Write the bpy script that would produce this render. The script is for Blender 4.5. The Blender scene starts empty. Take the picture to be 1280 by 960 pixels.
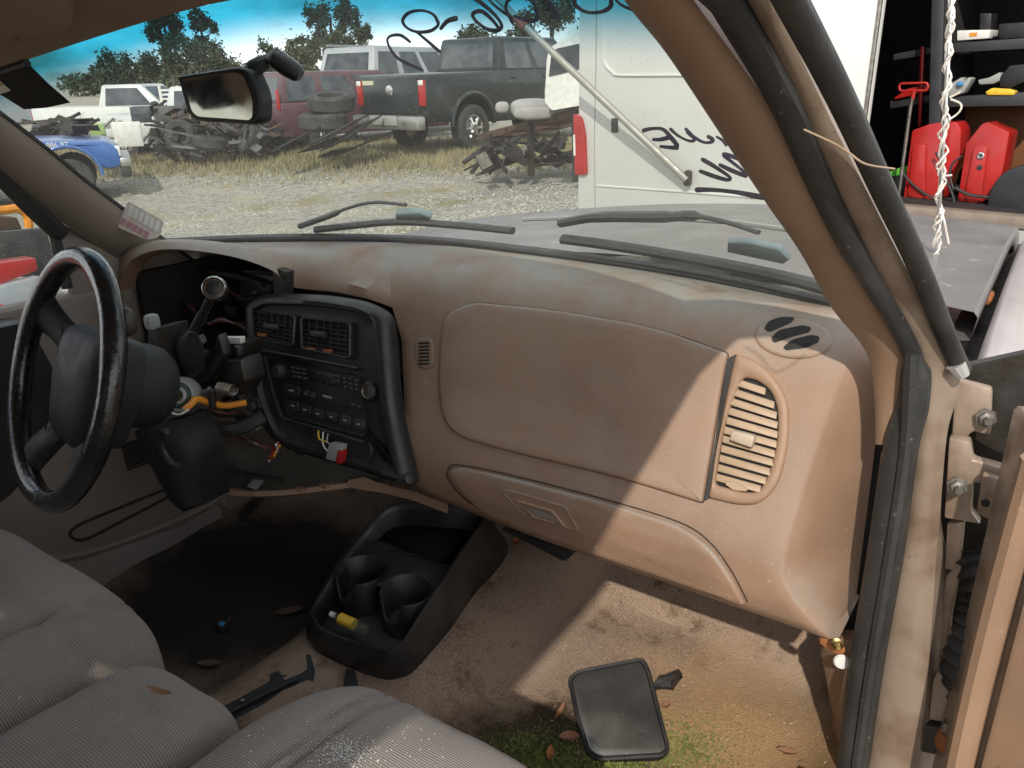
import bpy, bmesh, math, random
from mathutils import Vector, Matrix
from mathutils.bvhtree import BVHTree
from mathutils import noise as mnoise
random.seed(7)
SC = bpy.context.scene
COL = SC.collection

# ------------------------------------------------------------------ camera
F = 990.0
CAM = Vector((0.93, -1.1, 1.46))
YAW, PITCH, ROLL = math.radians(34.8), math.radians(21.5), math.radians(1.4)
FW = Vector((-math.sin(YAW)*math.cos(PITCH), math.cos(YAW)*math.cos(PITCH), -math.sin(PITCH)))
_rt = Vector((math.cos(YAW), math.sin(YAW), 0)); _up = _rt.cross(FW)
RT = _rt*math.cos(ROLL) - _up*math.sin(ROLL)
UP = _rt*math.sin(ROLL) + _up*math.cos(ROLL)
cd = bpy.data.cameras.new('camera'); co = bpy.data.objects.new('camera', cd); COL.objects.link(co)
cd.sensor_width = 36.0; cd.lens = 36.0*F/1280.0; cd.clip_start = 0.02; cd.clip_end = 3000
m = Matrix((RT, UP, -FW)).transposed().to_4x4(); m.translation = CAM; co.matrix_world = m
SC.camera = co
SC.view_settings.view_transform = 'Standard'; SC.view_settings.look = 'None'
SC.view_settings.exposure = EXPOSURE = 0.50; SC.view_settings.gamma = 1.0
SC.cycles.max_bounces = 10; SC.cycles.diffuse_bounces = 5; SC.cycles.transparent_max_bounces = 16
SC.cycles.use_denoising = True

# ------------------------------------------------------------------ sky and sun
TO_SUN = Vector((0.45, -1.10, 1.0)).normalized()
W = bpy.data.worlds.new('World'); SC.world = W; W.use_nodes = True
nt = W.node_tree; nt.nodes.clear()
N = nt.nodes.new; L = nt.links.new
out = N('ShaderNodeOutputWorld'); sky = N('ShaderNodeTexSky'); sky.sky_type = 'NISHITA'; sky.sun_disc = False
sky.sun_elevation = math.asin(TO_SUN.z); sky.sun_rotation = math.atan2(TO_SUN.x, TO_SUN.y)
sky.air_density = 1.0; sky.dust_density = 1.0; sky.ozone_density = 2.0
bg = N('ShaderNodeBackground'); bg.inputs[1].default_value = 0.11; L(sky.outputs[0], bg.inputs[0])
bc = N('ShaderNodeBackground'); bc.inputs[0].default_value = (1.0, 1.0, 1.0, 1); bc.inputs[1].default_value = 1.65
tc = N('ShaderNodeTexCoord'); mp = N('ShaderNodeMapping'); mp.inputs['Scale'].default_value = (1, 1, 2.6)
mp.inputs['Location'].default_value = (0.35, 0.2, 0.1)
L(tc.outputs['Generated'], mp.inputs[0])
nz = N('ShaderNodeTexNoise'); nz.inputs['Scale'].default_value = 3.2; nz.inputs['Detail'].default_value = 9; nz.inputs['Roughness'].default_value = 0.56
L(mp.outputs[0], nz.inputs[0])
rp = N('ShaderNodeValToRGB'); rp.color_ramp.elements[0].position = 0.44; rp.color_ramp.elements[1].position = 0.58
L(nz.outputs[0], rp.inputs[0])
mx = N('ShaderNodeMixShader'); L(rp.outputs[0], mx.inputs[0]); L(bg.outputs[0], mx.inputs[1]); L(bc.outputs[0], mx.inputs[2])
L(mx.outputs[0], out.inputs[0])
sl = bpy.data.lights.new('sun', 'SUN'); sl.energy = 2.8; sl.angle = math.radians(0.8); sl.color = (1.0, 0.94, 0.85)
so = bpy.data.objects.new('sun', sl); COL.objects.link(so); so.rotation_euler = TO_SUN.to_track_quat('Z', 'Y').to_euler()

# ------------------------------------------------------------------ rays through the lens (for measuring the place)
def ray(px, py): return FW + RT*((px-640)/F) - UP*((py-480)/F)
def _pl(px, py, i, v):
    r = ray(px, py); return CAM + r*((v-CAM[i])/r[i])
def X(px, py, v): return _pl(px, py, 0, v)
def Y(px, py, v): return _pl(px, py, 1, v)
def Z(px, py, v): return _pl(px, py, 2, v)
class Plane:
    def __init__(s, p, n):
        s.p = Vector(p); s.n = Vector(n).normalized()
    def hit(s, px, py, off=0.0):
        r = ray(px, py); q = s.p + s.n*off
        return CAM + r*((q-CAM).dot(s.n)/r.dot(s.n))
    def on(s, px, py, off=0.0):                       # on the face, then lifted along the normal
        return s.hit(px, py) + s.n*off

# ------------------------------------------------------------------ mesh building
class MB:
    def __init__(s): s.v = []; s.f = []
    def add(s, vs, fs):
        o = len(s.v); s.v += [Vector(p) for p in vs]; s.f += [tuple(i+o for i in f) for f in fs]; return s
    def box(s, c, size, rot=None):
        c = Vector(c); h = Vector(size)*0.5; M = rot if rot else Matrix.Identity(3)
        vs = [c + M @ Vector((sx*h.x, sy*h.y, sz*h.z)) for sx in (-1, 1) for sy in (-1, 1) for sz in (-1, 1)]
        return s.add(vs, [(0,1,3,2),(4,6,7,5),(0,4,5,1),(2,3,7,6),(0,2,6,4),(1,5,7,3)])
    def hexa(s, a, b):                                # two matching quads
        n = len(a); vs = list(a)+list(b)
        fs = [tuple(range(n-1, -1, -1)), tuple(range(n, 2*n))] + [(i, (i+1) % n, n+(i+1) % n, n+i) for i in range(n)]
        return s.add(vs, fs)
    def prism(s, pts, vec):
        vec = Vector(vec); return s.hexa([Vector(p) for p in pts], [Vector(p)+vec for p in pts])
    def loft(s, rows, cu=False, cv=False, caps=False):
        n = len(rows[0]); m = len(rows); vs = [p for r in rows for p in r]; fs = []
        for j in range(m if cv else m-1):
            for i in range(n if cu else n-1):
                a = j*n+i; b = j*n+(i+1) % n; c = ((j+1) % m)*n+(i+1) % n; d = ((j+1) % m)*n+i
                fs.append((a, b, c, d))
        if caps: fs += [tuple(range(n-1, -1, -1)), tuple((m-1)*n+i for i in range(n))]
        return s.add(vs, fs)
    def tube(s, pts, r, seg=8, closed=False, flat=1.0, up=None):
        pts = [Vector(p) for p in pts]; n = len(pts)
        rs = r if isinstance(r, (list, tuple)) else [r]*n
        rows = []; prev = None
        for i, p in enumerate(pts):
            if closed: t = pts[(i+1) % n]-pts[i-1]
            else: t = pts[min(i+1, n-1)]-pts[max(i-1, 0)]
            if t.length < 1e-9: t = Vector((0, 0, 1))
            t.normalize()
            if prev is None:
                a = Vector(up) if up else (Vector((0, 0, 1)) if abs(t.z) < 0.9 else Vector((1, 0, 0)))
            else: a = prev
            a = (a - t*a.dot(t)).normalized(); prev = a; b = t.cross(a)
            rows.append([p + a*math.cos(k*2*math.pi/seg)*rs[i]*flat + b*math.sin(k*2*math.pi/seg)*rs[i] for k in range(seg)])
        return s.loft(rows, cu=True, cv=closed, caps=not closed)
    def lathe(s, prof, c, axis, seg=20, sx=1.0, caps=True):
        c = Vector(c); ax = Vector(axis).normalized()
        a = ax.orthogonal().normalized(); b = ax.cross(a)
        rows = [[c + ax*h + (a*math.cos(k*2*math.pi/seg)*sx + b*math.sin(k*2*math.pi/seg))*r for k in range(seg)] for r, h in prof]
        return s.loft(rows, cu=True, caps=caps)
    def rcube(s, c, half, p=6, n=10, rot=None, fn=None):    # rounded cushion-like box
        c = Vector(c); M = rot if rot else Matrix.Identity(3)
        for ax in range(3):
            for sg in (-1, 1):
                rows = []
                for i in range(n+1):
                    row = []
                    for j in range(n+1):
                        q = [0, 0, 0]; u = math.tan((i/n*2-1)*math.pi/4); w = math.tan((j/n*2-1)*math.pi/4)
                        q[ax] = sg; q[(ax+1) % 3] = u*sg; q[(ax+2) % 3] = w
                        k = (abs(q[0])**p+abs(q[1])**p+abs(q[2])**p)**(1/p)
                        q = [t/k for t in q]
                        l = Vector((q[0]*half[0], q[1]*half[1], q[2]*half[2]))
                        if fn: l = fn(l, q)
                        row.append(c + M @ l)
                    rows.append(row)
                s.loft(rows)
        return s

def mesh(mb, loc, weld=0.0, bevel=0.0, bseg=2, angle=35, smooth=True):
    me = bpy.data.meshes.new('mesh'); l = Vector(loc)
    me.from_pydata([tuple(p-l) for p in mb.v], [], mb.f)
    bm = bmesh.new(); bm.from_mesh(me)
    if weld: bmesh.ops.remove_doubles(bm, verts=bm.verts, dist=weld)
    bmesh.ops.recalc_face_normals(bm, faces=bm.faces)
    if bevel:
        es = [e for e in bm.edges if len(e.link_faces) == 2 and e.calc_face_angle(0) > math.radians(28)]
        bmesh.ops.bevel(bm, geom=es, offset=bevel, segments=bseg, profile=0.5, affect='EDGES', clamp_overlap=True)
    bm.to_mesh(me); bm.free()
    if smooth:
        me.polygons.foreach_set('use_smooth', [True]*len(me.polygons)); me.set_sharp_from_angle(angle=math.radians(angle))
    me.update(); return me

ROOT = {}
def tag(o, label, cat, group=None, kind=None):
    if label: o['label'] = label
    if cat: o['category'] = cat
    if group: o['group'] = group
    if kind: o['kind'] = kind
    return o
def thing(name, label, cat, loc=(0, 0, 0), group=None):
    o = bpy.data.objects.new(name, None); COL.objects.link(o); o.location = loc; o.empty_display_size = 0.05
    ROOT[o.name] = Vector(loc); return tag(o, label, cat, group)
def part(name, mb, m, parent, label=None, **k):
    r = ROOT[parent.name]
    o = bpy.data.objects.new(name, mesh(mb, r, **k)); COL.objects.link(o); o.parent = parent; ROOT[o.name] = r
    o.data.materials.append(m); o.data.name = name
    if label: o['label'] = label
    return o
def solo(name, mb, m, label, cat, group=None, kind=None, **k):
    xs = [p.x for p in mb.v]; ys = [p.y for p in mb.v]; zs = [p.z for p in mb.v]
    loc = Vector(((min(xs)+max(xs))/2, (min(ys)+max(ys))/2, min(zs)))
    o = bpy.data.objects.new(name, mesh(mb, loc, **k)); COL.objects.link(o); o.location = loc
    ROOT[o.name] = Vector((0, 0, 0)) + loc
    o.data.materials.append(m); o.data.name = name
    return tag(o, label, cat, group, kind)
def structure(name, mb, m, **k):
    o = solo(name, mb, m, None, None, kind='structure', **k); return o
def child_copy(src, parent):
    c = src.copy(); COL.objects.link(c); c.parent = parent
    for g in src.children: child_copy(g, c)
    return c
def copy_tree(src, loc, rotz=0.0, label=None, scale=None):
    c = child_copy(src, None); c.location = loc; c.rotation_euler = (0, 0, rotz)
    if label: c['label'] = label
    if scale: c.scale = scale
    return c

# ------------------------------------------------------------------ curves
def rnd(pts, r, seg=5):                               # polygon with rounded corners (2-D)
    n = len(pts); o = []
    for i in range(n):
        p = Vector(pts[i][:2]); a = Vector(pts[i-1][:2]); b = Vector(pts[(i+1) % n][:2])
        rr = pts[i][2] if len(pts[i]) > 2 else r
        da = (a-p); db = (b-p); k = min(rr, da.length*0.48, db.length*0.48)
        s = p+da.normalized()*k; e = p+db.normalized()*k
        for t in range(seg+1):
            u = t/seg; o.append(tuple(s*(1-u)**2 + p*2*u*(1-u) + e*u*u))
    return o
def spline(pts, n=8, closed=False):
    P = [Vector(p) for p in pts]; m = len(P); o = []
    rng = range(m) if closed else range(m-1)
    for i in rng:
        if closed: a, b, c, d = P[i-1], P[i], P[(i+1) % m], P[(i+2) % m]
        else: a, b, c, d = P[max(i-1, 0)], P[i], P[i+1], P[min(i+2, m-1)]
        for k in range(n):
            t = k/n
            o.append(0.5*((2*b)+(c-a)*t+(2*a-5*b+4*c-d)*t*t+(3*b-a-3*c+d)*t**3))
    if not closed: o.append(P[-1])
    return o
def sample(pts, n):                                   # n evenly spaced points on a polyline
    P = [Vector(p) for p in pts]; ls = [0]
    for a, b in zip(P, P[1:]): ls.append(ls[-1]+(b-a).length)
    o = []
    for k in range(n):
        t = ls[-1]*k/(n-1); i = 0
        while i < len(P)-2 and ls[i+1] < t: i += 1
        o.append(P[i].lerp(P[i+1], (t-ls[i])/max(ls[i+1]-ls[i], 1e-9)))
    return o
def ell(cx, cy, rx, ry, n=24, rot=0.0):
    c, s = math.cos(rot), math.sin(rot)
    return [(cx+rx*math.cos(t)*c-ry*math.sin(t)*s, cy+rx*math.cos(t)*s+ry*math.sin(t)*c) for t in (k*2*math.pi/n for k in range(n))]
class Skin:                                           # a built surface that outlines can be laid on
    def __init__(s, mb, weld=0.0005):
        s.t = BVHTree.FromPolygons([tuple(p) for p in mb.v], mb.f); s.v = mb.v[:]; s.f = mb.f[:]
        acc = {}; s.key = [(round(p.x, 4), round(p.y, 4), round(p.z, 4)) for p in s.v]
        for f in s.f:
            if len(f) < 3: continue
            a, b_, c_ = s.v[f[0]], s.v[f[1]], s.v[f[2]]; nn = (b_-a).cross(c_-a)
            if len(f) == 4: nn = (c_-a).cross(s.v[f[3]]-b_)
            if nn.dot(CAM-a) < 0: nn = -nn
            for i in f: acc[s.key[i]] = acc.get(s.key[i], Vector())+nn
        s.n = acc
    def on(s, px, py, off=0.0):
        h = s.t.ray_cast(CAM, ray(px, py).normalized())
        if h[0] is None: raise ValueError('no surface at %s %s' % (px, py))
        f = s.f[h[2]]; w = [1/((s.v[i]-h[0]).length+1e-4) for i in f]
        n = sum((s.n[s.key[i]].normalized()*k for i, k in zip(f, w)), Vector()).normalized()
        if n.length < 0.5: n = h[1] if h[1].dot(FW) < 0 else -h[1]
        return h[0] + n*off
def inset(outline, k):
    c = Vector((sum(p[0] for p in outline), sum(p[1] for p in outline)))/len(outline)
    return [tuple(c+(Vector(p[:2])-c)*k) for p in outline]
def shrink(outline, d):                               # move each point inward by d (2-D)
    n = len(outline); o = []
    c = Vector((sum(p[0] for p in outline), sum(p[1] for p in outline)))/n
    for i in range(n):
        a = Vector(outline[i-1][:2]); b = Vector(outline[(i+1) % n][:2]); p = Vector(outline[i][:2])
        t = (b-a); nn = Vector((-t.y, t.x)).normalized() if t.length > 1e-6 else Vector((0, 0))
        if nn.dot(c-p) < 0: nn = -nn
        o.append(tuple(p+nn*d))
    return o
def plate(sf, outline, h, back=-0.003, r=2.0, rings=6, mb=None):   # a raised plate with a rounded rim
    mb = mb or MB()
    o1 = shrink(outline, r*0.35); o2 = shrink(outline, r)
    rows = [[sf.on(*p, back) for p in outline], [sf.on(*p, h*0.55) for p in outline], [sf.on(*p, h*0.9) for p in o1], [sf.on(*p, h) for p in o2]]
    for k in range(1, rings): rows.append([sf.on(*p, h) for p in inset(o2, 1-k/rings)])
    mb.loft(rows, cu=True)
    c = inset(o2, 0)[0]; ci = len(mb.v); mb.v.append(sf.on(*c, h)); b = ci-len(outline)
    mb.f += [(b+i, b+(i+1) % len(outline), ci) for i in range(len(outline))]
    return mb
def ring(sf, outer, inner, h, back=-0.003, r=1.5, deep=0.0):       # a raised frame round a hole
    mb = MB(); n = len(outer)
    rows = [[sf.on(*p, back) for p in outer], [sf.on(*p, h*0.6) for p in outer], [sf.on(*p, h) for p in shrink(outer, r)],
            [sf.on(*p, h) for p in shrink(inner, -r)], [sf.on(*p, h*0.7) for p in inner], [sf.on(*p, deep) for p in inner]]
    return mb.loft(rows, cu=True)

# ------------------------------------------------------------------ materials
def mat(name, col, rough=0.6, metal=0.0, col2=None, scale=6.0, lo=0.35, hi=0.7, bump=0.0, bscale=200.0, coat=0.0, dust=None, dustamt=0.4, spec=0.5, speck=None, speckscale=120, detail=8, bdist=0.002, scuff=None):
    m = bpy.data.materials.new(name); m.use_nodes = True; t = m.node_tree; b = t.nodes['Principled BSDF']
    nd = t.nodes.new; ln = t.links.new
    b.inputs['Roughness'].default_value = rough; b.inputs['Metallic'].default_value = metal
    b.inputs['Coat Weight'].default_value = coat; b.inputs['Coat Roughness'].default_value = 0.08
    b.inputs['Specular IOR Level'].default_value = spec
    tc = nd('ShaderNodeTexCoord')
    rgb = nd('ShaderNodeRGB'); rgb.outputs[0].default_value = (*col, 1); cur = rgb.outputs[0]
    def noise(s, d=8, r=0.55):
        q = nd('ShaderNodeTexNoise'); q.inputs['Scale'].default_value = s; q.inputs['Detail'].default_value = d; q.inputs['Roughness'].default_value = r
        ln(tc.outputs['Object'], q.inputs['Vector']); return q.outputs[0]
    def ramp(src, a, c):
        q = nd('ShaderNodeMapRange'); q.inputs['From Min'].default_value = a; q.inputs['From Max'].default_value = c
        ln(src, q.inputs['Value']); return q.outputs[0]
    def mixc(f, c, v):
        q = nd('ShaderNodeMix'); q.data_type = 'RGBA'; ln(f, q.inputs[0]); ln(c, q.inputs[6]); q.inputs[7].default_value = (*v, 1); return q.outputs[2]
    if col2: cur = mixc(ramp(noise(scale, detail), lo, hi), cur, col2)
    if dust:
        g = nd('ShaderNodeNewGeometry'); sx = nd('ShaderNodeSeparateXYZ'); ln(g.outputs['Normal'], sx.inputs[0])
        u = ramp(sx.outputs[2], 0.22, 1.0); nn = ramp(noise(9, 10, 0.65), 0.3, 0.75)
        mu = nd('ShaderNodeMath'); mu.operation = 'MULTIPLY'; ln(u, mu.inputs[0]); ln(nn, mu.inputs[1])
        m2 = nd('ShaderNodeMath'); m2.operation = 'MULTIPLY'; ln(mu.outputs[0], m2.inputs[0]); m2.inputs[1].default_value = dustamt*1.6; m2.use_clamp = True
        cur = mixc(m2.outputs[0], cur, dust)
    if scuff:                                         # thin scratches in two directions
        for rot_, sc_ in ((0.5, (3, 90, 30)), (1.9, (60, 4, 40))):
            mpn = nd('ShaderNodeMapping'); mpn.inputs['Scale'].default_value = sc_; mpn.inputs['Rotation'].default_value = (0.3, rot_, rot_); ln(tc.outputs['Object'], mpn.inputs[0])
            qn = nd('ShaderNodeTexNoise'); qn.inputs['Scale'].default_value = 1.6; qn.inputs['Detail'].default_value = 3; ln(mpn.outputs[0], qn.inputs[0])
            f1 = ramp(qn.outputs[0], 0.66, 0.74); f2 = ramp(noise(5.5, 4), 0.5, 0.66)
            mm = nd('ShaderNodeMath'); mm.operation = 'MULTIPLY'; ln(f1, mm.inputs[0]); ln(f2, mm.inputs[1]); m5 = nd('ShaderNodeMath'); m5.operation = 'MULTIPLY'; m5.inputs[1].default_value = 0.6; ln(mm.outputs[0], m5.inputs[0])
            cur = mixc(m5.outputs[0], cur, scuff)
    if speck: cur = mixc(ramp(noise(speckscale, 2, 0.5), 0.70, 0.76), cur, speck)
    ln(cur, b.inputs['Base Color'])
    rr = nd('ShaderNodeMapRange'); rr.inputs['To Min'].default_value = max(rough-0.10, 0.02); rr.inputs['To Max'].default_value = min(rough+0.14, 1)
    rr.inputs['From Min'].default_value = 0.3; rr.inputs['From Max'].default_value = 0.7
    ln(noise(scale*2.3, 6), rr.inputs['Value']); ln(rr.outputs[0], b.inputs['Roughness'])
    if bump:
        bp = nd('ShaderNodeBump'); bp.inputs['Strength'].default_value = bump; bp.inputs['Distance'].default_value = bdist
        ln(noise(bscale, 3, 0.6), bp.inputs['Height']); ln(bp.outputs[0], b.inputs['Normal'])
    return m
M = {}
TAN = (0.295, 0.184, 0.120)
M['dash'] = mat('dash_vinyl', TAN, 0.5, col2=(0.215, 0.130, 0.082), scale=4, lo=0.40, hi=0.70, bump=0.5, bscale=750, dust=(0.31, 0.28, 0.24), dustamt=1.1, speck=(0.38, 0.30, 0.23), speckscale=210, scuff=(0.40, 0.30, 0.22))
M['tan'] = mat('tan_plastic', (0.315, 0.195, 0.122), 0.46, col2=(0.25, 0.155, 0.10), scale=5, bump=0.4, bscale=560, speck=(0.36, 0.26, 0.18), speckscale=240, scuff=(0.36, 0.26, 0.18))
M['slat'] = mat('pale_tan_plastic', (0.40, 0.285, 0.185), 0.5, col2=(0.33, 0.235, 0.15), scale=20)
M['tab'] = mat('worn_tab', (0.46, 0.37, 0.29), 0.5, col2=(0.38, 0.29, 0.21), scale=40)
M['hub'] = mat('hub_black', (0.014, 0.014, 0.0155), 0.55, col2=(0.022, 0.022, 0.024), scale=9, bump=0.3, bscale=500, spec=0.3, scuff=(0.05, 0.05, 0.05))
M['trimgrey'] = mat('taupe_trim', (0.24, 0.19, 0.155), 0.6, col2=(0.20, 0.16, 0.13), scale=4, bump=0.25, bscale=450)
M['headliner'] = mat('headliner_cloth', (0.33, 0.24, 0.175), 0.95, col2=(0.28, 0.2, 0.15), scale=5, bump=0.5, bscale=700)
M['black'] = mat('black_plastic', (0.013, 0.013, 0.0145), 0.40, col2=(0.023, 0.022, 0.022), scale=9, bump=0.25, bscale=450, dust=(0.13, 0.115, 0.10), dustamt=0.22, speck=(0.08, 0.07, 0.065), speckscale=240)
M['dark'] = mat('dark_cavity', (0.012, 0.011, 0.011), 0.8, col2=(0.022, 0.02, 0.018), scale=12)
M['gloss'] = mat('glossy_black', (0.008, 0.008, 0.009), 0.22, col2=(0.020, 0.019, 0.018), scale=22, coat=0.35, bump=0.5, bscale=120, scuff=(0.06, 0.055, 0.05))
M['rubber'] = mat('black_rubber', (0.020, 0.020, 0.021), 0.5, col2=(0.04, 0.038, 0.035), scale=14, bump=0.3, bscale=160, speck=(0.14, 0.12, 0.10), speckscale=130)
M['steel'] = mat('dull_steel', (0.30, 0.29, 0.27), 0.42, 0.9, col2=(0.16, 0.13, 0.10), scale=30)
M['darkmetal'] = mat('grimy_metal', (0.07, 0.065, 0.06), 0.5, 0.7, col2=(0.045, 0.035, 0.025), scale=20, bump=0.4, bscale=90)
M['chrome'] = mat('chrome', (0.7, 0.7, 0.7), 0.12, 1.0)
M['white'] = mat('white_plastic', (0.75, 0.74, 0.70), 0.45, col2=(0.6, 0.58, 0.53), scale=12)
M['wirewhite'] = mat('pale_wire', (0.72, 0.68, 0.62), 0.5, col2=(0.5, 0.42, 0.33), scale=60)
M['orange'] = mat('orange_sleeve', (0.75, 0.28, 0.02), 0.5, col2=(0.6, 0.2, 0.02), scale=30)
M['red'] = mat('red_plastic', (0.40, 0.014, 0.012), 0.4, col2=(0.31, 0.014, 0.010), scale=8, coat=0.2)
M['greyplastic'] = mat('grey_plastic', (0.30, 0.31, 0.29), 0.5, col2=(0.24, 0.25, 0.23), scale=20)
M['brass'] = mat('brass', (0.6, 0.42, 0.15), 0.3, 1.0, col2=(0.4, 0.28, 0.1), scale=30)
M['green'] = mat('green_plastic', (0.07, 0.13, 0.10), 0.5, col2=(0.10, 0.16, 0.13), scale=30)
M['paint'] = mat('tan_body_paint', (0.31, 0.235, 0.175), 0.42, 0.2, col2=(0.19, 0.125, 0.08), scale=13, lo=0.46, hi=0.72, dust=(0.27, 0.19, 0.12), dustamt=0.4, scuff=(0.40, 0.33, 0.26), speck=(0.18, 0.13, 0.09), speckscale=150, coat=0.3)
M['hood'] = mat('silver_body_paint', (0.205, 0.182, 0.17), 0.45, 0.3, col2=(0.155, 0.14, 0.13), scale=4, dust=(0.20, 0.185, 0.17), dustamt=0.4, coat=0.1, speck=(0.40, 0.37, 0.35), speckscale=40, scuff=(0.36, 0.33, 0.31))
M['fender'] = mat('sunlit_fender_paint', (0.44, 0.385, 0.365), 0.4, 0.25, col2=(0.37, 0.32, 0.30), scale=5, dust=(0.42, 0.38, 0.35), dustamt=0.3, coat=0.2, scuff=(0.52, 0.48, 0.46))  # the hood's paint made lighter, with sunlight put into the fender colour
M['console'] = mat('dusty_black_plastic', (0.012, 0.012, 0.013), 0.36, col2=(0.040, 0.036, 0.033), scale=11, lo=0.48, hi=0.72, bump=0.4, bscale=380, dust=(0.13, 0.115, 0.10), dustamt=0.2, scuff=(0.11, 0.10, 0.09))
M['cyan'] = mat('pale_cyan_plastic', (0.20, 0.26, 0.28), 0.55, col2=(0.15, 0.20, 0.22), scale=30)
M['leaf'] = mat('dry_leaf', (0.20, 0.10, 0.055), 0.7, col2=(0.20, 0.08, 0.03), scale=60)
M['orangebit'] = mat('rust_orange', (0.34, 0.12, 0.035), 0.7, col2=(0.2, 0.07, 0.025), scale=40)
M['ink'] = mat('purple_marker', (0.025, 0.008, 0.075), 0.4, col2=(0.085, 0.025, 0.32), scale=25, lo=0.40, hi=0.62)
M['clearcap'] = mat('milky_cap', (0.35, 0.34, 0.32), 0.2)
M['yellow'] = mat('yellow_label', (0.75, 0.50, 0.04), 0.45, col2=(0.6, 0.38, 0.03), scale=60)
M['blue'] = mat('blue_plastic', (0.05, 0.22, 0.42), 0.35)

def fabric():
    m = bpy.data.materials.new('ribbed_grey_cloth'); m.use_nodes = True; t = m.node_tree; b = t.nodes['Principled BSDF']; nd = t.nodes.new; ln = t.links.new
    b.inputs['Roughness'].default_value = 0.95; b.inputs['Specular IOR Level'].default_value = 0.2; b.inputs['Sheen Weight'].default_value = 0.15
    tc = nd('ShaderNodeTexCoord')
    w = nd('ShaderNodeTexWave'); w.bands_direction = 'Y'; w.inputs['Scale'].default_value = 100; w.inputs['Distortion'].default_value = 2.2; w.inputs['Detail'].default_value = 2; w.inputs['Detail Scale'].default_value = 0.4
    ln(tc.outputs['Object'], w.inputs[0])
    w2 = nd('ShaderNodeTexWave'); w2.bands_direction = 'X'; w2.inputs['Scale'].default_value = 130; w2.inputs['Distortion'].default_value = 1.0
    ln(tc.outputs['Object'], w2.inputs[0])
    n = nd('ShaderNodeTexNoise'); n.inputs['Scale'].default_value = 5; n.inputs['Detail'].default_value = 9; ln(tc.outputs['Object'], n.inputs[0])
    n2 = nd('ShaderNodeTexNoise'); n2.inputs['Scale'].default_value = 190; n2.inputs['Detail'].default_value = 3; ln(tc.outputs['Object'], n2.inputs[0])
    n3 = nd('ShaderNodeTexNoise'); n3.inputs['Scale'].default_value = 30; n3.inputs['Detail'].default_value = 4; ln(tc.outputs['Object'], n3.inputs[0])
    c = nd('ShaderNodeMix'); c.data_type = 'RGBA'; ln(n.outputs[0], c.inputs[0]); c.inputs[6].default_value = (0.22, 0.185, 0.160, 1); c.inputs[7].default_value = (0.40, 0.35, 0.31, 1)
    d = nd('ShaderNodeMix'); d.data_type = 'RGBA'; d.blend_type = 'MULTIPLY'; d.inputs[0].default_value = 0.45; ln(c.outputs[2], d.inputs[6]); ln(w.outputs[0], d.inputs[7])
    r = nd('ShaderNodeMapRange'); r.inputs['From Min'].default_value = 0.70; r.inputs['From Max'].default_value = 0.74; ln(n2.outputs[0], r.inputs[0])
    r3 = nd('ShaderNodeMapRange'); r3.inputs['From Min'].default_value = 0.45; r3.inputs['From Max'].default_value = 0.7; ln(n3.outputs[0], r3.inputs[0])
    mu = nd('ShaderNodeMath'); mu.operation = 'MULTIPLY'; ln(r.outputs[0], mu.inputs[0]); ln(r3.outputs[0], mu.inputs[1])
    e = nd('ShaderNodeMix'); e.data_type = 'RGBA'; ln(mu.outputs[0], e.inputs[0]); ln(d.outputs[2], e.inputs[6]); e.inputs[7].default_value = (0.5, 0.48, 0.45, 1)
    ln(e.outputs[2], b.inputs['Base Color'])
    ad = nd('ShaderNodeMath'); ad.operation = 'ADD'; ln(w.outputs[0], ad.inputs[0])
    m3 = nd('ShaderNodeMath'); m3.operation = 'MULTIPLY'; m3.inputs[1].default_value = 0.5; ln(w2.outputs[0], m3.inputs[0]); ln(m3.outputs[0], ad.inputs[1])
    bp = nd('ShaderNodeBump'); bp.inputs['Strength'].default_value = 0.5; bp.inputs['Distance'].default_value = 0.0015; ln(ad.outputs[0], bp.inputs['Height']); ln(bp.outputs[0], b.inputs['Normal'])
    return m
M['cloth'] = fabric()

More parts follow.
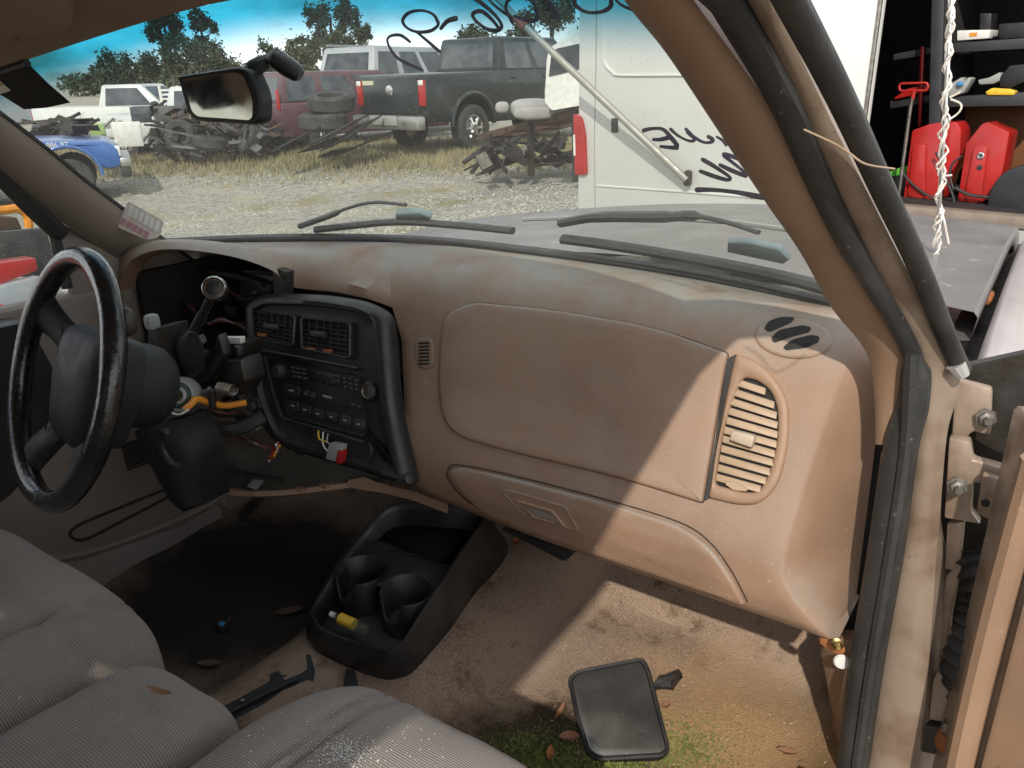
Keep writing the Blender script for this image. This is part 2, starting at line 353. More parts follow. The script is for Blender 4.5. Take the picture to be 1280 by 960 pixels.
def carpet():                                         # worn tan carpet; world-size dark, orange, dirt and moss spots with their own shapes
    m = bpy.data.materials.new('worn_carpet'); m.use_nodes = True; t = m.node_tree; b = t.nodes['Principled BSDF']; nd = t.nodes.new; ln = t.links.new
    b.inputs['Roughness'].default_value = 1.0; b.inputs['Specular IOR Level'].default_value = 0.1
    tc = nd('ShaderNodeTexCoord')
    def noise(s, d=6, r=0.6):
        q = nd('ShaderNodeTexNoise'); q.inputs['Scale'].default_value = s; q.inputs['Detail'].default_value = d; q.inputs['Roughness'].default_value = r; ln(tc.outputs['Object'], q.inputs[0]); return q.outputs[0]
    def rmp(v, a, c, lo=0, hi=1):
        q = nd('ShaderNodeMapRange'); q.inputs['From Min'].default_value = a; q.inputs['From Max'].default_value = c; q.inputs['To Min'].default_value = lo; q.inputs['To Max'].default_value = hi; ln(v, q.inputs[0]); return q.outputs[0]
    def mixc(f, a, v):
        q = nd('ShaderNodeMix'); q.data_type = 'RGBA'; ln(f, q.inputs[0])
        if isinstance(a, tuple): q.inputs[6].default_value = (*a, 1)
        else: ln(a, q.inputs[6])
        if isinstance(v, tuple): q.inputs[7].default_value = (*v, 1)
        else: ln(v, q.inputs[7])
        return q.outputs[2]
    def blob(cx, cy, r, soft, amp=0.5):
        s = nd('ShaderNodeVectorMath'); s.operation = 'DISTANCE'; s.inputs[1].default_value = (cx, cy, 0)
        f = nd('ShaderNodeVectorMath'); f.operation = 'MULTIPLY'; f.inputs[1].default_value = (1, 1, 0); ln(tc.outputs['Object'], f.inputs[0]); ln(f.outputs[0], s.inputs[0])
        k = nd('ShaderNodeMath'); k.operation = 'MULTIPLY_ADD'; ln(noise(14, 8, 0.7), k.inputs[0]); k.inputs[1].default_value = amp; ln(s.outputs['Value'], k.inputs[2])
        return rmp(k.outputs[0], r+amp*0.5+soft, r+amp*0.5-soft)
    base = mixc(rmp(noise(7), 0.35, 0.65), (0.31, 0.215, 0.155), (0.185, 0.122, 0.085))
    base = mixc(rmp(noise(3.1, 5), 0.45, 0.62), base, (0.30, 0.225, 0.18))
    base = mixc(rmp(noise(260, 2), 0.4, 0.62), base, (0.34, 0.25, 0.18))
    base = mixc(rmp(noise(430, 2), 0.60, 0.68), base, (0.42, 0.34, 0.25))
    base = mixc(rmp(noise(11, 8, 0.75), 0.54, 0.68), base, (0.13, 0.075, 0.042))
    base = mixc(blob(-0.42, -0.2, 0.34, 0.10, 0.2), base, (0.040, 0.034, 0.030))  # broad darker patch over the driver side floor
    base = mixc(blob(0.66, -0.08, 0.20, 0.10, 0.25), base, (0.37, 0.235, 0.12))  # lighter orange patch on the passenger side floor
    base = mixc(blob(0.43, -0.32, 0.20, 0.035, 0.28), base, (0.075, 0.052, 0.035))
    base = mixc(blob(0.75, -0.34, 0.06, 0.03, 0.2), base, (0.06, 0.045, 0.03))
    moss = mixc(rmp(noise(60, 6), 0.4, 0.65), (0.035, 0.05, 0.012), (0.15, 0.17, 0.035))
    base = mixc(blob(0.50, -0.36, 0.145, 0.03, 0.25), base, moss)
    base = mixc(blob(0.64, -0.30, 0.075, 0.03, 0.2), base, moss)
    base = mixc(rmp(noise(45, 4), 0.68, 0.73), base, (0.05, 0.035, 0.025))
    ln(base, b.inputs['Base Color'])
    bp = nd('ShaderNodeBump'); bp.inputs['Strength'].default_value = 0.9; bp.inputs['Distance'].default_value = 0.004; ln(noise(330, 3), bp.inputs['Height']); ln(bp.outputs[0], b.inputs['Normal'])
    return m
M['carpet'] = carpet()

def glass(name, tint, dirt=0.05, band=None):
    m = bpy.data.materials.new(name); m.use_nodes = True; t = m.node_tree; t.nodes.clear(); nd = t.nodes.new; ln = t.links.new
    o = nd('ShaderNodeOutputMaterial'); tr = nd('ShaderNodeBsdfTransparent'); gl = nd('ShaderNodeBsdfGlossy'); gl.inputs['Roughness'].default_value = 0.02
    df = nd('ShaderNodeBsdfDiffuse'); df.inputs[0].default_value = (0.62, 0.58, 0.50, 1); tl = nd('ShaderNodeBsdfTranslucent'); tl.inputs[0].default_value = (0.62, 0.60, 0.54, 1)
    tc = nd('ShaderNodeTexCoord'); rgb = nd('ShaderNodeRGB'); rgb.outputs[0].default_value = (*tint, 1); cur = rgb.outputs[0]
    if band:                                          # the tinted sunshade strip along the glass's top edge
        at = nd('ShaderNodeAttribute'); at.attribute_name = 'height'
        r = nd('ShaderNodeMapRange'); r.interpolation_type = 'SMOOTHSTEP'; r.inputs['From Min'].default_value = band[1]; r.inputs['From Max'].default_value = band[2]; ln(at.outputs['Fac'], r.inputs[0])
        q = nd('ShaderNodeMix'); q.data_type = 'RGBA'; ln(r.outputs[0], q.inputs[0]); ln(cur, q.inputs[6]); q.inputs[7].default_value = (*band[0], 1); cur = q.outputs[2]
    ln(cur, tr.inputs[0])
    n = nd('ShaderNodeTexNoise'); n.inputs['Scale'].default_value = 3; n.inputs['Detail'].default_value = 6; ln(tc.outputs['Object'], n.inputs[0])
    n2 = nd('ShaderNodeTexNoise'); n2.inputs['Scale'].default_value = 260; n2.inputs['Detail'].default_value = 1; ln(tc.outputs['Object'], n2.inputs[0])
    r1 = nd('ShaderNodeMapRange'); r1.inputs['From Min'].default_value = 0.3; r1.inputs['From Max'].default_value = 0.7; r1.inputs['To Min'].default_value = dirt*0.5; r1.inputs['To Max'].default_value = dirt*1.4; ln(n.outputs[0], r1.inputs[0])
    r2 = nd('ShaderNodeMapRange'); r2.inputs['From Min'].default_value = 0.70; r2.inputs['From Max'].default_value = 0.76; r2.inputs['To Max'].default_value = 0.35; ln(n2.outputs[0], r2.inputs[0])
    ad = nd('ShaderNodeMath'); ad.operation = 'ADD'; ad.use_clamp = True; ln(r1.outputs[0], ad.inputs[0]); ln(r2.outputs[0], ad.inputs[1])
    dd = nd('ShaderNodeMixShader'); dd.inputs[0].default_value = 0.5; ln(df.outputs[0], dd.inputs[1]); ln(tl.outputs[0], dd.inputs[2])
    a = nd('ShaderNodeMixShader'); ln(ad.outputs[0], a.inputs[0]); ln(tr.outputs[0], a.inputs[1]); ln(dd.outputs[0], a.inputs[2])
    lw = nd('ShaderNodeLayerWeight'); lw.inputs[0].default_value = 0.5
    pw = nd('ShaderNodeMath'); pw.operation = 'POWER'; pw.inputs[1].default_value = 5.0; ln(lw.outputs['Facing'], pw.inputs[0])
    fr = nd('ShaderNodeMath'); fr.operation = 'MULTIPLY_ADD'; fr.inputs[1].default_value = 0.5; fr.inputs[2].default_value = 0.035; ln(pw.outputs[0], fr.inputs[0])
    b = nd('ShaderNodeMixShader'); ln(fr.outputs[0], b.inputs[0]); ln(a.outputs[0], b.inputs[1]); ln(gl.outputs[0], b.inputs[2])
    ln(b.outputs[0], o.inputs[0]); return m
M['windshield'] = glass('windshield_glass', (0.78, 0.82, 0.78), 0.09, ((0.015, 0.27, 0.40), 0.80, 0.97))
M['sideglass'] = glass('side_glass', (0.85, 0.88, 0.86), 0.03)
M['carglass'] = mat('dark_car_glass', (0.035, 0.042, 0.05), 0.06, col2=(0.12, 0.13, 0.135), scale=2.5, spec=0.6)
M['mirror'] = mat('mirror_glass', (0.62, 0.62, 0.62), 0.06, 1.0, speck=(0.3, 0.3, 0.3))
M['dustymirror'] = mat('dusty_mirror_glass', (0.12, 0.12, 0.115), 0.25, 0.75, col2=(0.24, 0.22, 0.195), scale=7, speck=(0.36, 0.34, 0.31), speckscale=150)

# ================================================================== THE PICKUP TRUCK (shell)
truck = thing('pickup_truck', 'tan pickup truck with open passenger door, seen from inside its stripped cab', 'pickup truck', (0, 0, 0))

def wb(x):                                            # windshield base and header curves
    y = 0.21-0.11*(x/0.68)**3 if x > 0 else 0.21-0.32*(-x/0.7)**2.2
    return Vector((x, y, 1.112))
def wh(x):
    if x <= 0: return Vector((x*0.86, -0.36-0.13*(x/0.7)**2, 1.556-0.10*(-x/0.7)**1.5))
    return Vector((x*0.88, -0.36-0.10*(x/0.7)**2, 1.556-0.03*(x/0.7)**1.5))
ws = MB(); rows = []; hts = []
NX, NV = 29, 17
for j in range(NV):
    v = j/(NV-1); r = []
    for i in range(NX):
        x = -0.71+1.42*i/(NX-1); p = wb(x).lerp(wh(x), v); p += Vector((0, 0.5, 0.86))*0.025*math.sin(math.pi*v)
        r.append(p); hts.append(v)
    rows.append(r)
ws.loft(rows); SKW = Skin(ws)
wo = part('windshield', ws, M['windshield'], truck, 'dusty windshield with teal shade band along its top')
at = wo.data.attributes.new('height', 'FLOAT', 'POINT'); at.data.foreach_set('value', hts)

# roof lining and outer roof
rl = MB(); rows = []
for k, (dy, dz) in enumerate([(0, 0), (-0.02, 0.014), (-0.10, 0.03), (-0.4, 0.06), (-0.8, 0.06), (-1.12, 0.03), (-1.18, -0.02)]):
    r = []
    for i in range(21):
        x = -0.71+1.42*i/20; p = wh(x); f = 1-max(0, abs(x)-0.62)*0.5
        r.append(Vector((p.x*(1+0.03*min(k, 3)), p.y*(1 if k < 2 else max(0, 1-k*0.25)) - (0.36*min(k*0.25, 1) if k >= 2 else 0) + dy, p.z+dz-(0.05 if abs(x) > 0.66 and k > 1 else 0))))
    rows.append(r)
rl.loft(rows); part('headliner', rl, M['headliner'], truck)
ro = MB(); rows = []
for y, z in [(-0.34, 1.585), (-0.5, 1.635), (-0.9, 1.66), (-1.4, 1.645), (-1.66, 1.60)]:
    rows.append([Vector((x, y-0.10*(x/0.7)**2*(1 if y > -0.6 else 0), z-0.06*(abs(x)/0.74)**4)) for x in [-0.77+1.54*i/16 for i in range(17)]])
ro.loft(rows); part('roof', ro, M['paint'], truck)
for sx in (-1, 1):
    b = MB(); b.tube([(sx*0.69, -0.46, 1.555), (sx*0.745, -0.62, 1.575), (sx*0.76, -1.0, 1.58), (sx*0.755, -1.5, 1.56), (sx*0.74, -1.68, 1.5)], [0.026, 0.03, 0.032, 0.032, 0.03], 8)
    part('roof_rail', b, M['paint'], truck)
    b = MB(); b.hexa([Vector((sx*0.70, -1.45, 0.4)), Vector((sx*0.80, -1.45, 0.4)), Vector((sx*0.80, -1.68, 0.4)), Vector((sx*0.70, -1.68, 0.4))],
                     [Vector((sx*0.67, -1.45, 1.56)), Vector((sx*0.74, -1.45, 1.56)), Vector((sx*0.74, -1.68, 1.56)), Vector((sx*0.67, -1.68, 1.56))])
    part('rear_pillar', b, M['trimgrey'], truck, bevel=0.01)
b = MB()
b.box((0, -1.66, 0.76), (1.44, 0.03, 0.76)); part('cab_back_wall', b, M['trimgrey'], truck)
b = MB(); b.box((0, -1.66, 1.50), (1.40, 0.035, 0.14)); part('rear_header', b, M['trimgrey'], truck)
b = MB(); b.box((0, -1.66, 1.285), (1.36, 0.006, 0.29)); part('rear_window', b, M['sideglass'], truck)

# passenger A-pillar trim
def strip(stations, bulge, back, nn=9):
    """stations: inner pixel, outer pixel, y of each edge -> a trim moulding with a rounded face"""
    A = spline([Y(a[0], a[1], ya) for a, o, ya, yo in stations], 5); B = spline([Y(o[0], o[1], yo) for a, o, ya, yo in stations], 5)
    cols = []
    for p, q in zip(A, B):
        w = q-p; nrm = (CAM-p).normalized(); nrm = (nrm-w.normalized()*nrm.dot(w.normalized())).normalized()
        row = [p-nrm*back]
        for k in range(nn):
            t = k/(nn-1); row.append(p+w*t+nrm*bulge*(1-abs(2*t-1)**2.6))
        row.append(q-nrm*back); cols.append(row)
    return MB().loft(cols)
PT = [((690, -140), (765, -150), -0.55, -0.53), ((780, 0), (867, 0), -0.44, -0.43), ((833, 67), (916, 67), -0.38, -0.38), ((890, 152), (973, 150), -0.31, -0.32), ((957, 253), (1028, 245), -0.22, -0.24),
      ((1000, 315), (1066, 310), -0.15, -0.18), ((1040, 385), (1104, 383), -0.07, -0.12), ((1084, 440), (1129, 450), -0.04, -0.08), ((1098, 500), (1129, 505), -0.03, -0.065), ((1100, 556), (1127, 558), -0.03, -0.06)]
p = part('pillar_trim', strip(PT, 0.018, 0.03), M['tan'], truck, 'tan trim moulding on the passenger pillar')
# the painted pillar strip behind the weatherstrip, running down into the hinge pillar
PJ = [((850, -120), (884, -120), -0.51, -0.51), ((932, 0), (966, 0), -0.42, -0.42), ((988, 120), (1024, 120), -0.33, -0.33), ((1033, 240), (1084, 240), -0.235, -0.235), ((1084, 330), (1130, 330), -0.155, -0.155),
      ((1140, 440), (1188, 440), -0.075, -0.06), ((1148, 490), (1200, 482), -0.055, -0.04), ((1146, 545), (1184, 542), -0.05, -0.04), ((1136, 645), (1175, 646), -0.05, -0.045),
      ((1122, 705), (1170, 700), -0.05, -0.05), ((1112, 759), (1166, 760), -0.05, -0.055), ((1098, 846), (1158, 864), -0.05, -0.06), ((1082, 960), (1147, 960), -0.05, -0.06), ((1070, 1040), (1138, 1050), -0.05, -0.06)]
part('hinge_pillar', strip(PJ, 0.010, 0.05, 11), M['paint'], truck, 'dusty tan painted door jamb on passenger side')
ch = spline([Y(px, py, y) for px, py, y in [(838, -120, -0.52), (906, 0, -0.435), (977, 122, -0.345), (1030, 240, -0.25), (1076, 330, -0.17), (1139, 440, -0.085), (1142, 500, -0.07), (1126, 560, -0.07), (1107, 690, -0.07), (1084, 826, -0.07), (1066, 955, -0.07), (1052, 1050, -0.07)]], 6)
b = MB(); b.tube(ch, [0.018]*6+[0.014]*18+[0.012]*8+[0.017+0.006*min(1, i/16) for i in range(len(ch)-32)], 10, flat=0.9)
part('weatherstrip', b, M['rubber'], truck)
c2 = spline([Y(px, py, y) for px, py, y in [(1140, 441, -0.098), (1133, 560, -0.09), (1112, 700, -0.092), (1090, 830, -0.092), (1071, 960, -0.092), (1058, 1050, -0.092)]], 6)
b = MB(); b.tube(c2, 0.0085, 8); part('seal_lip', b, M['rubber'], truck)
cs = spline([Y(px, py, y) for px, py, y in [(920, -130, -0.58), (988, 0, -0.46), (1050, 120, -0.36), (1105, 240, -0.25), (1147, 330, -0.17), (1187, 430, -0.08), (1202, 462, -0.055)]], 6)
b = MB(); b.tube(cs, [0.0125-0.001*(i/(len(cs)-1))**1.5 for i in range(len(cs))], 14, flat=0.85)
part('door_seal', b, M['rubber'], truck, 'thick black rubber door seal along the outer pillar')
b = MB(); b.tube([Y(1195, 455, -0.067), Y(1204, 470, -0.064)], [0.0118, 0.008], 10); part('seal_end_cap', b, M['clearcap'], truck)
b = MB(); b.tube(spline([Y(1005, 162, -0.37), Y(1040, 178, -0.375), Y(1060, 190, -0.385), Y(1082, 205, -0.38), Y(1118, 211, -0.33)], 5), 0.0009, 6)
solo('dry_straw', b, M['slat'], 'thin dry straw clinging to the black door seal', 'straw')
# driver side pillar trim, seals and sail panel
PL = [((-90, 75), (-90, 118), None, None), ((0, 142), (0, 212), None, None), ((60, 188), (40, 248), None, None), ((110, 229), (72, 274), None, None), ((150, 259), (112, 302), None, None), ((205, 300), (150, 326), None, None), ((240, 325), (170, 345), None, None)]
xi = [-0.57, -0.60, -0.625, -0.645, -0.66, -0.68, -0.69]
A = spline([X(a[0], a[1], x) for (a, o, _, _), x in zip(PL, xi)], 4); B = spline([X(o[0], o[1], x-0.03) for (a, o, _, _), x in zip(PL, xi)], 4)
cols = []
for p, q in zip(A, B):
    w = q-p; nrm = (CAM-p).normalized(); cols.append([p-nrm*0.03]+[p+w*(k/8)+nrm*0.02*(1-abs(k/4-1)**2.4) for k in range(9)]+[q-nrm*0.03])
part('pillar_trim', MB().loft(cols), M['trimgrey'], truck, 'taupe trim moulding on the driver side pillar')
b = MB(); b.tube([p-(CAM-p).normalized()*0.004 for p in A], 0.006, 6); part('glass_seal', b, M['rubber'], truck)
b = MB(); b.tube([X(-40, 175, -0.64), X(0, 218, -0.65), X(40, 259, -0.67), X(75, 292, -0.69)], 0.019, 8); part('window_seal', b, M['rubber'], truck)
b = MB(); b.tube([X(66, 285, -0.69), X(76, 325, -0.69), X(84, 360, -0.69)], 0.011, 8); part('window_channel', b, M['rubber'], truck)
b = MB(); sp = [X(76, 276, -0.70), X(150, 324, -0.69), X(170, 345, -0.68), X(160, 470, -0.69), X(100, 440, -0.70)]
b.prism(sp, (-0.02, 0, 0)); part('sail_panel', b, M['trimgrey'], truck, bevel=0.008)
b = MB(); b.prism([X(-60, 190, -0.715), X(0, 238, -0.715), X(66, 297, -0.715), X(90, 420, -0.715), X(0, 470, -0.715), X(-120, 470, -0.715)], (-0.004, 0, 0))
part('side_window', b, M['sideglass'], truck)

# dark strip under the glass, cowl, hood, fender
b = MB(); b.tube([wb(x)+Vector((0, 0.0, 0.012)) for x in [-0.70+1.40*i/28 for i in range(29)]], 0.017, 8, flat=0.75); part('windshield_seal', b, M['rubber'], truck)
b = MB(); b.loft([[wb(x)+Vector((0, d, h)) for x in [-0.74+1.5*i/24 for i in range(25)]] for d, h in [(0.010, -0.002), (0.05, -0.012), (0.10, -0.03), (0.16, -0.05), (0.17, -0.12)]])
part('cowl_grille', b, M['rubber'], truck)
def hz(x, y):
    yc = [(0.2, 1.085), (0.5, 1.095), (1.0, 1.10), (1.2, 1.078), (1.4, 1.03), (1.55, 0.95), (1.6, 0.85)]
    for (a, za), (c, zc) in zip(yc, yc[1:]):
        if y <= c: t = (y-a)/(c-a); z = za+(zc-za)*t; break
    else: z = 0.85
    return z+0.08*x-0.05*(x/0.8)**2-0.0
b = MB(); rows = []
ysamp = [0.37, 0.41, 0.47, 0.6, 0.8, 1.0, 1.1, 1.2, 1.3, 1.4, 1.48, 1.55, 1.6]
for y in ysamp:
    xs = [-0.80+1.65*i/26 for i in range(27)]
    r = [Vector((x, y-(0.10*(x/0.8)**2 if y < 0.5 else 0)-(0.12*(x/0.8)**2*min(1, (y-1)/0.5) if y > 1 else 0), hz(x, y))) for x in xs]
    e = r[-1]; r += [e+Vector((0.006, 0, -0.008)), e+Vector((0.002, 0, -0.045)), e+Vector((-0.03, 0, -0.05))]
    e = r[0]; r = [e+Vector((-0.002, 0, -0.045)), e+Vector((-0.006, 0, -0.008))]+r
    rows.append(r)
b.loft(rows); part('hood', b, M['hood'], truck, 'weathered silver beige hood in front of the windshield', angle=50)
b = MB(); rows = []
for y, dz in [(0.06, -0.03), (0.2, -0.01), (0.5, 0.0), (0.9, 0.0), (1.2, -0.02), (1.45, -0.10)]:
    rows.append([Vector((x, y, hz(0.85, max(0.3, y))+dz+h)) for x, h in [(0.868, -0.06), (0.872, -0.018), (0.886, -0.004), (0.925, -0.012), (0.965, -0.045), (0.985, -0.11), (0.99, -0.30)]])
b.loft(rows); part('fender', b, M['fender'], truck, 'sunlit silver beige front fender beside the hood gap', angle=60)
b = MB(); b.box((0.855, 0.75, 0.93), (0.09, 1.2, 0.16)); part('engine_bay_side', b, M['darkmetal'], truck)
b = MB(); b.box((0, 0.95, 0.62), (1.56, 1.05, 0.36)); part('front_body', b, M['paint'], truck, bevel=0.03)
for sx in (-1, 1):
    wr = MB(); wr.lathe([(0.16, -0.09), (0.30, -0.10), (0.335, -0.06), (0.335, 0.06), (0.30, 0.10), (0.16, 0.09)], (sx*0.73, 0.95, 0.335), (1, 0, 0), 24)
    part('wheel', wr, M['rubber'], truck)
for px, py, y, r in [(1233, 372, 0.55, 0.008), (1212, 400, 0.40, 0.010)]:
    b = MB(); c = Y(px, py, y); b.rcube(c, (0.012, 0.03, 0.010), 4, 4); part('clip', b, M['orangebit'], truck)

# floor, firewall, hump and sills
def fz(x, y):
    z = 0.40
    h = max(0, 1-abs((x-0.03)/0.24)**2.2); z += 0.10*h*h*(3-2*h)
    if y > 0.16: z += min((y-0.16)*1.05, 0.34)
    if y < -0.50: z += min((-0.50-y)*0.5, 0.06)
    if x > 0.70: z += ((x-0.70)/0.12)**2*0.07
    if x < -0.60: z += ((-0.60-x)/0.12)**2*0.05
    return z+0.004*math.sin(x*23+y*11)+0.003*math.sin(y*31-x*17)
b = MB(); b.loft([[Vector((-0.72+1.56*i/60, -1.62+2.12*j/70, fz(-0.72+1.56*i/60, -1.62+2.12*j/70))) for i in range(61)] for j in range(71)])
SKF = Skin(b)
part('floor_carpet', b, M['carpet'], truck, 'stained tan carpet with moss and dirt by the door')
cp_ = MB(); random.seed(23)
for k in range(70000):
    x, y = random.uniform(0.05, 0.82), random.uniform(-0.55, 0.33); c = Vector((x, y, fz(x, y)-0.0005)); h = random.uniform(0.002, 0.0045)*(0.6+0.8*mnoise.noise(Vector((x*14, y*14, 0)))**2)
    a_ = random.uniform(0, 6.28); d = Vector((math.cos(a_), math.sin(a_), 0))*0.0011; ln_ = Vector((random.uniform(-1, 1), random.uniform(-1, 1), 0))*h*0.8
    cp_.add([c-d, c+d, c+ln_+Vector((0, 0, h))], [(0, 1, 2)])
o_ = part('carpet_pile', cp_, M['carpet'], truck, smooth=False); o_['kind'] = 'stuff'
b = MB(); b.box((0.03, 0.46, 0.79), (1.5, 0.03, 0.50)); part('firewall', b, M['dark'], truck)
b = MB(); b.box((0.03, -0.55, 0.34), (1.66, 2.2, 0.03)); part('floor_pan', b, M['paint'], truck)
b = MB(); kp = [Y(1048, 800, -0.03), Y(1068, 800, -0.03), Y(1052, 960, -0.03), Y(1046, 1000, -0.03), Y(1028, 1000, 0.02), Y(1040, 900, 0.02), Y(1024, 812, 0.02)]
b.prism(kp, (0.0, 0.03, 0)); part('kick_panel', b, M['tan'], truck, bevel=0.006)
b = MB(); b.lathe([(0.010, 0), (0.012, 0.003), (0.010, 0.006), (0.001, 0.007)], Y(1052, 826, -0.045), (0.3, -1, 0.2), 16); part('push_pin', b, M['white'], truck)
b = MB(); b.prism([Y(1090, 560, 0.0), Y(1100, 556, 0.0), Y(1093, 470, 0.0), Y(1086, 470, 0.0)][::-1], (0, 0.02, 0))
b2 = MB(); b2.prism([Y(1084, 455, 0.028), Y(1104, 470, 0.028), Y(1104, 560, 0.028), Y(1072, 806, 0.028), Y(1050, 800, 0.028)], (0, 0.01, 0)); part('gap_felt', b2, M['dark'], truck)
b = MB(); b.tube([Y(1104, 565, -0.02), Y(1086, 690, -0.02), Y(1068, 806, -0.02)], 0.0022, 6); part('felt_edge', b, M['tan'], truck)
# door hinges, check strap and rubber boot in the door gap
b = MB(); b.prism([Y(1150, 470, 0.05), Y(1290, 440, 0.05), Y(1290, 1000, 0.05), Y(1130, 1000, 0.05)], (0, 0.02, 0)); part('door_gap_backing', b, M['darkmetal'], truck)
b = MB(); b.prism([Y(1194, 474, 0.0), Y(1240, 486, 0.0), Y(1238, 545, 0.0), Y(1216, 540, 0.0), Y(1200, 556, 0.0), Y(1188, 560, 0.0)], (0, 0.015, 0)); part('hinge_plate', b, M['paint'], truck, bevel=0.004)
b = MB(); b.prism([Y(1186, 548, -0.03), Y(1212, 552, -0.03), Y(1216, 575, -0.03), Y(1262, 588, -0.03), Y(1262, 606, -0.03), Y(1216, 604, -0.03), Y(1214, 640, -0.03), Y(1226, 656, -0.03), Y(1180, 648, -0.03)], (0, 0.02, 0)); part('upper_hinge', b, M['paint'], truck, bevel=0.003)
b = MB(); b.prism([Y(1228, 592, -0.055), Y(1264, 604, -0.055), Y(1258, 662, -0.055), Y(1220, 642, -0.055)], (0, 0.012, 0)); part('hinge_leaf', b, M['paint'], truck, bevel=0.003)
for px, py, yy in [(1232, 522, -0.004), (1196, 607, -0.05)]:
    c = Y(px, py, yy); b = MB(); b.lathe([(0.013, 0.0), (0.013, 0.003), (0.009, 0.003), (0.009, 0.010), (0.005, 0.011), (0.005, 0.02), (0.001, 0.02)], c, (0.25, -1, 0.1), 6); part('bolt', b, M['steel'], truck)
c = Y(1232, 628, -0.068); b = MB(); b.lathe([(0.005, 0), (0.005, 0.003), (0.001, 0.003)], c, (0, -1, 0), 10); part('hinge_hole', b, M['dark'], truck)
for pts in ([(1184, 655), (1206, 652), (1200, 715), (1180, 712)], [(1182, 720), (1204, 700), (1190, 770), (1186, 825), (1170, 820)], [(1172, 825), (1186, 822), (1176, 868), (1165, 865)]):
    b = MB(); b.prism([Y(px, py, -0.02) for px, py in pts], (0, 0.012, 0)); part('jamb_flange', b, M['paint'], truck, bevel=0.003)
bt = spline([Y(1215, 690, 0.0), Y(1225, 745, -0.03), Y(1215, 790, -0.05), Y(1200, 835, -0.05), Y(1208, 880, -0.03)], 10)
b = MB(); b.tube(bt, [0.020+0.005*(i % 3 == 0)-0.003*(i % 3 == 1) for i in range(len(bt))], 12); part('wiring_boot', b, M['rubber'], truck, 'ribbed black rubber wiring boot in the door gap')
b = MB(); b.prism([Y(1166, 850, -0.05), Y(1172, 838, -0.05), Y(1206, 878, -0.05), Y(1206, 908, -0.05), Y(1160, 900, -0.05)], (0, 0.015, 0)); part('lower_hinge', b, M['paint'], truck, bevel=0.003)
b = MB(); b.prism([Y(1152, 905, -0.055), Y(1200, 916, -0.055), Y(1196, 950, -0.055), Y(1150, 940, -0.055)], (0, 0.05, 0)); part('hinge_leaf', b, M['darkmetal'], truck, bevel=0.003)
b = MB(); b.lathe([(0.014, 0), (0.016, 0.004), (0.016, 0.022), (0.014, 0.026)], Y(1182, 934, -0.075), (0.1, 0, 1), 14); part('hinge_bushing', b, M['orangebit'], truck)
b = MB(); b.lathe([(0.008, 0), (0.008, 0.018), (0.001, 0.018)], Y(1182, 915, -0.075), (0.1, 0, 1), 6); part('bolt', b, M['steel'], truck)
b = MB(); b.lathe([(0.008, 0), (0.009, 0.003), (0.006, 0.005), (0.006, 0.010), (0.003, 0.014), (0.001, 0.014)], Y(1046, 804, -0.125), (0.4, -1, 0.2), 14); part('bolt', b, M['brass'], truck)
b = MB(); b.rcube(Y(1040, 806, -0.105), (0.018, 0.006, 0.007), 4, 4, Matrix.Rotation(0.25, 3, 'Y')); part('clip', b, M['orangebit'], truck)

# passenger door, swung open
door = thing('passenger_door', 'open tan passenger door at the right edge, hinged on the jamb', 'door', (0.95, -0.12, 0.42))
dv = Vector((0.93, -0.37, 0)); A0 = Vector((0.925, -0.05, 0)); B0 = Vector((0.956, -0.15, 0))
b = MB(); pl = [A0, B0, B0+dv*0.95, A0+dv*1.0+Vector((0.02, 0.02, 0))]
b.hexa([p+Vector((0, 0, 0.40)) for p in pl], [p+Vector((0, 0, 1.085)) for p in pl]); part('shell', b, M['paint'], door, bevel=0.012)
b = MB(); q0 = B0+Vector((0.004, -0.008, 0)); b.tube([q0+Vector((0.004*math.sin(z*6), 0, z)) for z in [0.40+0.06*i for i in range(12)]], 0.017, 10); part('edge_moulding', b, M['tan'], door)
n2 = Vector((-0.37, -0.93, 0)); b = MB(); base = [B0+dv*0.03, B0+dv*0.90]
b.hexa([base[0]+Vector((0, 0, 0.44)), base[1]+Vector((0, 0, 0.44)), base[1]+Vector((0, 0, 1.05)), base[0]+Vector((0, 0, 1.05))], [p+n2*0.022 for p in [base[0]+Vector((0, 0, 0.44)), base[1]+Vector((0, 0, 0.44)), base[1]+Vector((0, 0, 1.05)), base[0]+Vector((0, 0, 1.05))]])
part('inner_panel', b, M['tan'], door, bevel=0.008)
for i in range(14):
    b = MB(); z = 0.56+0.0085*i; b.tube([B0+dv*0.052+n2*0.024+Vector((0, 0, z)), B0+dv*0.16+n2*0.024+Vector((0, 0, z))], 0.0026, 5); part('speaker_slat', b, M['tan'], door)

# driver door, inner side
ddoor = thing('driver_door', 'closed driver door with taupe lower panel and black armrest behind the steering wheel', 'door', (-0.72, -0.6, 0.36))
DP = Plane((-0.69, 0, 0), (1, 0, 0))
b = MB(); b.prism([(-0.69, -1.4, 0.36), (-0.69, -0.10, 0.36), (-0.69, -0.07, 0.62), (-0.69, -0.07, 1.06), (-0.69, -1.4, 1.06)], (-0.06, 0, 0)); part('shell', b, M['trimgrey'], ddoor, bevel=0.015)
b = MB(); plate(DP, rnd([(-140, 700), (-140, 430), (20, 395), (60, 470), (40, 560), (0, 612)], 12), 0.05, mb=b); part('armrest', b, M['black'], ddoor)
pk = [DP.on(px, py, 0.004) for px, py in [(20, 700), (60, 698), (95, 692), (150, 676), (226, 646), (262, 628), (277, 618)]]
b = MB(); b.tube(spline(pk, 6), 0.011, 8, flat=0.8); part('pocket_rim', b, M['trimgrey'], ddoor)
b = MB(); o = rnd([(20, 706), (95, 700), (226, 655), (272, 628), (280, 660), (262, 690), (163, 738), (60, 790)], 10)
plate(DP, o, 0.012, r=3, mb=b); part('map_pocket', b, M['cloth'], ddoor)
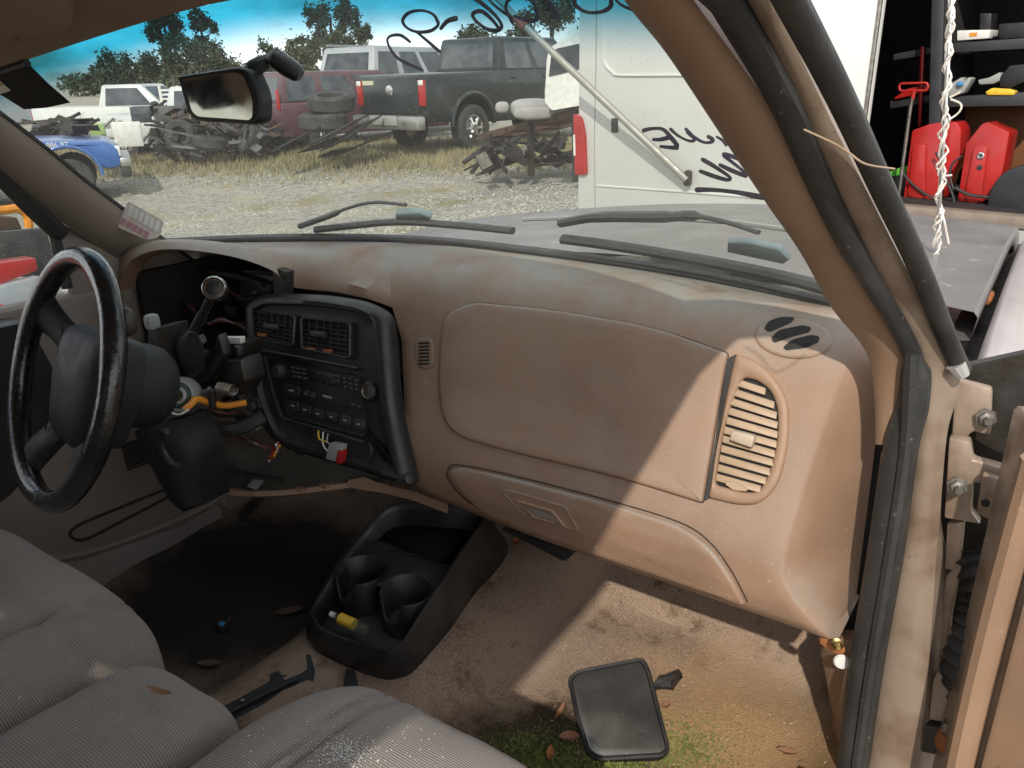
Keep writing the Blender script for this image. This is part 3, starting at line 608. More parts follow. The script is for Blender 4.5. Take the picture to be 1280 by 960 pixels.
b = MB(); o = [DP.on(px, py, 0.002) for px, py in [(87, 668), (100, 655), (150, 634), (209, 611), (214, 618), (150, 652), (105, 674), (87, 668)]]
b.tube(spline(o[:-1], 5, True), 0.0035, 6, closed=True); part('recess_groove', b, M['dark'], ddoor)
for i in range(10):
    b = MB(); b.tube([DP.on(150+3.2*i*0.3, 556+3.4*i, 0.003), DP.on(184+0.5*i, 546+3.4*i, 0.003)], 0.0022, 5); part('speaker_slat', b, M['dark'], ddoor)
b = MB(); b.prism([Vector((-0.69, -0.06, 0.36)), Vector((-0.69, 0.2, 0.40)), Vector((-0.69, 0.3, 1.0)), Vector((-0.69, -0.06, 1.0))], (-0.03, 0, 0)); part('kick_panel', b, M['trimgrey'], truck)
b = MB(); b.tube([Vector((-0.675, -1.3, 0.40)), Vector((-0.66, -0.3, 0.40)), Vector((-0.66, -0.06, 0.405)), Vector((-0.68, 0.2, 0.5))], 0.014, 8, flat=0.6); part('sill_strip', b, M['black'], truck)
b = MB(); b.box((0.79, -0.75, 0.42), (0.05, 1.3, 0.07)); part('door_sill', b, M['paint'], truck, bevel=0.01)

# sun visor, black flap and card on the glass
VP = Plane(Y(50, 25, -0.47), (0.15, -0.45, -0.9))
visor = thing('sun_visor', 'tan cloth driver sun visor folded against the roof', 'sun visor', tuple(VP.hit(20, 0)))
b = MB(); plate(VP, rnd([(-90, 62), (0, 52), (38, 38), (84, 32), (93, 20), (88, 5), (50, -40), (-90, -60)], 14), 0.012, back=-0.02, r=6, mb=b); part('pad', b, M['headliner'], visor)
b = MB(); b.rcube(VP.on(30, 43, 0.008), (0.014, 0.012, 0.008), 4, 5); part('pivot_clip', b, M['tan'], visor)
flap = thing('tinted_flap', 'black flap hanging at the top left corner of the windshield', 'flap', tuple(Y(40, 110, -0.50)))
FP = Plane(Y(40, 110, -0.50), (0.25, -0.9, -0.2))
b = MB(); b.prism([FP.on(px, py) for px, py in [(-30, 92), (36, 80), (60, 104), (88, 128), (60, 134), (32, 136), (8, 121), (-30, 100)]], FP.n*0.003); part('sheet', b, M['dark'], flap)
b = MB(); b.tube([FP.on(-30, 95, 0.004), FP.on(0, 90, 0.004), FP.on(37, 78, 0.004)], 0.006, 8); part('roll', b, M['rubber'], flap)
b = MB(); b.prism([FP.on(px, py, 0.004) for px, py in [(-6, 98), (2, 99), (17, 112), (3, 117), (-6, 116)]], FP.n*0.0012); lb = part('paper_label', b, M['white'], flap)
b = MB(); b.prism([FP.on(px, py, 0.0056) for px, py in [(-6, 99), (1, 100), (8, 106), (-6, 108)]], FP.n*0.0006); part('printed_band', b, M['yellow'], lb)
card = thing('inspection_card', 'clear plastic card with pale pink stripes leaning in the left windshield corner', 'card', tuple(X(175, 275, -0.645)))
CP2 = Plane(X(175, 275, -0.635), (0.75, -0.6, 0.2)); co_ = rnd([(160, 251, 4), (205, 277, 4), (200, 296, 5), (184, 300), (147, 284, 4)], 4, 3)
b = MB(); b.prism([CP2.on(*p) for p in co_], CP2.n*0.0015); part('sheet', b, mat('clear_card', (0.62, 0.55, 0.50), 0.35, col2=(0.5, 0.42, 0.38), scale=40), card)
for i in range(6):
    x0 = 163+6.6*i; y0 = 256+3.7*i
    b = MB(); b.prism([CP2.on(px, py, 0.002) for px, py in [(x0, y0), (x0+5, y0+2.8), (x0+1.5, y0+15), (x0-4, y0+13)]], CP2.n*0.0006); part('printed_cell', b, M['white'], card)
for i in range(5):
    x0 = 153+7*i; y0 = 272+4*i
    b = MB(); b.prism([CP2.on(px, py, 0.002) for px, py in [(x0, y0), (x0+6, y0+3), (x0+3, y0+10), (x0-3, y0+8)]], CP2.n*0.0006); part('printed_cell', b, mat('pink_print', (0.42, 0.22, 0.24), 0.5), card)

# rear-view mirror
MPc = Plane(Y(275, 118, -0.30), (0.16, -0.97, 0.05))
rv = thing('rear_view_mirror', 'black rear view mirror hanging from the windshield on a jointed arm', 'mirror', tuple(MPc.hit(275, 150)))
mo = rnd([(223, 95, 5), (300, 83, 12), (314, 87, 8), (328, 120, 12), (327, 150, 7), (318, 156, 6), (246, 151, 8), (236, 142, 6)], 6, 4)
b = MB(); rows = [[MPc.on(*p, -0.030) for p in inset(mo, 0.85)], [MPc.on(*p, -0.022) for p in mo], [MPc.on(*p, 0.0) for p in mo], [MPc.on(*p, 0.004) for p in shrink(mo, 2)], [MPc.on(*p, 0.004) for p in shrink(mo, 5)], [MPc.on(*p, 0.001) for p in shrink(mo, 6)]]
b.loft(rows, cu=True, caps=True); part('housing', b, M['black'], rv)
b = MB(); b.prism([MPc.on(*p, 0.0015) for p in rnd([(229, 98, 4), (297, 90, 8), (306, 95, 6), (317, 122, 8), (317, 147, 5), (309, 152, 4), (248, 147, 6), (240, 138, 5)], 4, 3)], MPc.n*0.001); part('mirror_glass', b, M['mirror'], rv, smooth=False)
b = MB(); b.tube(spline([MPc.on(300, 92, -0.03), Y(318, 85, -0.27), Y(334, 77, -0.255)], 4), [0.014, 0.014, 0.014, 0.013, 0.013, 0.012, 0.012, 0.011, 0.010], 10); part('arm', b, M['black'], rv)
b = MB(); b.tube([Y(338, 76, -0.258), Y(343, 72, -0.256), Y(360, 84, -0.245), Y(372, 92, -0.238), Y(376, 95, -0.236)], [0.009, 0.015, 0.015, 0.013, 0.009], 12); part('mount_button', b, M['black'], rv)

# marker writing on the outside of the glass (mirrored as seen from within)
wr = thing('marker_writing', 'dark purple marker digits scrawled along the top of the windshield', 'writing', tuple(SKW.on(620, 40)))
wr2 = thing('marker_writing', 'dark purple marker letters and underline low on the windshield by the pillar', 'writing', tuple(SKW.on(880, 210)))
def stroke(root, pts, w, ox, oy, sc):
    P = spline([Vector((ox+x/sc, oy+y/sc)) for x, y in pts], 5); L_, R_ = [], []
    for i, p in enumerate(P):
        t = (P[min(i+1, len(P)-1)]-P[max(i-1, 0)]).normalized(); nn = Vector((-t.y, t.x)); k = w/sc*0.5*(1.0+0.18*math.sin(i*0.35+len(P)))
        if i in (0, len(P)-1): k *= 0.5
        a, c = p+nn*k, p-nn*k
        try: l, r = SKW.on(a.x, a.y, -0.004), SKW.on(c.x, c.y, -0.004)
        except ValueError: continue
        L_.append(l); R_.append(r)
    if len(L_) < 2: return
    part('stroke', MB().loft([L_, R_]), M['ink'], root, smooth=False)
for pts, w in [([(160, 215), (110, 180), (60, 185), (50, 215), (90, 280), (150, 315), (220, 345)], 13), ([(290, 130), (265, 85), (210, 65), (150, 75), (120, 110), (140, 145), (190, 165), (250, 160), (285, 135), (285, 110)], 15),
               ([(180, 160), (240, 210), (300, 262)], 14), ([(295, 155), (330, 115), (380, 100)], 22), ([(430, -10), (500, 40), (560, 95), (585, 140), (560, 160), (510, 150), (460, 110), (450, 80), (490, 70), (540, 110), (572, 150)], 18),
               ([(500, -10), (560, 50), (640, 105)], 13), ([(640, 132), (605, 60), (620, 15), (680, 0), (730, 30), (750, 80), (740, 115), (690, 110), (640, 90)], 17), ([(770, -15), (820, 50), (855, 112)], 17),
               ([(915, -20), (930, 40), (980, 75), (1050, 75), (1095, 50), (1095, 10)], 19), ([(1090, -20), (1140, 40), (1215, 72)], 13)]:
    stroke(wr, pts, w, 470, 0, 3.765)
for pts, w in [([(75, 195), (160, 175), (260, 180), (330, 250), (400, 335)], 36), ([(165, 270), (240, 270), (325, 250)], 36), ([(230, 330), (320, 340), (405, 345)], 34), ([(320, 170), (400, 240), (500, 285), (540, 265), (455, 170)], 28),
               ([(470, 190), (520, 240), (620, 295), (690, 295), (700, 270), (650, 240)], 32), ([(730, 245), (790, 280), (830, 330)], 28), ([(600, 440), (720, 510), (855, 605), (830, 628), (700, 590), (580, 545)], 34),
               ([(755, 490), (860, 540), (1000, 595), (960, 540), (800, 410), (870, 420), (990, 470)], 34), ([(545, 715), (700, 715), (900, 735), (1080, 770), (1210, 790)], 44)]:
    stroke(wr2, pts, w, 790, 140, 7.11)

# wipers on the outside of the glass
def og(px, py, o=-0.025): return SKW.on(px, py, o)
wl = thing('wiper', 'black wiper with pale blue clip at the middle of the windshield base', 'wiper', tuple(og(500, 292)), 'windshield wipers')
b = MB(); b.tube(spline([og(392, 299), og(420, 296), og(490, 290), (og(560, 294)), og(635, 302)], 6), 0.011, 8, flat=0.7); part('blade', b, M['rubber'], wl)
b = MB(); b.tube(spline([og(372, 301, -0.04), og(405, 292, -0.045), og(430, 284, -0.05), og(460, 278, -0.05), og(500, 279, -0.045)], 5), [0.011]*8+[0.006]*13, 8, flat=0.6); part('arm', b, M['rubber'], wl)
b = MB(); b.hexa([og(px, py, -0.030) for px, py in [(489, 283), (518, 282), (534, 288), (531, 292), (490, 290)]], [og(px, py, -0.042) for px, py in [(489, 281), (518, 280), (534, 287), (531, 290), (490, 288)]]); part('clip', b, M['cyan'], wl, bevel=0.003)
wr_ = thing('wiper', 'black wiper with pale blue clip near the passenger pillar', 'wiper', tuple(og(860, 325)), 'windshield wipers')
b = MB(); b.tube(spline([og(700, 309, -0.018), og(758, 317, -0.018), og(857, 334, -0.018), og(930, 349, -0.018), og(985, 362, -0.018), og(1042, 378, -0.018)], 6), 0.016, 8, flat=0.6); part('blade', b, M['rubber'], wr_)
b = MB(); b.tube(spline([og(690, 304, -0.045), og(735, 301, -0.05), og(815, 303, -0.05), og(850, 303, -0.05), og(890, 312, -0.05), og(930, 322, -0.045)], 5), [0.012]*5+[0.014]*6+[0.012]*5+[0.0055]*10, 8, flat=0.7); part('arm', b, M['rubber'], wr_)
b = MB(); b.hexa([og(px, py, -0.026) for px, py in [(899, 321), (925, 322), (962, 331), (975, 344), (968, 349), (899, 333)]], [og(px, py, -0.036) for px, py in [(899, 320), (925, 321), (962, 330), (975, 343), (968, 348), (899, 332)]]); part('clip', b, M['cyan'], wr_, bevel=0.003)
b = MB(); b.tube([og(640, 306, -0.06), og(760, 311, -0.07), og(900, 325, -0.07), og(1040, 345, -0.06)], 0.004, 6); part('washer_hose', b, M['greyplastic'], truck)

# antenna with wire wound round it
ant = thing('antenna', 'thin metal antenna wrapped in pale twisted wire above the fender', 'antenna', tuple(Y(1166, 395, 0.62)))
a0, a1 = Y(1166, 395, 0.62), Y(1193, -60, 0.60)
b = MB(); b.tube([a0, a1], 0.0035, 8); part('mast', b, M['chrome'], ant)
for ph, rr in ((0, 0.006), (2.1, 0.008), (4.0, 0.005)):
    pts = []
    for i in range(90):
        t = 0.16+0.84*i/89; r = rr*(0.6+0.6*math.sin(i*0.7+ph)**2); a = i*(0.45+0.1*ph)+ph
        pts.append(a0.lerp(a1, t)+Vector((math.cos(a)*r, math.sin(a)*r, 0)))
    b = MB(); b.tube(pts, 0.0021, 5); part('wire', b, M['wirewhite'], ant)
for pp in ([(1187, 122), (1197, 117), (1201, 114)], [(1188, 124), (1201, 130), (1199, 140), (1186, 150)], [(1180, 220), (1190, 219)], [(1175, 260), (1180, 275), (1183, 290), (1186, 305)]):
    b = MB(); b.tube(spline([Y(px, py, 0.60) for px, py in pp], 4), 0.0018, 5); part('wire_end', b, M['wirewhite'], ant)

# ================================================================== DASHBOARD
dash = thing('dashboard', 'tan vinyl dashboard with airbag panel and glove box, stripped open on the driver side', 'dashboard', (0.2, 0.0, 0.70))
# rows of the profile: (y, z, ridge x at the right end)
PR = [(None, 1.122, 0.715), (0.09, 1.134, 0.722), (0.05, 1.126, 0.726), (0.022, 1.113, 0.727), (0.003, 1.095, 0.727), (-0.010, 1.075, 0.724), (-0.022, 1.045, 0.719), (-0.042, 0.99, 0.711), (-0.064, 0.935, 0.705),
      (-0.085, 0.89, 0.701), (-0.103, 0.855, 0.699), (-0.117, 0.825, 0.698), (-0.126, 0.795, 0.699), (-0.130, 0.765, 0.722), (-0.128, 0.735, 0.752), (-0.118, 0.713, 0.772), (-0.095, 0.703, 0.778), (0.05, 0.70, 0.78)]
NS = 30; XL = -0.040
def proj(p):
    v = Vector(p)-CAM; d = v.dot(FW); return 640+F*v.dot(RT)/d, 480-F*v.dot(UP)/d
def edge_x(py):
    E_ = [(380, 488), (395, 497), (430, 503), (500, 505), (550, 509), (600, 515), (625, 524), (700, 560)]
    if py < 380: return 488
    for (a, xa), (c, xc) in zip(E_, E_[1:]):
        if py <= c: return xa+(xc-xa)*(py-a)/(c-a)
    return 560
XLk = []
for y, z, _ in PR:
    lo_, hi_ = -0.25, 0.2
    for _i in range(40):
        m_ = (lo_+hi_)/2; q_ = proj((m_, wb(m_).y if y is None else y, z))
        if q_[0] < edge_x(q_[1]): lo_ = m_
        else: hi_ = m_
    XLk.append(lo_)
for k in range(4): XLk[k] = XLk[4]
for k in range(15, len(PR)): XLk[k] = XLk[14]
dp = MB(); cols = []
for i in range(NS+1):
    t = i/NS; col = []
    for k, (y, z, xr) in enumerate(PR):
        x = XLk[k]+(xr-XLk[k])*t
        yy = wb(min(x, 0.70)).y-0.004 if y is None else y
        if k in (1, 2): yy = yy+(wb(min(x, 0.7)).y-0.16)*0.35*(1 if k == 1 else 0.5)
        zz = z+0.006*math.sin(math.pi*t)*(1 if 2 < k < 8 else 0)
        if k >= 13: zz += 0.012*max(0, 0.35-t)/0.35
        col.append(Vector((x, yy, zz)))
    cols.append(col)
last = cols[-1]
for f, px_, py_ in [(0, 0.007, 0.004), (0.35, 0, 0), (0.7, 0, 0), (1.0, 0, 0)]:
    col = []
    for k, p in enumerate(last):
        ex = Vector((0.772+0.010*max(0, (1.07-p.z)/0.37), 0.025 if k > 2 else max(p.y, 0.03), min(p.z-0.006, 1.072) if k < 9 else p.z+0.004))
        col.append(p+Vector((px_, py_, -0.001)) if f == 0 else p.lerp(ex, f))
    cols.append(col)
dp.loft(cols)
# the return along the opening at the left edge of the passenger half
e = cols[0]; dp.loft([[p+Vector((-0.004, 0.010, 0)) for p in e[4:]], [p+Vector((-0.002, 0.002, 0)) for p in e[4:]], e[4:]])
dp.loft([[p+Vector((-0.004, 0.010, 0)) for p in e[4:]], [p+Vector((0.0, 0.05, 0)) for p in e[4:]]])
SKD = Skin(dp)
# upper pad over the centre stack and the instrument hood: lip pixels with their y
LIP = [((148, 420), -0.225), ((147, 385), -0.225), ((152, 348), -0.222), ((166, 324), -0.212), ((200, 312), -0.195), ((250, 314), -0.175), ((300, 323), -0.15), ((340, 338), -0.122), ((356, 352), -0.102), ((372, 360), -0.075), ((420, 365), -0.048), ((462, 374), -0.032)]
TOPP = [((144, 420), -0.20), ((143, 380), -0.20), ((147, 335), -0.19), ((160, 312), -0.175), ((200, 300), -0.155), ((250, 300), -0.135), ((300, 306), -0.11), ((345, 317), -0.083), ((365, 322), -0.064), ((385, 326), -0.045), ((430, 338), -0.018), ((470, 352), -0.008)]
lip = spline([Y(*p, y) for p, y in LIP], 4)+[Vector(e[6]), ]
top = spline([Y(*p, y) for p, y in TOPP], 4)+[Vector(e[5])]
n = len(lip); base = []
for i in range(n):
    t = i/(n-1); x = max(-0.70, top[i].x*(1-t)+(top[i].x+0.0)*t); w = wb(x)+Vector((0, -0.004, 0.010))
    if i < 10: w = top[i].lerp(w, i/10)+Vector((0, 0.02*(1-i/10), 0))
    base.append(w)
base[-1] = Vector(e[0])
mids = [[], [], []]
for i in range(n):
    a, c = top[i], base[i]; dz = c.z-a.z; g_ = min(1, max(0, (i-10)/14))
    for j, (f, hf) in enumerate(((0.07, 0.42), (0.34, 1.08), (0.58, 1.25))):
        sm_ = a.lerp(c, (0.28, 0.55, 0.8)[j])+Vector((0, 0, 0.006*math.sin(math.pi*f)))
        bx_ = a.lerp(c, f); bx_.z = a.z+dz*hf+(0.006 if dz < 0.02 else 0)
        mids[j].append(sm_.lerp(bx_, g_))
mids[0][-1], mids[1][-1], mids[2][-1] = Vector(e[4]), Vector(e[2]), Vector(e[1])
half = [(a+c)/2+Vector((0, -0.010, 0.004)) for a, c in zip(lip, top)]; half[-1] = (lip[-1]+top[-1])/2
inn = [p+Vector((0.0, 0.035, -0.008)) for p in lip]
dp.loft([inn, [p+Vector((0, 0.006, -0.004)) for p in lip], lip, half, top]+mids+[base])
part('pad', dp, M['dash'], dash, weld=0.0012, angle=48)
# thin side cheek of the hood on the far left
b = MB(); b.loft([[Y(148, 420, -0.225), Y(147, 470, -0.22), Y(152, 540, -0.20)], [Y(140, 415, -0.19), Y(138, 470, -0.19), Y(140, 545, -0.18)]]); part('end_cap', b, M['trimgrey'], dash)

# airbag panel, its gap, glove box
AB = rnd([(556, 395, 26), (590, 378, 30), (700, 389, 40), (820, 410, 40), (911, 442, 5), (905, 470, 30), (879, 629, 5), (780, 598, 60), (620, 560, 40), (557, 540, 34), (549, 470, 40)], 20, 6)
b = plate(SKD, AB, 0.0085, r=4.0, rings=12); ab = part('airbag_panel', b, M['dash'], dash, 'large smooth tan airbag panel', angle=60)
b = plate(SKD, [(p[0]+(p[0]-730)*0.006, p[1]+(p[1]-505)*0.010) for p in AB], 0.0006, back=0.0, r=1, rings=3); part('panel_seam', b, M['dark'], dash)
b = plate(SKD, rnd([(908, 449), (922, 442), (905, 520), (889, 622), (880, 627), (895, 545)], 3, 3), 0.0014, back=0, r=1, rings=2); part('gap_strip', b, M['rubber'], dash)
GB = rnd([(560, 590, 10), (575, 583, 10), (640, 597, 30), (760, 628, 40), (850, 656, 40), (885, 680, 40), (912, 716, 30), (932, 755, 4), (860, 733, 20), (760, 700, 20), (660, 667, 20), (622, 650, 20), (590, 628, 20)], 12, 5)
b = plate(SKD, GB, 0.0075, r=3.5, rings=10); gb = part('glove_box', b, M['dash'], dash, 'closed tan glove box door', angle=60)
b = plate(SKD, [(p[0]+(p[0]-745)*0.007, p[1]+(p[1]-665)*0.016-0.5) for p in GB if True], 0.0006, back=0, r=1, rings=3) if False else None
class Off:                                            # the same surface, lifted
    def __init__(s, sf, d): s.sf = sf; s.d = d
    def on(s, px, py, o=0.0): return s.sf.on(px, py, s.d+o)
G6 = Off(SKD, 0.0075)
b = MB(); b.tube([SKD.on(p.x, p.y, 0.0012) for p in spline([Vector(q) for q in [(598, 634), (578, 620), (562, 600), (560, 589), (572, 581), (640, 594), (760, 625), (850, 653), (888, 678), (915, 714), (935, 752)]], 6)], 0.0010, 6); part('door_seam', b, M['dark'], dash)
b = ring(G6, rnd([(626, 611), (640, 611), (711, 632), (728, 661), (716, 661), (655, 641)], 3, 3), rnd([(632, 614), (641, 614), (708, 634), (722, 658), (715, 658), (657, 638)], 3, 3), 0.0012, r=0.8, deep=-0.001); part('handle_frame', b, M['dash'], gb)
b = ring(G6, rnd([(648, 622), (694, 635), (712, 656), (670, 645)], 3, 3), rnd([(652, 626), (692, 638), (706, 653), (672, 642)], 3, 3), 0.0045, r=1, deep=0.0006); part('handle', b, M['tan'], gb)
b = plate(G6, rnd([(660, 632), (692, 640), (704, 652), (674, 643)], 3, 3), 0.0016, back=0, r=1, rings=2); part('handle_recess', b, M['trimgrey'], gb)

# round defrost vent
o = ell(992, 423, 48, 25, 30, 0.10); i_ = ell(992, 423, 42, 20.5, 30, 0.10)
dv_ = part('defrost_vent', plate(SKD, o, 0.0035, r=4, rings=5), M['dash'], dash)
D3 = Off(SKD, 0.0038)
for s_ in ([(955, 413), (961, 403), (978, 398), (994, 399), (990, 405), (962, 417)], [(964, 424), (974, 414), (1004, 408), (1015, 411), (1012, 417), (985, 424), (968, 430)], [(979, 435), (990, 426), (1014, 420), (1025, 422), (1024, 429), (1008, 436), (983, 439)]):
    part('slot', plate(D3, rnd(s_, 5, 3), 0.0004, back=-0.0003, r=0.6, rings=2), M['dark'], dv_)
# side air vent
vo = rnd([(921, 443, 6), (945, 450, 20), (972, 474, 24), (987, 505, 24), (987, 555, 24), (974, 606, 22), (952, 630, 16), (924, 631, 14), (887, 622, 4), (897, 560, 30), (908, 500, 30)], 10, 5)
vi = rnd([(930, 472, 6), (945, 474, 14), (964, 486, 16), (974, 510, 18), (974, 548, 20), (964, 590, 18), (950, 615, 12), (932, 616, 10), (895, 606, 6), (901, 560, 20), (913, 510, 20)], 8, 5)
vent = part('side_vent', ring(SKD, vo, vi, 0.0085, r=3, deep=0.001), M['tan'], dash, 'tan side air vent with pale slats', angle=60)
part('vent_cavity', plate(SKD, vi, 0.0014, back=0, r=0.5, rings=3), M['dark'], vent)
for a, c in [((921, 478), (958, 490)), ((917, 490), (969, 507)), ((914, 502), (972, 520)), ((912, 514), (973, 532)), ((910, 526), (973, 544)), ((907, 538), (972, 556)), ((905, 549), (970, 568)), ((903, 561), (968, 579)), ((901, 573), (965, 591)), ((899, 585), (960, 602)), ((897, 597), (952, 612))]:
    b = MB(); A = [SKD.on(a[0], a[1]-5.2, 0.0030), SKD.on(a[0], a[1]+3.0, 0.0085), SKD.on(a[0], a[1]+4.4, 0.0075), SKD.on(a[0], a[1]-4.0, 0.0020)]
    B = [SKD.on(c[0], c[1]-5.2, 0.0030), SKD.on(c[0], c[1]+3.0, 0.0085), SKD.on(c[0], c[1]+4.4, 0.0075), SKD.on(c[0], c[1]-4.0, 0.0020)]
    b.hexa(A, B); part('slat', b, M['slat'], vent, bevel=0.0005, bseg=1)
b = MB(); b.hexa([SKD.on(px, py, 0.006) for px, py in [(916, 548), (920, 536), (948, 543), (945, 558)]], [SKD.on(px, py, 0.020) for px, py in [(916, 550), (920, 538), (948, 545), (944, 560)]]); part('tab', b, M['tab'], vent, bevel=0.0025)
part('thumb_wheel', plate(SKD, rnd([(908, 601), (918, 601), (937, 609), (935, 615), (918, 613), (908, 606)], 3, 3), 0.009, back=0.001, r=1, rings=2), M['slat'], vent)

# small grille beside the centre opening
g = part('sensor_grille', plate(SKD, rnd([(520, 424), (541, 421), (544, 455), (536, 462), (522, 458), (518, 440)], 9, 5), 0.0022, r=2, rings=3), M['dash'], dash)
for k in range(7):
    part('grille_slot', plate(Off(SKD, 0.0024), rnd([(524, 428+4.3*k), (538, 427.5+4.3*k), (538, 430+4.3*k), (524, 430.6+4.3*k)], 1.2, 2), 0.0004, back=-0.0003, r=0.3, rings=1), M['dark'], g)
# dark back of the opened driver half and what hangs in it
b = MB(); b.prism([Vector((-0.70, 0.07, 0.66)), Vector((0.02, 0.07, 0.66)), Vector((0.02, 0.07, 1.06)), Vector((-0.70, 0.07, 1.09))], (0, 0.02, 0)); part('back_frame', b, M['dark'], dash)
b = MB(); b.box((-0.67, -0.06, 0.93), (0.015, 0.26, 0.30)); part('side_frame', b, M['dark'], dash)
b = MB(); b.prism([Y(340, 334, -0.11), Y(358, 340, -0.11), Y(358, 372, -0.11), Y(342, 372, -0.11)], (0, 0.02, 0)); part('bracket', b, M['darkmetal'], dash, bevel=0.002)
b = MB(); b.lathe([(0.004, 0), (0.004, 0.002), (0.001, 0.002)], Y(353, 346, -0.112), (0, -1, 0), 10); part('screw_hole', b, M['dark'], dash)
b = MB(); b.prism([Y(300, 338, -0.03), Y(340, 345, -0.03), Y(345, 362, -0.03), Y(325, 375, -0.03), Y(322, 440, -0.03), Y(305, 440, -0.03), Y(300, 380, -0.03)], (0, 0.03, 0)); part('bracket', b, M['black'], dash, bevel=0.003)
b = MB(); b.tube(rnd2 := spline([Y(px, py, -0.02) for px, py in [(176, 350), (205, 352), (213, 362), (213, 400), (205, 408), (178, 408)]], 4), 0.003, 6); part('cluster_rim', b, M['rubber'], dash)
b = MB(); b.prism([Y(235, 346, -0.04), Y(246, 346, -0.04), Y(246, 360, -0.04), Y(235, 360, -0.04)], (0, 0.01, 0)); part('bracket', b, M['darkmetal'], dash, bevel=0.002)

for k, (px, py, s_, y_, mm) in enumerate([(204, 424, 0.014, -0.20, 'darkmetal'), (214, 434, 0.010, -0.22, 'steel'), (206, 452, 0.012, -0.22, 'darkmetal'), (252, 424, 0.010, -0.16, 'greyplastic'), (290, 388, 0.014, -0.06, 'darkmetal'), (282, 372, 0.010, -0.05, 'black'), (196, 372, 0.012, 0.0, 'darkmetal'), (226, 366, 0.010, 0.02, 'darkmetal'), (306, 452, 0.010, -0.18, 'steel'), (300, 520, 0.012, -0.18, 'darkmetal'), (246, 530, 0.014, -0.2, 'black'), (318, 532, 0.010, -0.18, 'greyplastic')]):
    b = MB(); b.rcube(Y(px, py, y_), (s_, s_*0.7, s_*(0.7+0.5*(k % 3))), 6, 3, Matrix.Rotation(0.4*k, 3, 'Y')); part('fitting', b, M[mm], dash)
b = MB(); b.tube(spline([Y(px, py, -0.05) for px, py in [(182, 346), (240, 338), (300, 346), (330, 356)]], 5), 0.006, 6); part('cross_tube', b, M['darkmetal'], dash)
b = MB(); b.prism([Y(px, py, -0.12) for px, py in [(196, 430), (206, 430), (210, 520), (200, 524)]], (0, 0.02, 0)); part('bracket', b, M['steel'], dash, bevel=0.002)
b = MB(); b.prism([Y(px, py, -0.03) for px, py in [(486, 404), (493, 404), (497, 470), (489, 470)]], (0, 0.02, 0)); part('bracket', b, M['steel'], dash, bevel=0.002)
# loose wire bundles
def bundle(name, label, px, n, y0, rad, mats, grp=None):
    t = thing(name, label, 'wires', tuple(Y(px[0][0], px[0][1], y0)), grp)
    for k in range(n):
        pts = [Y(x+random.uniform(-3, 3), y_+random.uniform(-3, 3), y0+random.uniform(-0.02, 0.02)) for x, y_ in px]
        b = MB(); b.tube(spline(pts, 5), rad, 5); part('wire', b, mats[k % len(mats)], t)
    return t
WM = [M['rubber'], M['black'], mat('brown_wire', (0.12, 0.06, 0.035), 0.5), mat('grey_wire', (0.22, 0.21, 0.20), 0.5), mat('dull_red_wire', (0.20, 0.03, 0.02), 0.5)]
bundle('wire_bundle', 'tangle of grey and brown wires left of the gear lever', [(224, 382), (232, 378), (242, 388), (248, 400), (238, 396), (226, 388)], 7, -0.10, 0.0016, WM)
bundle('wire_bundle', 'thin wires running right behind the gear lever to the centre stack', [(262, 404), (275, 400), (292, 402), (306, 408), (318, 414)], 6, -0.12, 0.0017, WM[2:])
bundle('wire_bundle', 'dark wires hanging to the right of the centre stack bezel', [(486, 400), (490, 430), (488, 470), (494, 520), (500, 560)], 5, -0.02, 0.0022, [M['rubber'], WM[3], M['rubber'], M['steel']])
bundle('wire_bundle', 'orange and white wire ends above the loose trim panel', [(347, 556), (344, 563), (340, 570), (335, 574)], 3, -0.24, 0.0022, [M['orange'], M['white'], M['red']])

bundle('wire_bundle', 'tangle of thin wires under the gear lever boot', [(206, 470), (222, 474), (244, 492), (256, 508), (282, 520), (304, 516)], 7, -0.20, 0.0016, WM)
bundle('wire_bundle', 'wires sagging behind the steering column brackets', [(196, 440), (212, 462), (232, 478), (250, 470), (268, 446), (290, 436)], 6, -0.14, 0.0018, WM[1:])
bundle('wire_bundle', 'thin wires looping over the bare lock housing', [(198, 456), (208, 446), (226, 452), (240, 462), (258, 458), (276, 466), (296, 462)], 8, -0.24, 0.0013, WM)
bundle('wire_bundle', 'wires drooping across the top of the open instrument cavity', [(180, 362), (205, 372), (228, 366), (256, 376), (280, 364), (302, 372), (322, 366)], 8, -0.02, 0.0017, WM)
bundle('wire_bundle', 'wires dropping from the lock housing towards the loose trim panel', [(246, 500), (258, 516), (270, 534), (292, 544), (316, 552), (336, 560)], 7, -0.22, 0.0015, WM[2:])
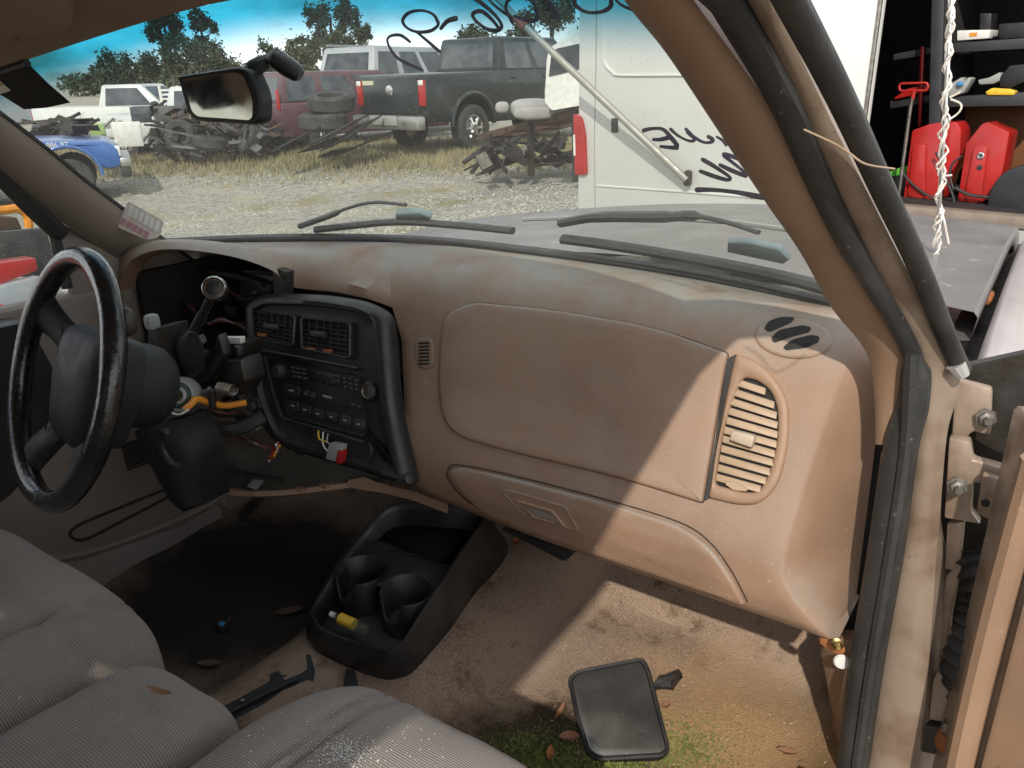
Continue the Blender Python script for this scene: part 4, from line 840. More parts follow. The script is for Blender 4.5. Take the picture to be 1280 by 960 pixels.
# ================================================================== STEERING WHEEL AND COLUMN
wc = Y(78, 474, -0.575); tl = math.radians(22)
ax = Vector((-0.14, -math.cos(tl), math.sin(tl))).normalized(); wx = Vector((0, 0, 1)).cross(ax).normalized()*-1; wx = wx if wx.x > 0 else -wx; wu = ax.cross(wx)*-1; wu = wu if wu.z > 0 else -wu
sw = thing('steering_wheel', 'glossy black four spoke steering wheel with grey black hub', 'steering wheel', tuple(wc))
def wp(a, r, d=0.0): return wc+wx*math.cos(a)*r+wu*math.sin(a)*r*1.10+ax*d
b = MB(); b.tube([wp(k*2*math.pi/72, 0.166) for k in range(72)], [0.0165+0.0010*math.sin(k*math.pi/9)**2 for k in range(72)], 14, closed=True, up=ax); part('rim', b, M['gloss'], sw)
for a0, r1 in ((math.radians(28), 0), (math.radians(152), 0), (math.radians(238), 1), (math.radians(302), 1)):
    rows = []
    for k in range(8):
        t = k/7; r = 0.05+0.115*t; w = 0.040-0.016*math.sin(math.pi*t*0.8)+0.010*t*t; d = -0.040+0.038*t**1.5
        c = wp(a0, r, d); tv = (wp(a0+0.1, r)-wp(a0-0.1, r)).normalized()
        rows.append([c+tv*w*math.cos(q*math.pi/5)+ax*0.013*math.sin(q*math.pi/5) for q in range(10)])
    b = MB(); b.loft(rows, cu=True, caps=True); part('spoke', b, M['hub'], sw)
ho = rnd([(-0.075, 0.080), (0.075, 0.080), (0.090, 0.0), (0.060, -0.10), (-0.060, -0.10), (-0.090, 0.0)], 0.032, 6)
def hb(p, d): return wc+wx*p[0]+wu*p[1]+ax*(d-0.052)
b = MB(); b.loft([[hb(p, -0.03) for p in inset(ho, 0.95)], [hb(p, 0.018) for p in ho], [hb(p, 0.034) for p in inset(ho, 0.95)], [hb(p, 0.042) for p in inset(ho, 0.82)], [hb(p, 0.048) for p in inset(ho, 0.5)], [hb(p, 0.049) for p in inset(ho, 0.1)]], cu=True, caps=True)
hub = part('hub_pad', b, M['hub'], sw, 'dull grey black airbag hub')
b = MB(); b.tube([hb((-0.062, y), 0.044-abs(y)*0.05) for y in (0.07, 0.03, -0.02, -0.07, -0.095)], 0.0012, 4); part('seam', b, M['dark'], hub)
b = MB(); b.rcube(hb((0.05, 0.105), 0.0), (0.018, 0.012, 0.022), 3, 5); part('broken_switch', b, M['darkmetal'], sw)
b = MB(); cc = wc-ax*0.07; b.lathe([(0.05, 0), (0.066, -0.015), (0.068, -0.05), (0.064, -0.070), (0.052, -0.085), (0.03, -0.09)], cc, ax, 28); 
col_ = thing('steering_column', 'black steering column shroud and bare lock housing behind the wheel', 'steering column', tuple(cc-ax*0.1))
part('shroud', b, M['hub'], col_)
b = MB(); b.prism([Y(184, 412, -0.33), Y(200, 410, -0.33), Y(203, 512, -0.33), Y(196, 525, -0.33), Y(188, 525, -0.33)], (0, 0.06, 0)); part('column_bracket', b, M['darkmetal'], col_, bevel=0.003)
b = MB(); b.rcube(Y(190, 402, -0.33), (0.010, 0.012, 0.014), 5, 5); part('switch', b, M['greyplastic'], col_)
ic = Y(222, 494, -0.36); ia = (CAM-ic).normalized()*0.7+Vector((0.3, -0.6, 0.15)); ia.normalize()
b = MB(); b.lathe([(0.030, -0.05), (0.032, -0.01), (0.030, 0.0), (0.024, 0.001), (0.023, -0.012), (0.016, -0.014), (0.016, 0.004), (0.011, 0.006), (0.009, -0.002), (0.001, -0.002)], ic, ia, 24); part('lock_ring', b, M['greyplastic'], col_)
b = MB(); b.lathe([(0.0215, -0.011), (0.0215, -0.004), (0.018, -0.002), (0.0165, -0.004), (0.0165, -0.011)], ic, ia, 24); part('lock_collar', b, M['green'], col_)
b = MB(); b.lathe([(0.008, 0.0), (0.007, 0.005), (0.002, 0.005)], ic, ia, 14); part('key_slot', b, M['brass'], col_)
b = MB(); b.tube(spline([Y(206, 500, -0.38), Y(212, 514, -0.38), Y(224, 518, -0.38), Y(236, 512, -0.37)], 5), 0.002, 5); part('wire', b, M['white'], col_)
b = MB(); b.tube(spline([Y(231, 512, -0.37), Y(238, 506, -0.36), Y(246, 499, -0.34), Y(262, 503, -0.31), Y(282, 507, -0.29), Y(308, 503, -0.26)], 5), 0.006, 8)
solo('orange_sleeve', b, M['orange'], 'orange wire sleeve stretching right from the lock housing', 'cable sleeve')
# clutter of the bare column: brackets, spring, connector, screw
cl = thing('column_mechanism', 'grimy metal linkage with brass screw beside the centre stack bezel', 'mechanism', tuple(Y(280, 480, -0.26)))
b = MB(); b.prism([Y(262, 456, -0.26), Y(300, 450, -0.26), Y(306, 478, -0.26), Y(296, 496, -0.26), Y(264, 486, -0.26)], (0, 0.05, 0)); part('housing', b, M['darkmetal'], cl, bevel=0.004)
b = MB(); b.lathe([(0.009, 0), (0.011, 0.004), (0.007, 0.010), (0.001, 0.012)], Y(267, 468, -0.265), (0.4, -1, 0.2), 16); part('screw', b, M['brass'], cl)
sp_ = []
for k in range(50): a = k*0.9; t = k/49; c = Y(274, 484, -0.29).lerp(Y(292, 488, -0.28), t); sp_.append(c+Vector((0, math.cos(a)*0.010, math.sin(a)*0.010)))
b = MB(); b.tube(sp_, 0.0016, 5); part('spring', b, M['steel'], cl)
b = MB(); b.prism([Y(276, 422, -0.24), Y(300, 422, -0.24), Y(300, 430, -0.24), Y(276, 430, -0.24)], (0, 0.012, 0)); part('connector', b, M['white'], cl, bevel=0.001)
b = MB(); b.prism([Y(278, 430, -0.23), Y(302, 430, -0.23), Y(300, 450, -0.23), Y(280, 452, -0.23)], (0, 0.05, 0)); part('lever_block', b, M['darkmetal'], cl, bevel=0.003)
b = MB(); b.tube([Y(240, 490, -0.31), Y(258, 489, -0.30), Y(262, 486, -0.30)], 0.004, 6); part('rod', b, M['greyplastic'], cl)
b = MB(); b.tube([Y(264, 488, -0.31), Y(266, 510, -0.31)], 0.007, 8); part('pin', b, M['black'], cl)
b = MB(); b.tube(spline([Y(245, 515, -0.28), Y(270, 535, -0.26), Y(300, 535, -0.24), Y(330, 520, -0.2)], 5), 0.014, 8); part('harness', b, M['rubber'], cl)
for k, (px, py, s) in enumerate([(256, 446, 0.012), (285, 505, 0.012), (300, 500, 0.010), (308, 470, 0.014), (250, 470, 0.010), (298, 438, 0.008)]):
    b = MB(); b.rcube(Y(px, py, -0.235-0.01*(k % 3)), (s, s*0.8, s*1.2), 5, 4); part('clamp', b, M['darkmetal'] if k % 2 else M['black'], cl)
# gear lever
gl_ = thing('gear_lever', 'black column gear lever with round knob and rubber boot', 'gear lever', tuple(Y(232, 440, -0.30)))
k0 = Y(267, 360, -0.36); kd = (CAM-k0).normalized()*0.8+Vector((0.1, -0.3, 0.25)); kd.normalize()
b = MB(); b.lathe([(0.008, -0.035), (0.015, -0.03), (0.0195, -0.018), (0.0200, -0.004), (0.018, 0.001), (0.0145, 0.002), (0.0135, -0.001), (0.001, -0.001)], k0, kd, 28); part('knob', b, M['gloss'], gl_)
b = MB(); b.lathe([(0.0125, -0.001), (0.0125, 0.0015), (0.011, 0.0025), (0.001, 0.003)], k0, kd, 24); part('button', b, M['black'], gl_)
b = MB(); b.lathe([(0.0170, 0.0016), (0.0173, 0.0020), (0.0178, 0.0014)], k0, kd, 28); part('trim_ring', b, M['chrome'], gl_)
b = MB(); b.tube(spline([k0-kd*0.02, Y(262, 376, -0.345), Y(252, 396, -0.33), Y(240, 418, -0.31), Y(234, 432, -0.30)], 4), [0.0075]*8+[0.009]*9, 10); part('stem', b, M['black'], gl_)
rows = []
for cxp, cyp, rx, ry, y in [(240, 414, 5, 4, -0.325), (238, 422, 12, 7, -0.315), (236, 436, 19, 14, -0.30), (238, 452, 20, 14, -0.285), (240, 464, 15, 8, -0.28)]:
    rows.append([Y(px, py, y-0.012*math.sin(k*2*math.pi/16)) for k, (px, py) in enumerate(ell(cxp, cyp, rx, ry*0.55, 16))])
b = MB(); b.loft(rows, cu=True, caps=True); part('boot', b, M['rubber'], gl_)
b = MB(); b.prism([Y(193, 414, -0.28), Y(222, 418, -0.28), Y(216, 440, -0.28), Y(226, 466, -0.28), Y(240, 474, -0.28), Y(256, 462, -0.28), Y(262, 440, -0.28), Y(272, 418, -0.28), Y(280, 444, -0.28), Y(262, 476, -0.28), Y(236, 482, -0.28), Y(212, 462, -0.28)], (0, 0.02, 0)); part('boot_frame', b, M['black'], gl_, bevel=0.003)
# loose column cover hanging down
cv = thing('column_cover', 'loose black plastic column cover hanging below the steering column', 'cover', tuple(Y(225, 600, -0.34)))
rows = []
for (a, c, y) in [((168, 540), (226, 524), -0.36), ((178, 562), (238, 548), -0.365), ((196, 598), (246, 574), -0.365), ((212, 626), (250, 606), -0.36), ((228, 640), (256, 630), -0.355)]:
    p, q = Y(*a, y), Y(*c, y+0.03); d = Vector((0.025, -0.04, 0.03))
    rows.append([p+Vector((0, 0.06, 0)), p]+[p.lerp(q, k/6)+d*(0.5*math.sin(math.pi*k/6)) for k in range(1, 6)]+[q, q+Vector((0, 0.06, 0))])
b = MB(); b.loft(rows, caps=True); part('shell', b, M['hub'], cv)
c = Y(216, 560, -0.41); b = MB(); b.tube([c+Vector((math.cos(t)*0.032, -0.002, math.sin(t)*0.032)) for t in [1.7+0.25*k for k in range(14)]], 0.006, 7); part('cutout_rim', b, M['black'], cv)

# ================================================================== CENTRE STACK
SP = Plane(Y(400, 470, -0.155), (0.02, -0.965, 0.26))
st = thing('centre_stack_bezel', 'loose black centre stack bezel with twin air vents around the radio', 'bezel', tuple(SP.hit(440, 600)))
BO = rnd([(303, 380, 12), (328, 366, 18), (400, 368, 40), (452, 377, 22), (480, 392, 14), (485, 440, 30), (490, 510, 40), (512, 607, 4), (486, 603, 16), (440, 588, 30), (352, 562, 24), (332, 545, 16), (312, 500, 20), (306, 440, 20)], 14, 5)
b = MB(); b.loft([[SP.on(*p, -0.032) for p in inset(BO, 0.985)], [SP.on(*p, -0.024) for p in BO], [SP.on(*p, -0.010) for p in BO], [SP.on(*p, 0.0) for p in shrink(BO, 2.5)], [SP.on(*p, 0.006) for p in shrink(BO, 8)], [SP.on(*p, 0.004) for p in shrink(BO, 13)], [SP.on(*p, -0.006) for p in shrink(BO, 15)]], cu=True)
part('surround', b, M['black'], st, angle=50)
pl_ = shrink(BO, 13); b = MB(); plate(Off2 := Plane(SP.p, SP.n), pl_, -0.006, back=-0.012, r=1, rings=5, mb=b); part('face', b, M['black'], st)
def vent2(o, rowsn, coln, tabpx):
    vf = part('air_vent', ring(SP, rnd(o, 5, 4), rnd(inset(o, 0.9), 4, 4), 0.006, back=-0.008, r=1, deep=-0.004), M['black'], st)
    part('vent_cavity', plate(SP, rnd(inset(o, 0.93), 4, 4), -0.0045, back=-0.006, r=0.3, rings=2), M['dark'], vf)
    i = inset(o, 0.9); A, B, C_, D = [Vector(p) for p in i]
    for k in range(rowsn):
        t = (k+0.5)/rowsn; a = A.lerp(D, t); c = B.lerp(C_, t)
        bb = MB(); bb.hexa([SP.on(a.x, a.y-1.5, -0.003), SP.on(a.x, a.y+0.9, 0.003), SP.on(a.x, a.y+1.7, 0.002), SP.on(a.x, a.y-0.8, -0.004)], [SP.on(c.x, c.y-1.5, -0.003), SP.on(c.x, c.y+0.9, 0.003), SP.on(c.x, c.y+1.7, 0.002), SP.on(c.x, c.y-0.8, -0.004)])
        part('slat', bb, M['black'], vf)
    for k in range(coln):
        t = (k+0.7)/coln*0.95; a = A.lerp(B, t); c = D.lerp(C_, t)
        bb = MB(); bb.hexa([SP.on(a.x-0.5, a.y, -0.004), SP.on(a.x+0.6, a.y, -0.004), SP.on(a.x+0.6, a.y, 0.0), SP.on(a.x-0.5, a.y, 0.0)], [SP.on(c.x-0.5, c.y, -0.004), SP.on(c.x+0.6, c.y, -0.004), SP.on(c.x+0.6, c.y, 0.0), SP.on(c.x-0.5, c.y, 0.0)])
        part('fin', bb, M['black'], vf)
    bb = MB(); bb.hexa([SP.on(px, py, 0.001) for px, py in tabpx], [SP.on(px, py, 0.009) for px, py in tabpx]); part('tab', bb, M['rubber'], vf, bevel=0.001)
    return vf
v1 = vent2([(315, 388), (372, 394), (369, 434), (318, 423)], 7, 6, [(333, 404), (350, 406), (350, 412), (333, 410)])
v2 = vent2([(377, 396), (441, 403), (440, 449), (377, 436)], 7, 6, [(392, 413), (410, 415), (410, 422), (392, 420)])
for px, py, vv in [(328, 418, v1), (389, 436, v2), (410, 438, v2)]:
    bb = MB(); bb.hexa([SP.on(px-5, py-2, 0.0), SP.on(px+6, py-1, 0.0), SP.on(px+6, py+3, 0.0), SP.on(px-5, py+2, 0.0)], [SP.on(px-5, py-2, 0.003), SP.on(px+6, py-1, 0.003), SP.on(px+6, py+3, 0.003), SP.on(px-5, py+2, 0.003)])
    part('debris', bb, M['orangebit'], vv)
b = MB(); b.tube(spline([SP.on(px, py, -0.001) for px, py in [(331, 447), (336, 470), (344, 500), (352, 520), (358, 524), (400, 536), (455, 553)]], 4), 0.0035, 6); part('radio_trim', b, M['rubber'], st)
b = MB(); b.tube([SP.on(318, 437, 0.001), SP.on(370, 446, 0.001), SP.on(448, 461, 0.001)], 0.004, 6); part('ledge', b, M['black'], st)
def knob(par, px, py, r, h, m, name='knob', sf=SP, off=-0.006):
    c = sf.on(px, py, off); bb = MB(); bb.lathe([(r*1.1, 0), (r*1.1, h*0.25), (r, h*0.3), (r*0.95, h*0.9), (r*0.85, h), (0.0005, h)], c, sf.n, 20); return part(name, bb, m, par)
k = knob(st, 323, 507, 0.016, 0.016, M['black'], 'switch_knob'); 
k = knob(st, 321, 507, 0.0105, 0.026, M['rubber'], 'switch_knob')
c = SP.on(460, 489, -0.004); b = MB(); b.lathe([(0.018, 0), (0.018, 0.004), (0.015, 0.006), (0.013, 0.004), (0.013, -0.0015), (0.0005, -0.0015)], c, SP.n, 24); soc = part('lighter_socket', b, M['black'], st)
b = MB(); b.lathe([(0.0128, 0.001), (0.0135, 0.0055), (0.0142, 0.0062), (0.0136, 0.0066), (0.012, 0.004), (0.0118, -0.001)], c, SP.n, 24); part('socket_rim', b, M['steel'], soc)
b = plate(SP, rnd([(390, 534), (462, 556), (466, 575), (455, 580), (398, 562), (392, 552)], 3, 3), -0.0045, back=-0.006, r=0.5, rings=2); part('lower_opening', b, M['dark'], st)
b = MB(); b.tube(spline([SP.on(px, py, 0.003) for px, py in [(462, 553), (466, 562), (464, 570)]], 3), 0.0025, 6); part('hook', b, M['darkmetal'], st)
# radio
rd = thing('radio', 'black car radio and cassette player mounted in the centre stack', 'radio', tuple(SP.hit(400, 530)))
b = MB(); RO = rnd([(340, 449, 4), (450, 470, 4), (457, 546, 6), (360, 521, 6)], 4, 4); plate(SP, RO, -0.001, back=-0.02, r=1.5, rings=4, mb=b); part('faceplate', b, M['black'], rd)
k = knob(rd, 351, 464, 0.0125, 0.016, M['rubber'], off=-0.001); 
b = MB(); plate(SP, rnd([(384, 462), (427, 470), (427, 485), (386, 476)], 1.5, 2), 0.0006, back=-0.001, r=0.5, rings=2, mb=b); part('display', b, M['gloss'], rd)
PRT = mat('grey_print', (0.30, 0.30, 0.29), 0.6)
def btn(px, py, w, h, nm='button', m=None, mark=True):
    bb = MB(); o = rnd([(px-w/2, py-h/2-w*0.09), (px+w/2, py-h/2+w*0.09), (px+w/2, py+h/2+w*0.09), (px-w/2, py+h/2-w*0.09)], min(w, h)*0.3, 3); plate(SP, o, 0.0026, back=-0.001, r=0.6, rings=1, mb=bb)
    q = part(nm, bb, m or M['rubber'], rd)
    if mark:
        bb = MB(); plate(SP, [(px-w*0.14, py-h*0.10), (px+w*0.16, py-h*0.06), (px+w*0.16, py+h*0.10), (px-w*0.14, py+h*0.06)], 0.0031, back=0.0027, r=0.1, rings=1, mb=bb); part('print', bb, PRT, q)
for i in range(3):
    for j in range(3):
        btn(366.5+6.8*i+0.8*j, 459+1.3*i+5.6*j, 5.6, 4.2); btn(431+7.2*i+0.8*j, 472.5+1.4*i+5.6*j, 5.6, 4.2)
btn(365, 488, 20, 14, 'rocker'); btn(383, 492, 7, 8, 'button'); btn(391.5, 494, 5, 8)
b = MB(); plate(SP, rnd([(400, 492), (438, 501), (438, 510), (401, 502)], 2, 2), 0.0004, back=-0.001, r=0.5, rings=2, mb=b); sl_ = part('cassette_slot', b, M['dark'], rd)
b = MB(); plate(SP, [(404, 493.5), (415, 496), (415, 498.4), (404, 496)], 0.0012, back=0.0, r=0.1, rings=1, mb=b); part('print', b, PRT, sl_)
btn(442, 506, 6, 5); btn(449.5, 508, 6, 5)
for px, py in [(367, 507), (382, 512), (398, 517), (415, 521), (432, 525), (449, 530)]: btn(px, py, 14, 12, 'preset_button')
# connector dangling in the lower opening
cn = thing('wire_connector', 'grey and red wire connector hanging under the radio', 'connector', tuple(SP.on(428, 572, 0.01)))
b = MB(); b.hexa([SP.on(px, py, 0.002) for px, py in [(420, 551), (436, 554), (432, 576), (415, 571)]], [SP.on(px, py, 0.018) for px, py in [(420, 552), (436, 555), (432, 577), (415, 572)]]); part('body', b, M['greyplastic'], cn, bevel=0.002)
b = MB(); b.hexa([SP.on(px, py, 0.004) for px, py in [(433, 560), (437, 561), (434, 577), (428, 576)]], [SP.on(px, py, 0.0195) for px, py in [(431.5, 561), (437, 562), (434, 578), (428, 577)]]); part('latch', b, M['red'], cn, bevel=0.001)
for k, (a, c) in enumerate([((398, 538), (412, 552)), ((404, 540), (416, 566)), ((410, 542), (420, 556))]):
    b = MB(); b.tube(spline([SP.on(a[0], a[1], 0.0), SP.on((a[0]+c[0])/2-2, (a[1]+c[1])/2+3, 0.008), SP.on(c[0], c[1], 0.006)], 4), 0.0016, 5); part('wire', b, [M['yellow'], M['white'], M['greyplastic']][k], cn)
# loose lower trim panel lying under the column
lt = thing('lower_trim_panel', 'loose tan trim panel with dark underside hanging below the column and radio', 'trim panel', tuple(Z(350, 600, 0.66)))
far = spline([Z(px, py, 0.70) for px, py in [(250, 556), (300, 556), (360, 566), (430, 580), (500, 596)]], 5); near = spline([Z(px, py, 0.665) for px, py in [(262, 606), (300, 614), (350, 614), (400, 609), (455, 602)]], 5)
b = MB(); b.loft([far, [a.lerp(c, 0.5)+Vector((0, 0, -0.008)) for a, c in zip(far, near)], near]); part('underside', b, mat('dark_olive_board', (0.05, 0.047, 0.038), 0.8, col2=(0.075, 0.065, 0.045), scale=12), lt)
b = MB(); b.loft([[p+Vector((0, 0.004, 0.003)) for p in near], [p+Vector((0, -0.006, 0.004)) for p in near], [p+Vector((0, -0.010, -0.006)) for p in near], [p+Vector((0, 0.01, -0.018)) for p in near]]); part('edge', b, M['tan'], lt)
b = MB(); b.loft([[Z(px, py, 0.69) for px, py in [(436, 600), (455, 596), (480, 606), (520, 615), (560, 630)]], [Z(px, py, 0.675) for px, py in [(432, 606), (450, 612), (478, 616), (515, 625), (560, 642)]]]); part('end_tab', b, M['tan'], lt)
b = MB(); b.hexa([Z(px, py, 0.672) for px, py in [(308, 608), (322, 594), (333, 598), (320, 613)]], [Z(px, py, 0.69) for px, py in [(308, 608), (322, 594), (333, 598), (320, 613)]]); part('clip', b, M['greyplastic'], lt, bevel=0.001)
b = MB(); b.tube(spline([Z(258, 570, 0.70), Z(285, 586, 0.70), Z(330, 598, 0.69), Z(352, 601, 0.685)], 4), 0.009, 6, flat=0.5); part('strap', b, M['rubber'], lt)
for px, py in [(340, 575), (375, 611), (405, 607)]:
    b = MB(); b.rcube(Z(px, py, 0.678), (0.012, 0.006, 0.004), 5, 3); part('tab', b, M['tan'], lt)
# under-dash dark pieces above the passenger carpet
ud = thing('heater_box', 'dark plastic heater box showing under the glove box', 'heater box', (0.28, 0.05, 0.66))
b = MB(); b.rcube((0.28, 0.10, 0.69), (0.22, 0.11, 0.045), 6, 6); part('case', b, M['black'], ud)
b = MB(); b.prism([Y(625, 662, -0.05), Y(690, 682, -0.05), Y(710, 700, -0.05), Y(702, 702, -0.05), Y(680, 690, -0.05)], (0, 0.04, 0)); part('bracket', b, M['black'], ud, bevel=0.003)

# ================================================================== LOOSE THINGS, SEATS, FLOOR CONSOLE
def seam(z, q, d=0.010, w=0.05):
    return -d*math.exp(-(q/w)**2)
# driver part of the split bench
def cush(h, seams, crown=0.02):
    def fn(l, q):
        x, y, z = l
        if q[2] > 0.3:
            dz = crown*(1-q[0]**2)*(1-q[1]**2)
            for ax_, pos, d, w in seams:
                dz -= d*math.exp(-((l[ax_]-pos)/w)**2)
            dz += 0.006*mnoise.noise(Vector((x*7, y*7, 3.1)))+0.0025*mnoise.noise(Vector((x*22, y*18, 1.7)))
            z += dz
        return Vector((x, y, z))
    return fn
ds = thing('bench_seat', 'grey ribbed cloth driver seat of the split bench', 'seat', (-0.31, -0.92, 0.44), 'cloth bench seats')
b = MB(); b.rcube((-0.305, -0.93, 0.632), (0.355, 0.32, 0.15), 5, 44, fn=cush(None, [(0, 0.19, 0.012, 0.007), (0, 0.215, 0.010, 0.006), (0, -0.21, 0.012, 0.007), (1, 0.19, 0.010, 0.006), (1, -0.02, 0.009, 0.006)], 0.02)); part('cushion', b, M['cloth'], ds, weld=0.0003, angle=80)
b = MB(); b.rcube((-0.31, -1.32, 1.02), (0.34, 0.10, 0.34), 5, 14, Matrix.Rotation(math.radians(12), 3, 'X')); part('backrest', b, M['cloth'], ds, weld=0.0003, angle=80)
cs_ = thing('bench_seat', 'grey cloth middle seat section between the driver and passenger cushions', 'seat', (0.16, -0.95, 0.44), 'cloth bench seats')
b = MB(); b.rcube((0.155, -0.97, 0.645), (0.108, 0.29, 0.15), 6, 40, fn=cush(None, [(0, 0.095, 0.004, 0.006)], 0.008)); part('cushion', b, M['cloth'], cs_, weld=0.0003, angle=80)
b = MB(); b.rcube((0.165, -1.34, 1.0), (0.11, 0.10, 0.32), 5, 12, Matrix.Rotation(math.radians(12), 3, 'X')); part('backrest', b, M['cloth'], cs_, weld=0.0003, angle=80)
ps = thing('bench_seat', 'grey ribbed cloth passenger seat nearest the open door', 'seat', (0.49, -0.92, 0.44), 'cloth bench seats')
b = MB(); b.rcube((0.475, -0.895, 0.66), (0.205, 0.335, 0.16), 4.5, 44, fn=cush(None, [(0, -0.075, 0.011, 0.006), (0, -0.095, 0.009, 0.005), (0, 0.12, 0.010, 0.006), (1, -0.02, 0.008, 0.006)], 0.02)); part('cushion', b, M['cloth'], ps, weld=0.0003, angle=80)
b = MB(); b.rcube((0.47, -1.34, 1.02), (0.19, 0.10, 0.34), 5, 14, Matrix.Rotation(math.radians(12), 3, 'X')); part('backrest', b, M['cloth'], ps, weld=0.0003, angle=80)

# floor console with two cup holders
fc = thing('floor_console', 'black plastic floor console with twin cup holders on the carpet hump', 'console', tuple(Z(500, 740, 0.49)))
baseo = [(384, 790), (386, 806), (400, 826), (440, 842), (478, 852), (500, 850), (522, 838), (560, 798), (604, 742), (637, 700), (637, 684), (624, 664), (600, 650), (560, 640), (500, 632), (476, 640), (440, 676), (410, 720), (392, 760)]
rimo = [(387, 764), (390, 778), (402, 791), (440, 806), (478, 817), (492, 814), (505, 803), (530, 766), (560, 722), (592, 672), (604, 654), (604, 643), (586, 634), (550, 630), (505, 628), (478, 637), (452, 668), (420, 712), (398, 746)]
bz = [0.485, 0.485, 0.485, 0.485, 0.485, 0.485, 0.485, 0.48, 0.48, 0.48, 0.48, 0.49, 0.50, 0.50, 0.50, 0.50, 0.49, 0.485, 0.485]
rz = [0.555, 0.555, 0.555, 0.56, 0.56, 0.562, 0.565, 0.58, 0.60, 0.635, 0.645, 0.65, 0.655, 0.655, 0.65, 0.64, 0.60, 0.575, 0.56]
def sm(px, zz): return spline([Z(x, y, z) for (x, y), z in zip(px, zz)], 4, True)
B_, R_ = sm(baseo, bz), sm(rimo, rz)
cen = sum(R_, Vector())/len(R_)
def toward(P, k, dz=0.0): return [p+(Vector((cen.x, cen.y, p.z))-p).normalized()*k+Vector((0, 0, dz)) for p in P]
b = MB(); b.loft([B_, [a.lerp(c, 0.5)+(a-Vector((cen.x, cen.y, a.z))).normalized()*0.004 for a, c in zip(B_, R_)], [a.lerp(c, 0.92) for a, c in zip(B_, R_)], toward(R_, 0.004, 0.003), toward(R_, 0.009, 0.001), toward(R_, 0.013, -0.010), toward(R_, 0.016, -0.045)], cu=True)
part('body', b, M['console'], fc, angle=60)
b = MB(); lo = [Vector((p.x, p.y, 0.512+max(0, p.y+0.16)*0.12)) for p in toward(R_, 0.014)]; b.loft([lo, [Vector((cen.x, cen.y, 0.515)).lerp(p, 0.5) for p in lo], [Vector((cen.x, cen.y, 0.515)).lerp(p, 0.02) for p in lo]], cu=True); part('tray', b, M['console'], fc)
for (px, py) in ((451, 712), (508, 737)):
    c = Z(px, py, 0.585); c.z = 0
    rr = 0.0455
    b = MB(); pts = []
    rows = [[c+Vector((math.cos(a)*r, math.sin(a)*r, z)) for a in [math.radians(-60)+k*math.radians(360)/32 for k in range(32)]] for r, z in [(rr+0.004, 0.515), (rr+0.005, 0.58), (rr+0.003, 0.586), (rr, 0.584), (rr-0.004, 0.516)]]
    # a notch towards the seat side
    for r_ in rows[1:4]:
        for k, p in enumerate(r_):
            a = math.atan2(p.y-c.y, p.x-c.x); d = abs((a+math.pi/2+math.pi) % (2*math.pi)-math.pi)
            if d < 0.45: p.z -= 0.045*(1-(d/0.45)**4)
    b.loft(rows, cu=True); cup = part('cup_holder', b, M['console'], fc, angle=60)
    b = MB(); b.lathe([(rr-0.002, 0.0), (0.001, 0.001)], c+Vector((0, 0, 0.5165)), (0, 0, 1), 28); part('cup_floor', b, M['rubber'], cup)
cups = [Z(451, 712, 0.585), Z(508, 737, 0.585)]
inw = toward(R_, 0.012); nR = len(inw)
def inside(x, y):
    c_ = False
    for i in range(nR):
        a, e_ = inw[i], inw[i-1]
        if (a.y > y) != (e_.y > y) and x < (e_.x-a.x)*(y-a.y)/(e_.y-a.y)+a.x: c_ = not c_
    return c_
b = MB(); stp = 0.004; idx = {}
dvd = (Z(548, 702, 0.588), Z(462, 676, 0.58)); fr_y = min(c_.y for c_ in cups)-0.012
x0_, y0_ = min(p.x for p in inw), fr_y
for i in range(90):
    for j in range(70):
        x, y = x0_+stp*i, y0_+stp*j; xm, ym = x+stp/2, y+stp/2
        yl = dvd[0].y+(dvd[1].y-dvd[0].y)*(xm-dvd[0].x)/(dvd[1].x-dvd[0].x)
        if ym > yl+0.004 or not inside(xm, ym): continue
        if any((xm-c_.x)**2+(ym-c_.y)**2 < 0.0465**2 for c_ in cups): continue
        zz = lambda yy: 0.578+0.06*max(0, yy-cups[1].y)
        b.add([(x, y, zz(y)), (x+stp, y, zz(y)), (x+stp, y+stp, zz(y+stp)), (x, y+stp, zz(y+stp))], [(0, 1, 2, 3)])
part('deck', b, M['console'], fc, weld=0.0005)
b = MB(); q = [Z(545, 700, 0.60), Z(575, 660, 0.635), Z(490, 640, 0.63), Z(465, 672, 0.59)]
b.prism([p+Vector((0, 0, -0.02)) for p in q], (0, 0, -0.06)); 
bz_ = MB(); bz_.prism([Z(px, py, 0.545) for px, py in [(552, 704), (600, 648), (560, 634), (492, 632), (462, 676)]], (0, 0, -0.02)); part('bin_floor', bz_, M['console'], fc)
b2 = MB(); b2.loft([[Z(548, 702, 0.588), Z(500, 690, 0.585), Z(462, 676, 0.58)], [Z(548, 702, 0.588)+Vector((0.0, 0.0, -0.075)), Z(500, 690, 0.585)+Vector((0, 0.0, -0.07)), Z(462, 676, 0.58)+Vector((0, 0.0, -0.065))]]); part('divider', b2, M['console'], fc)
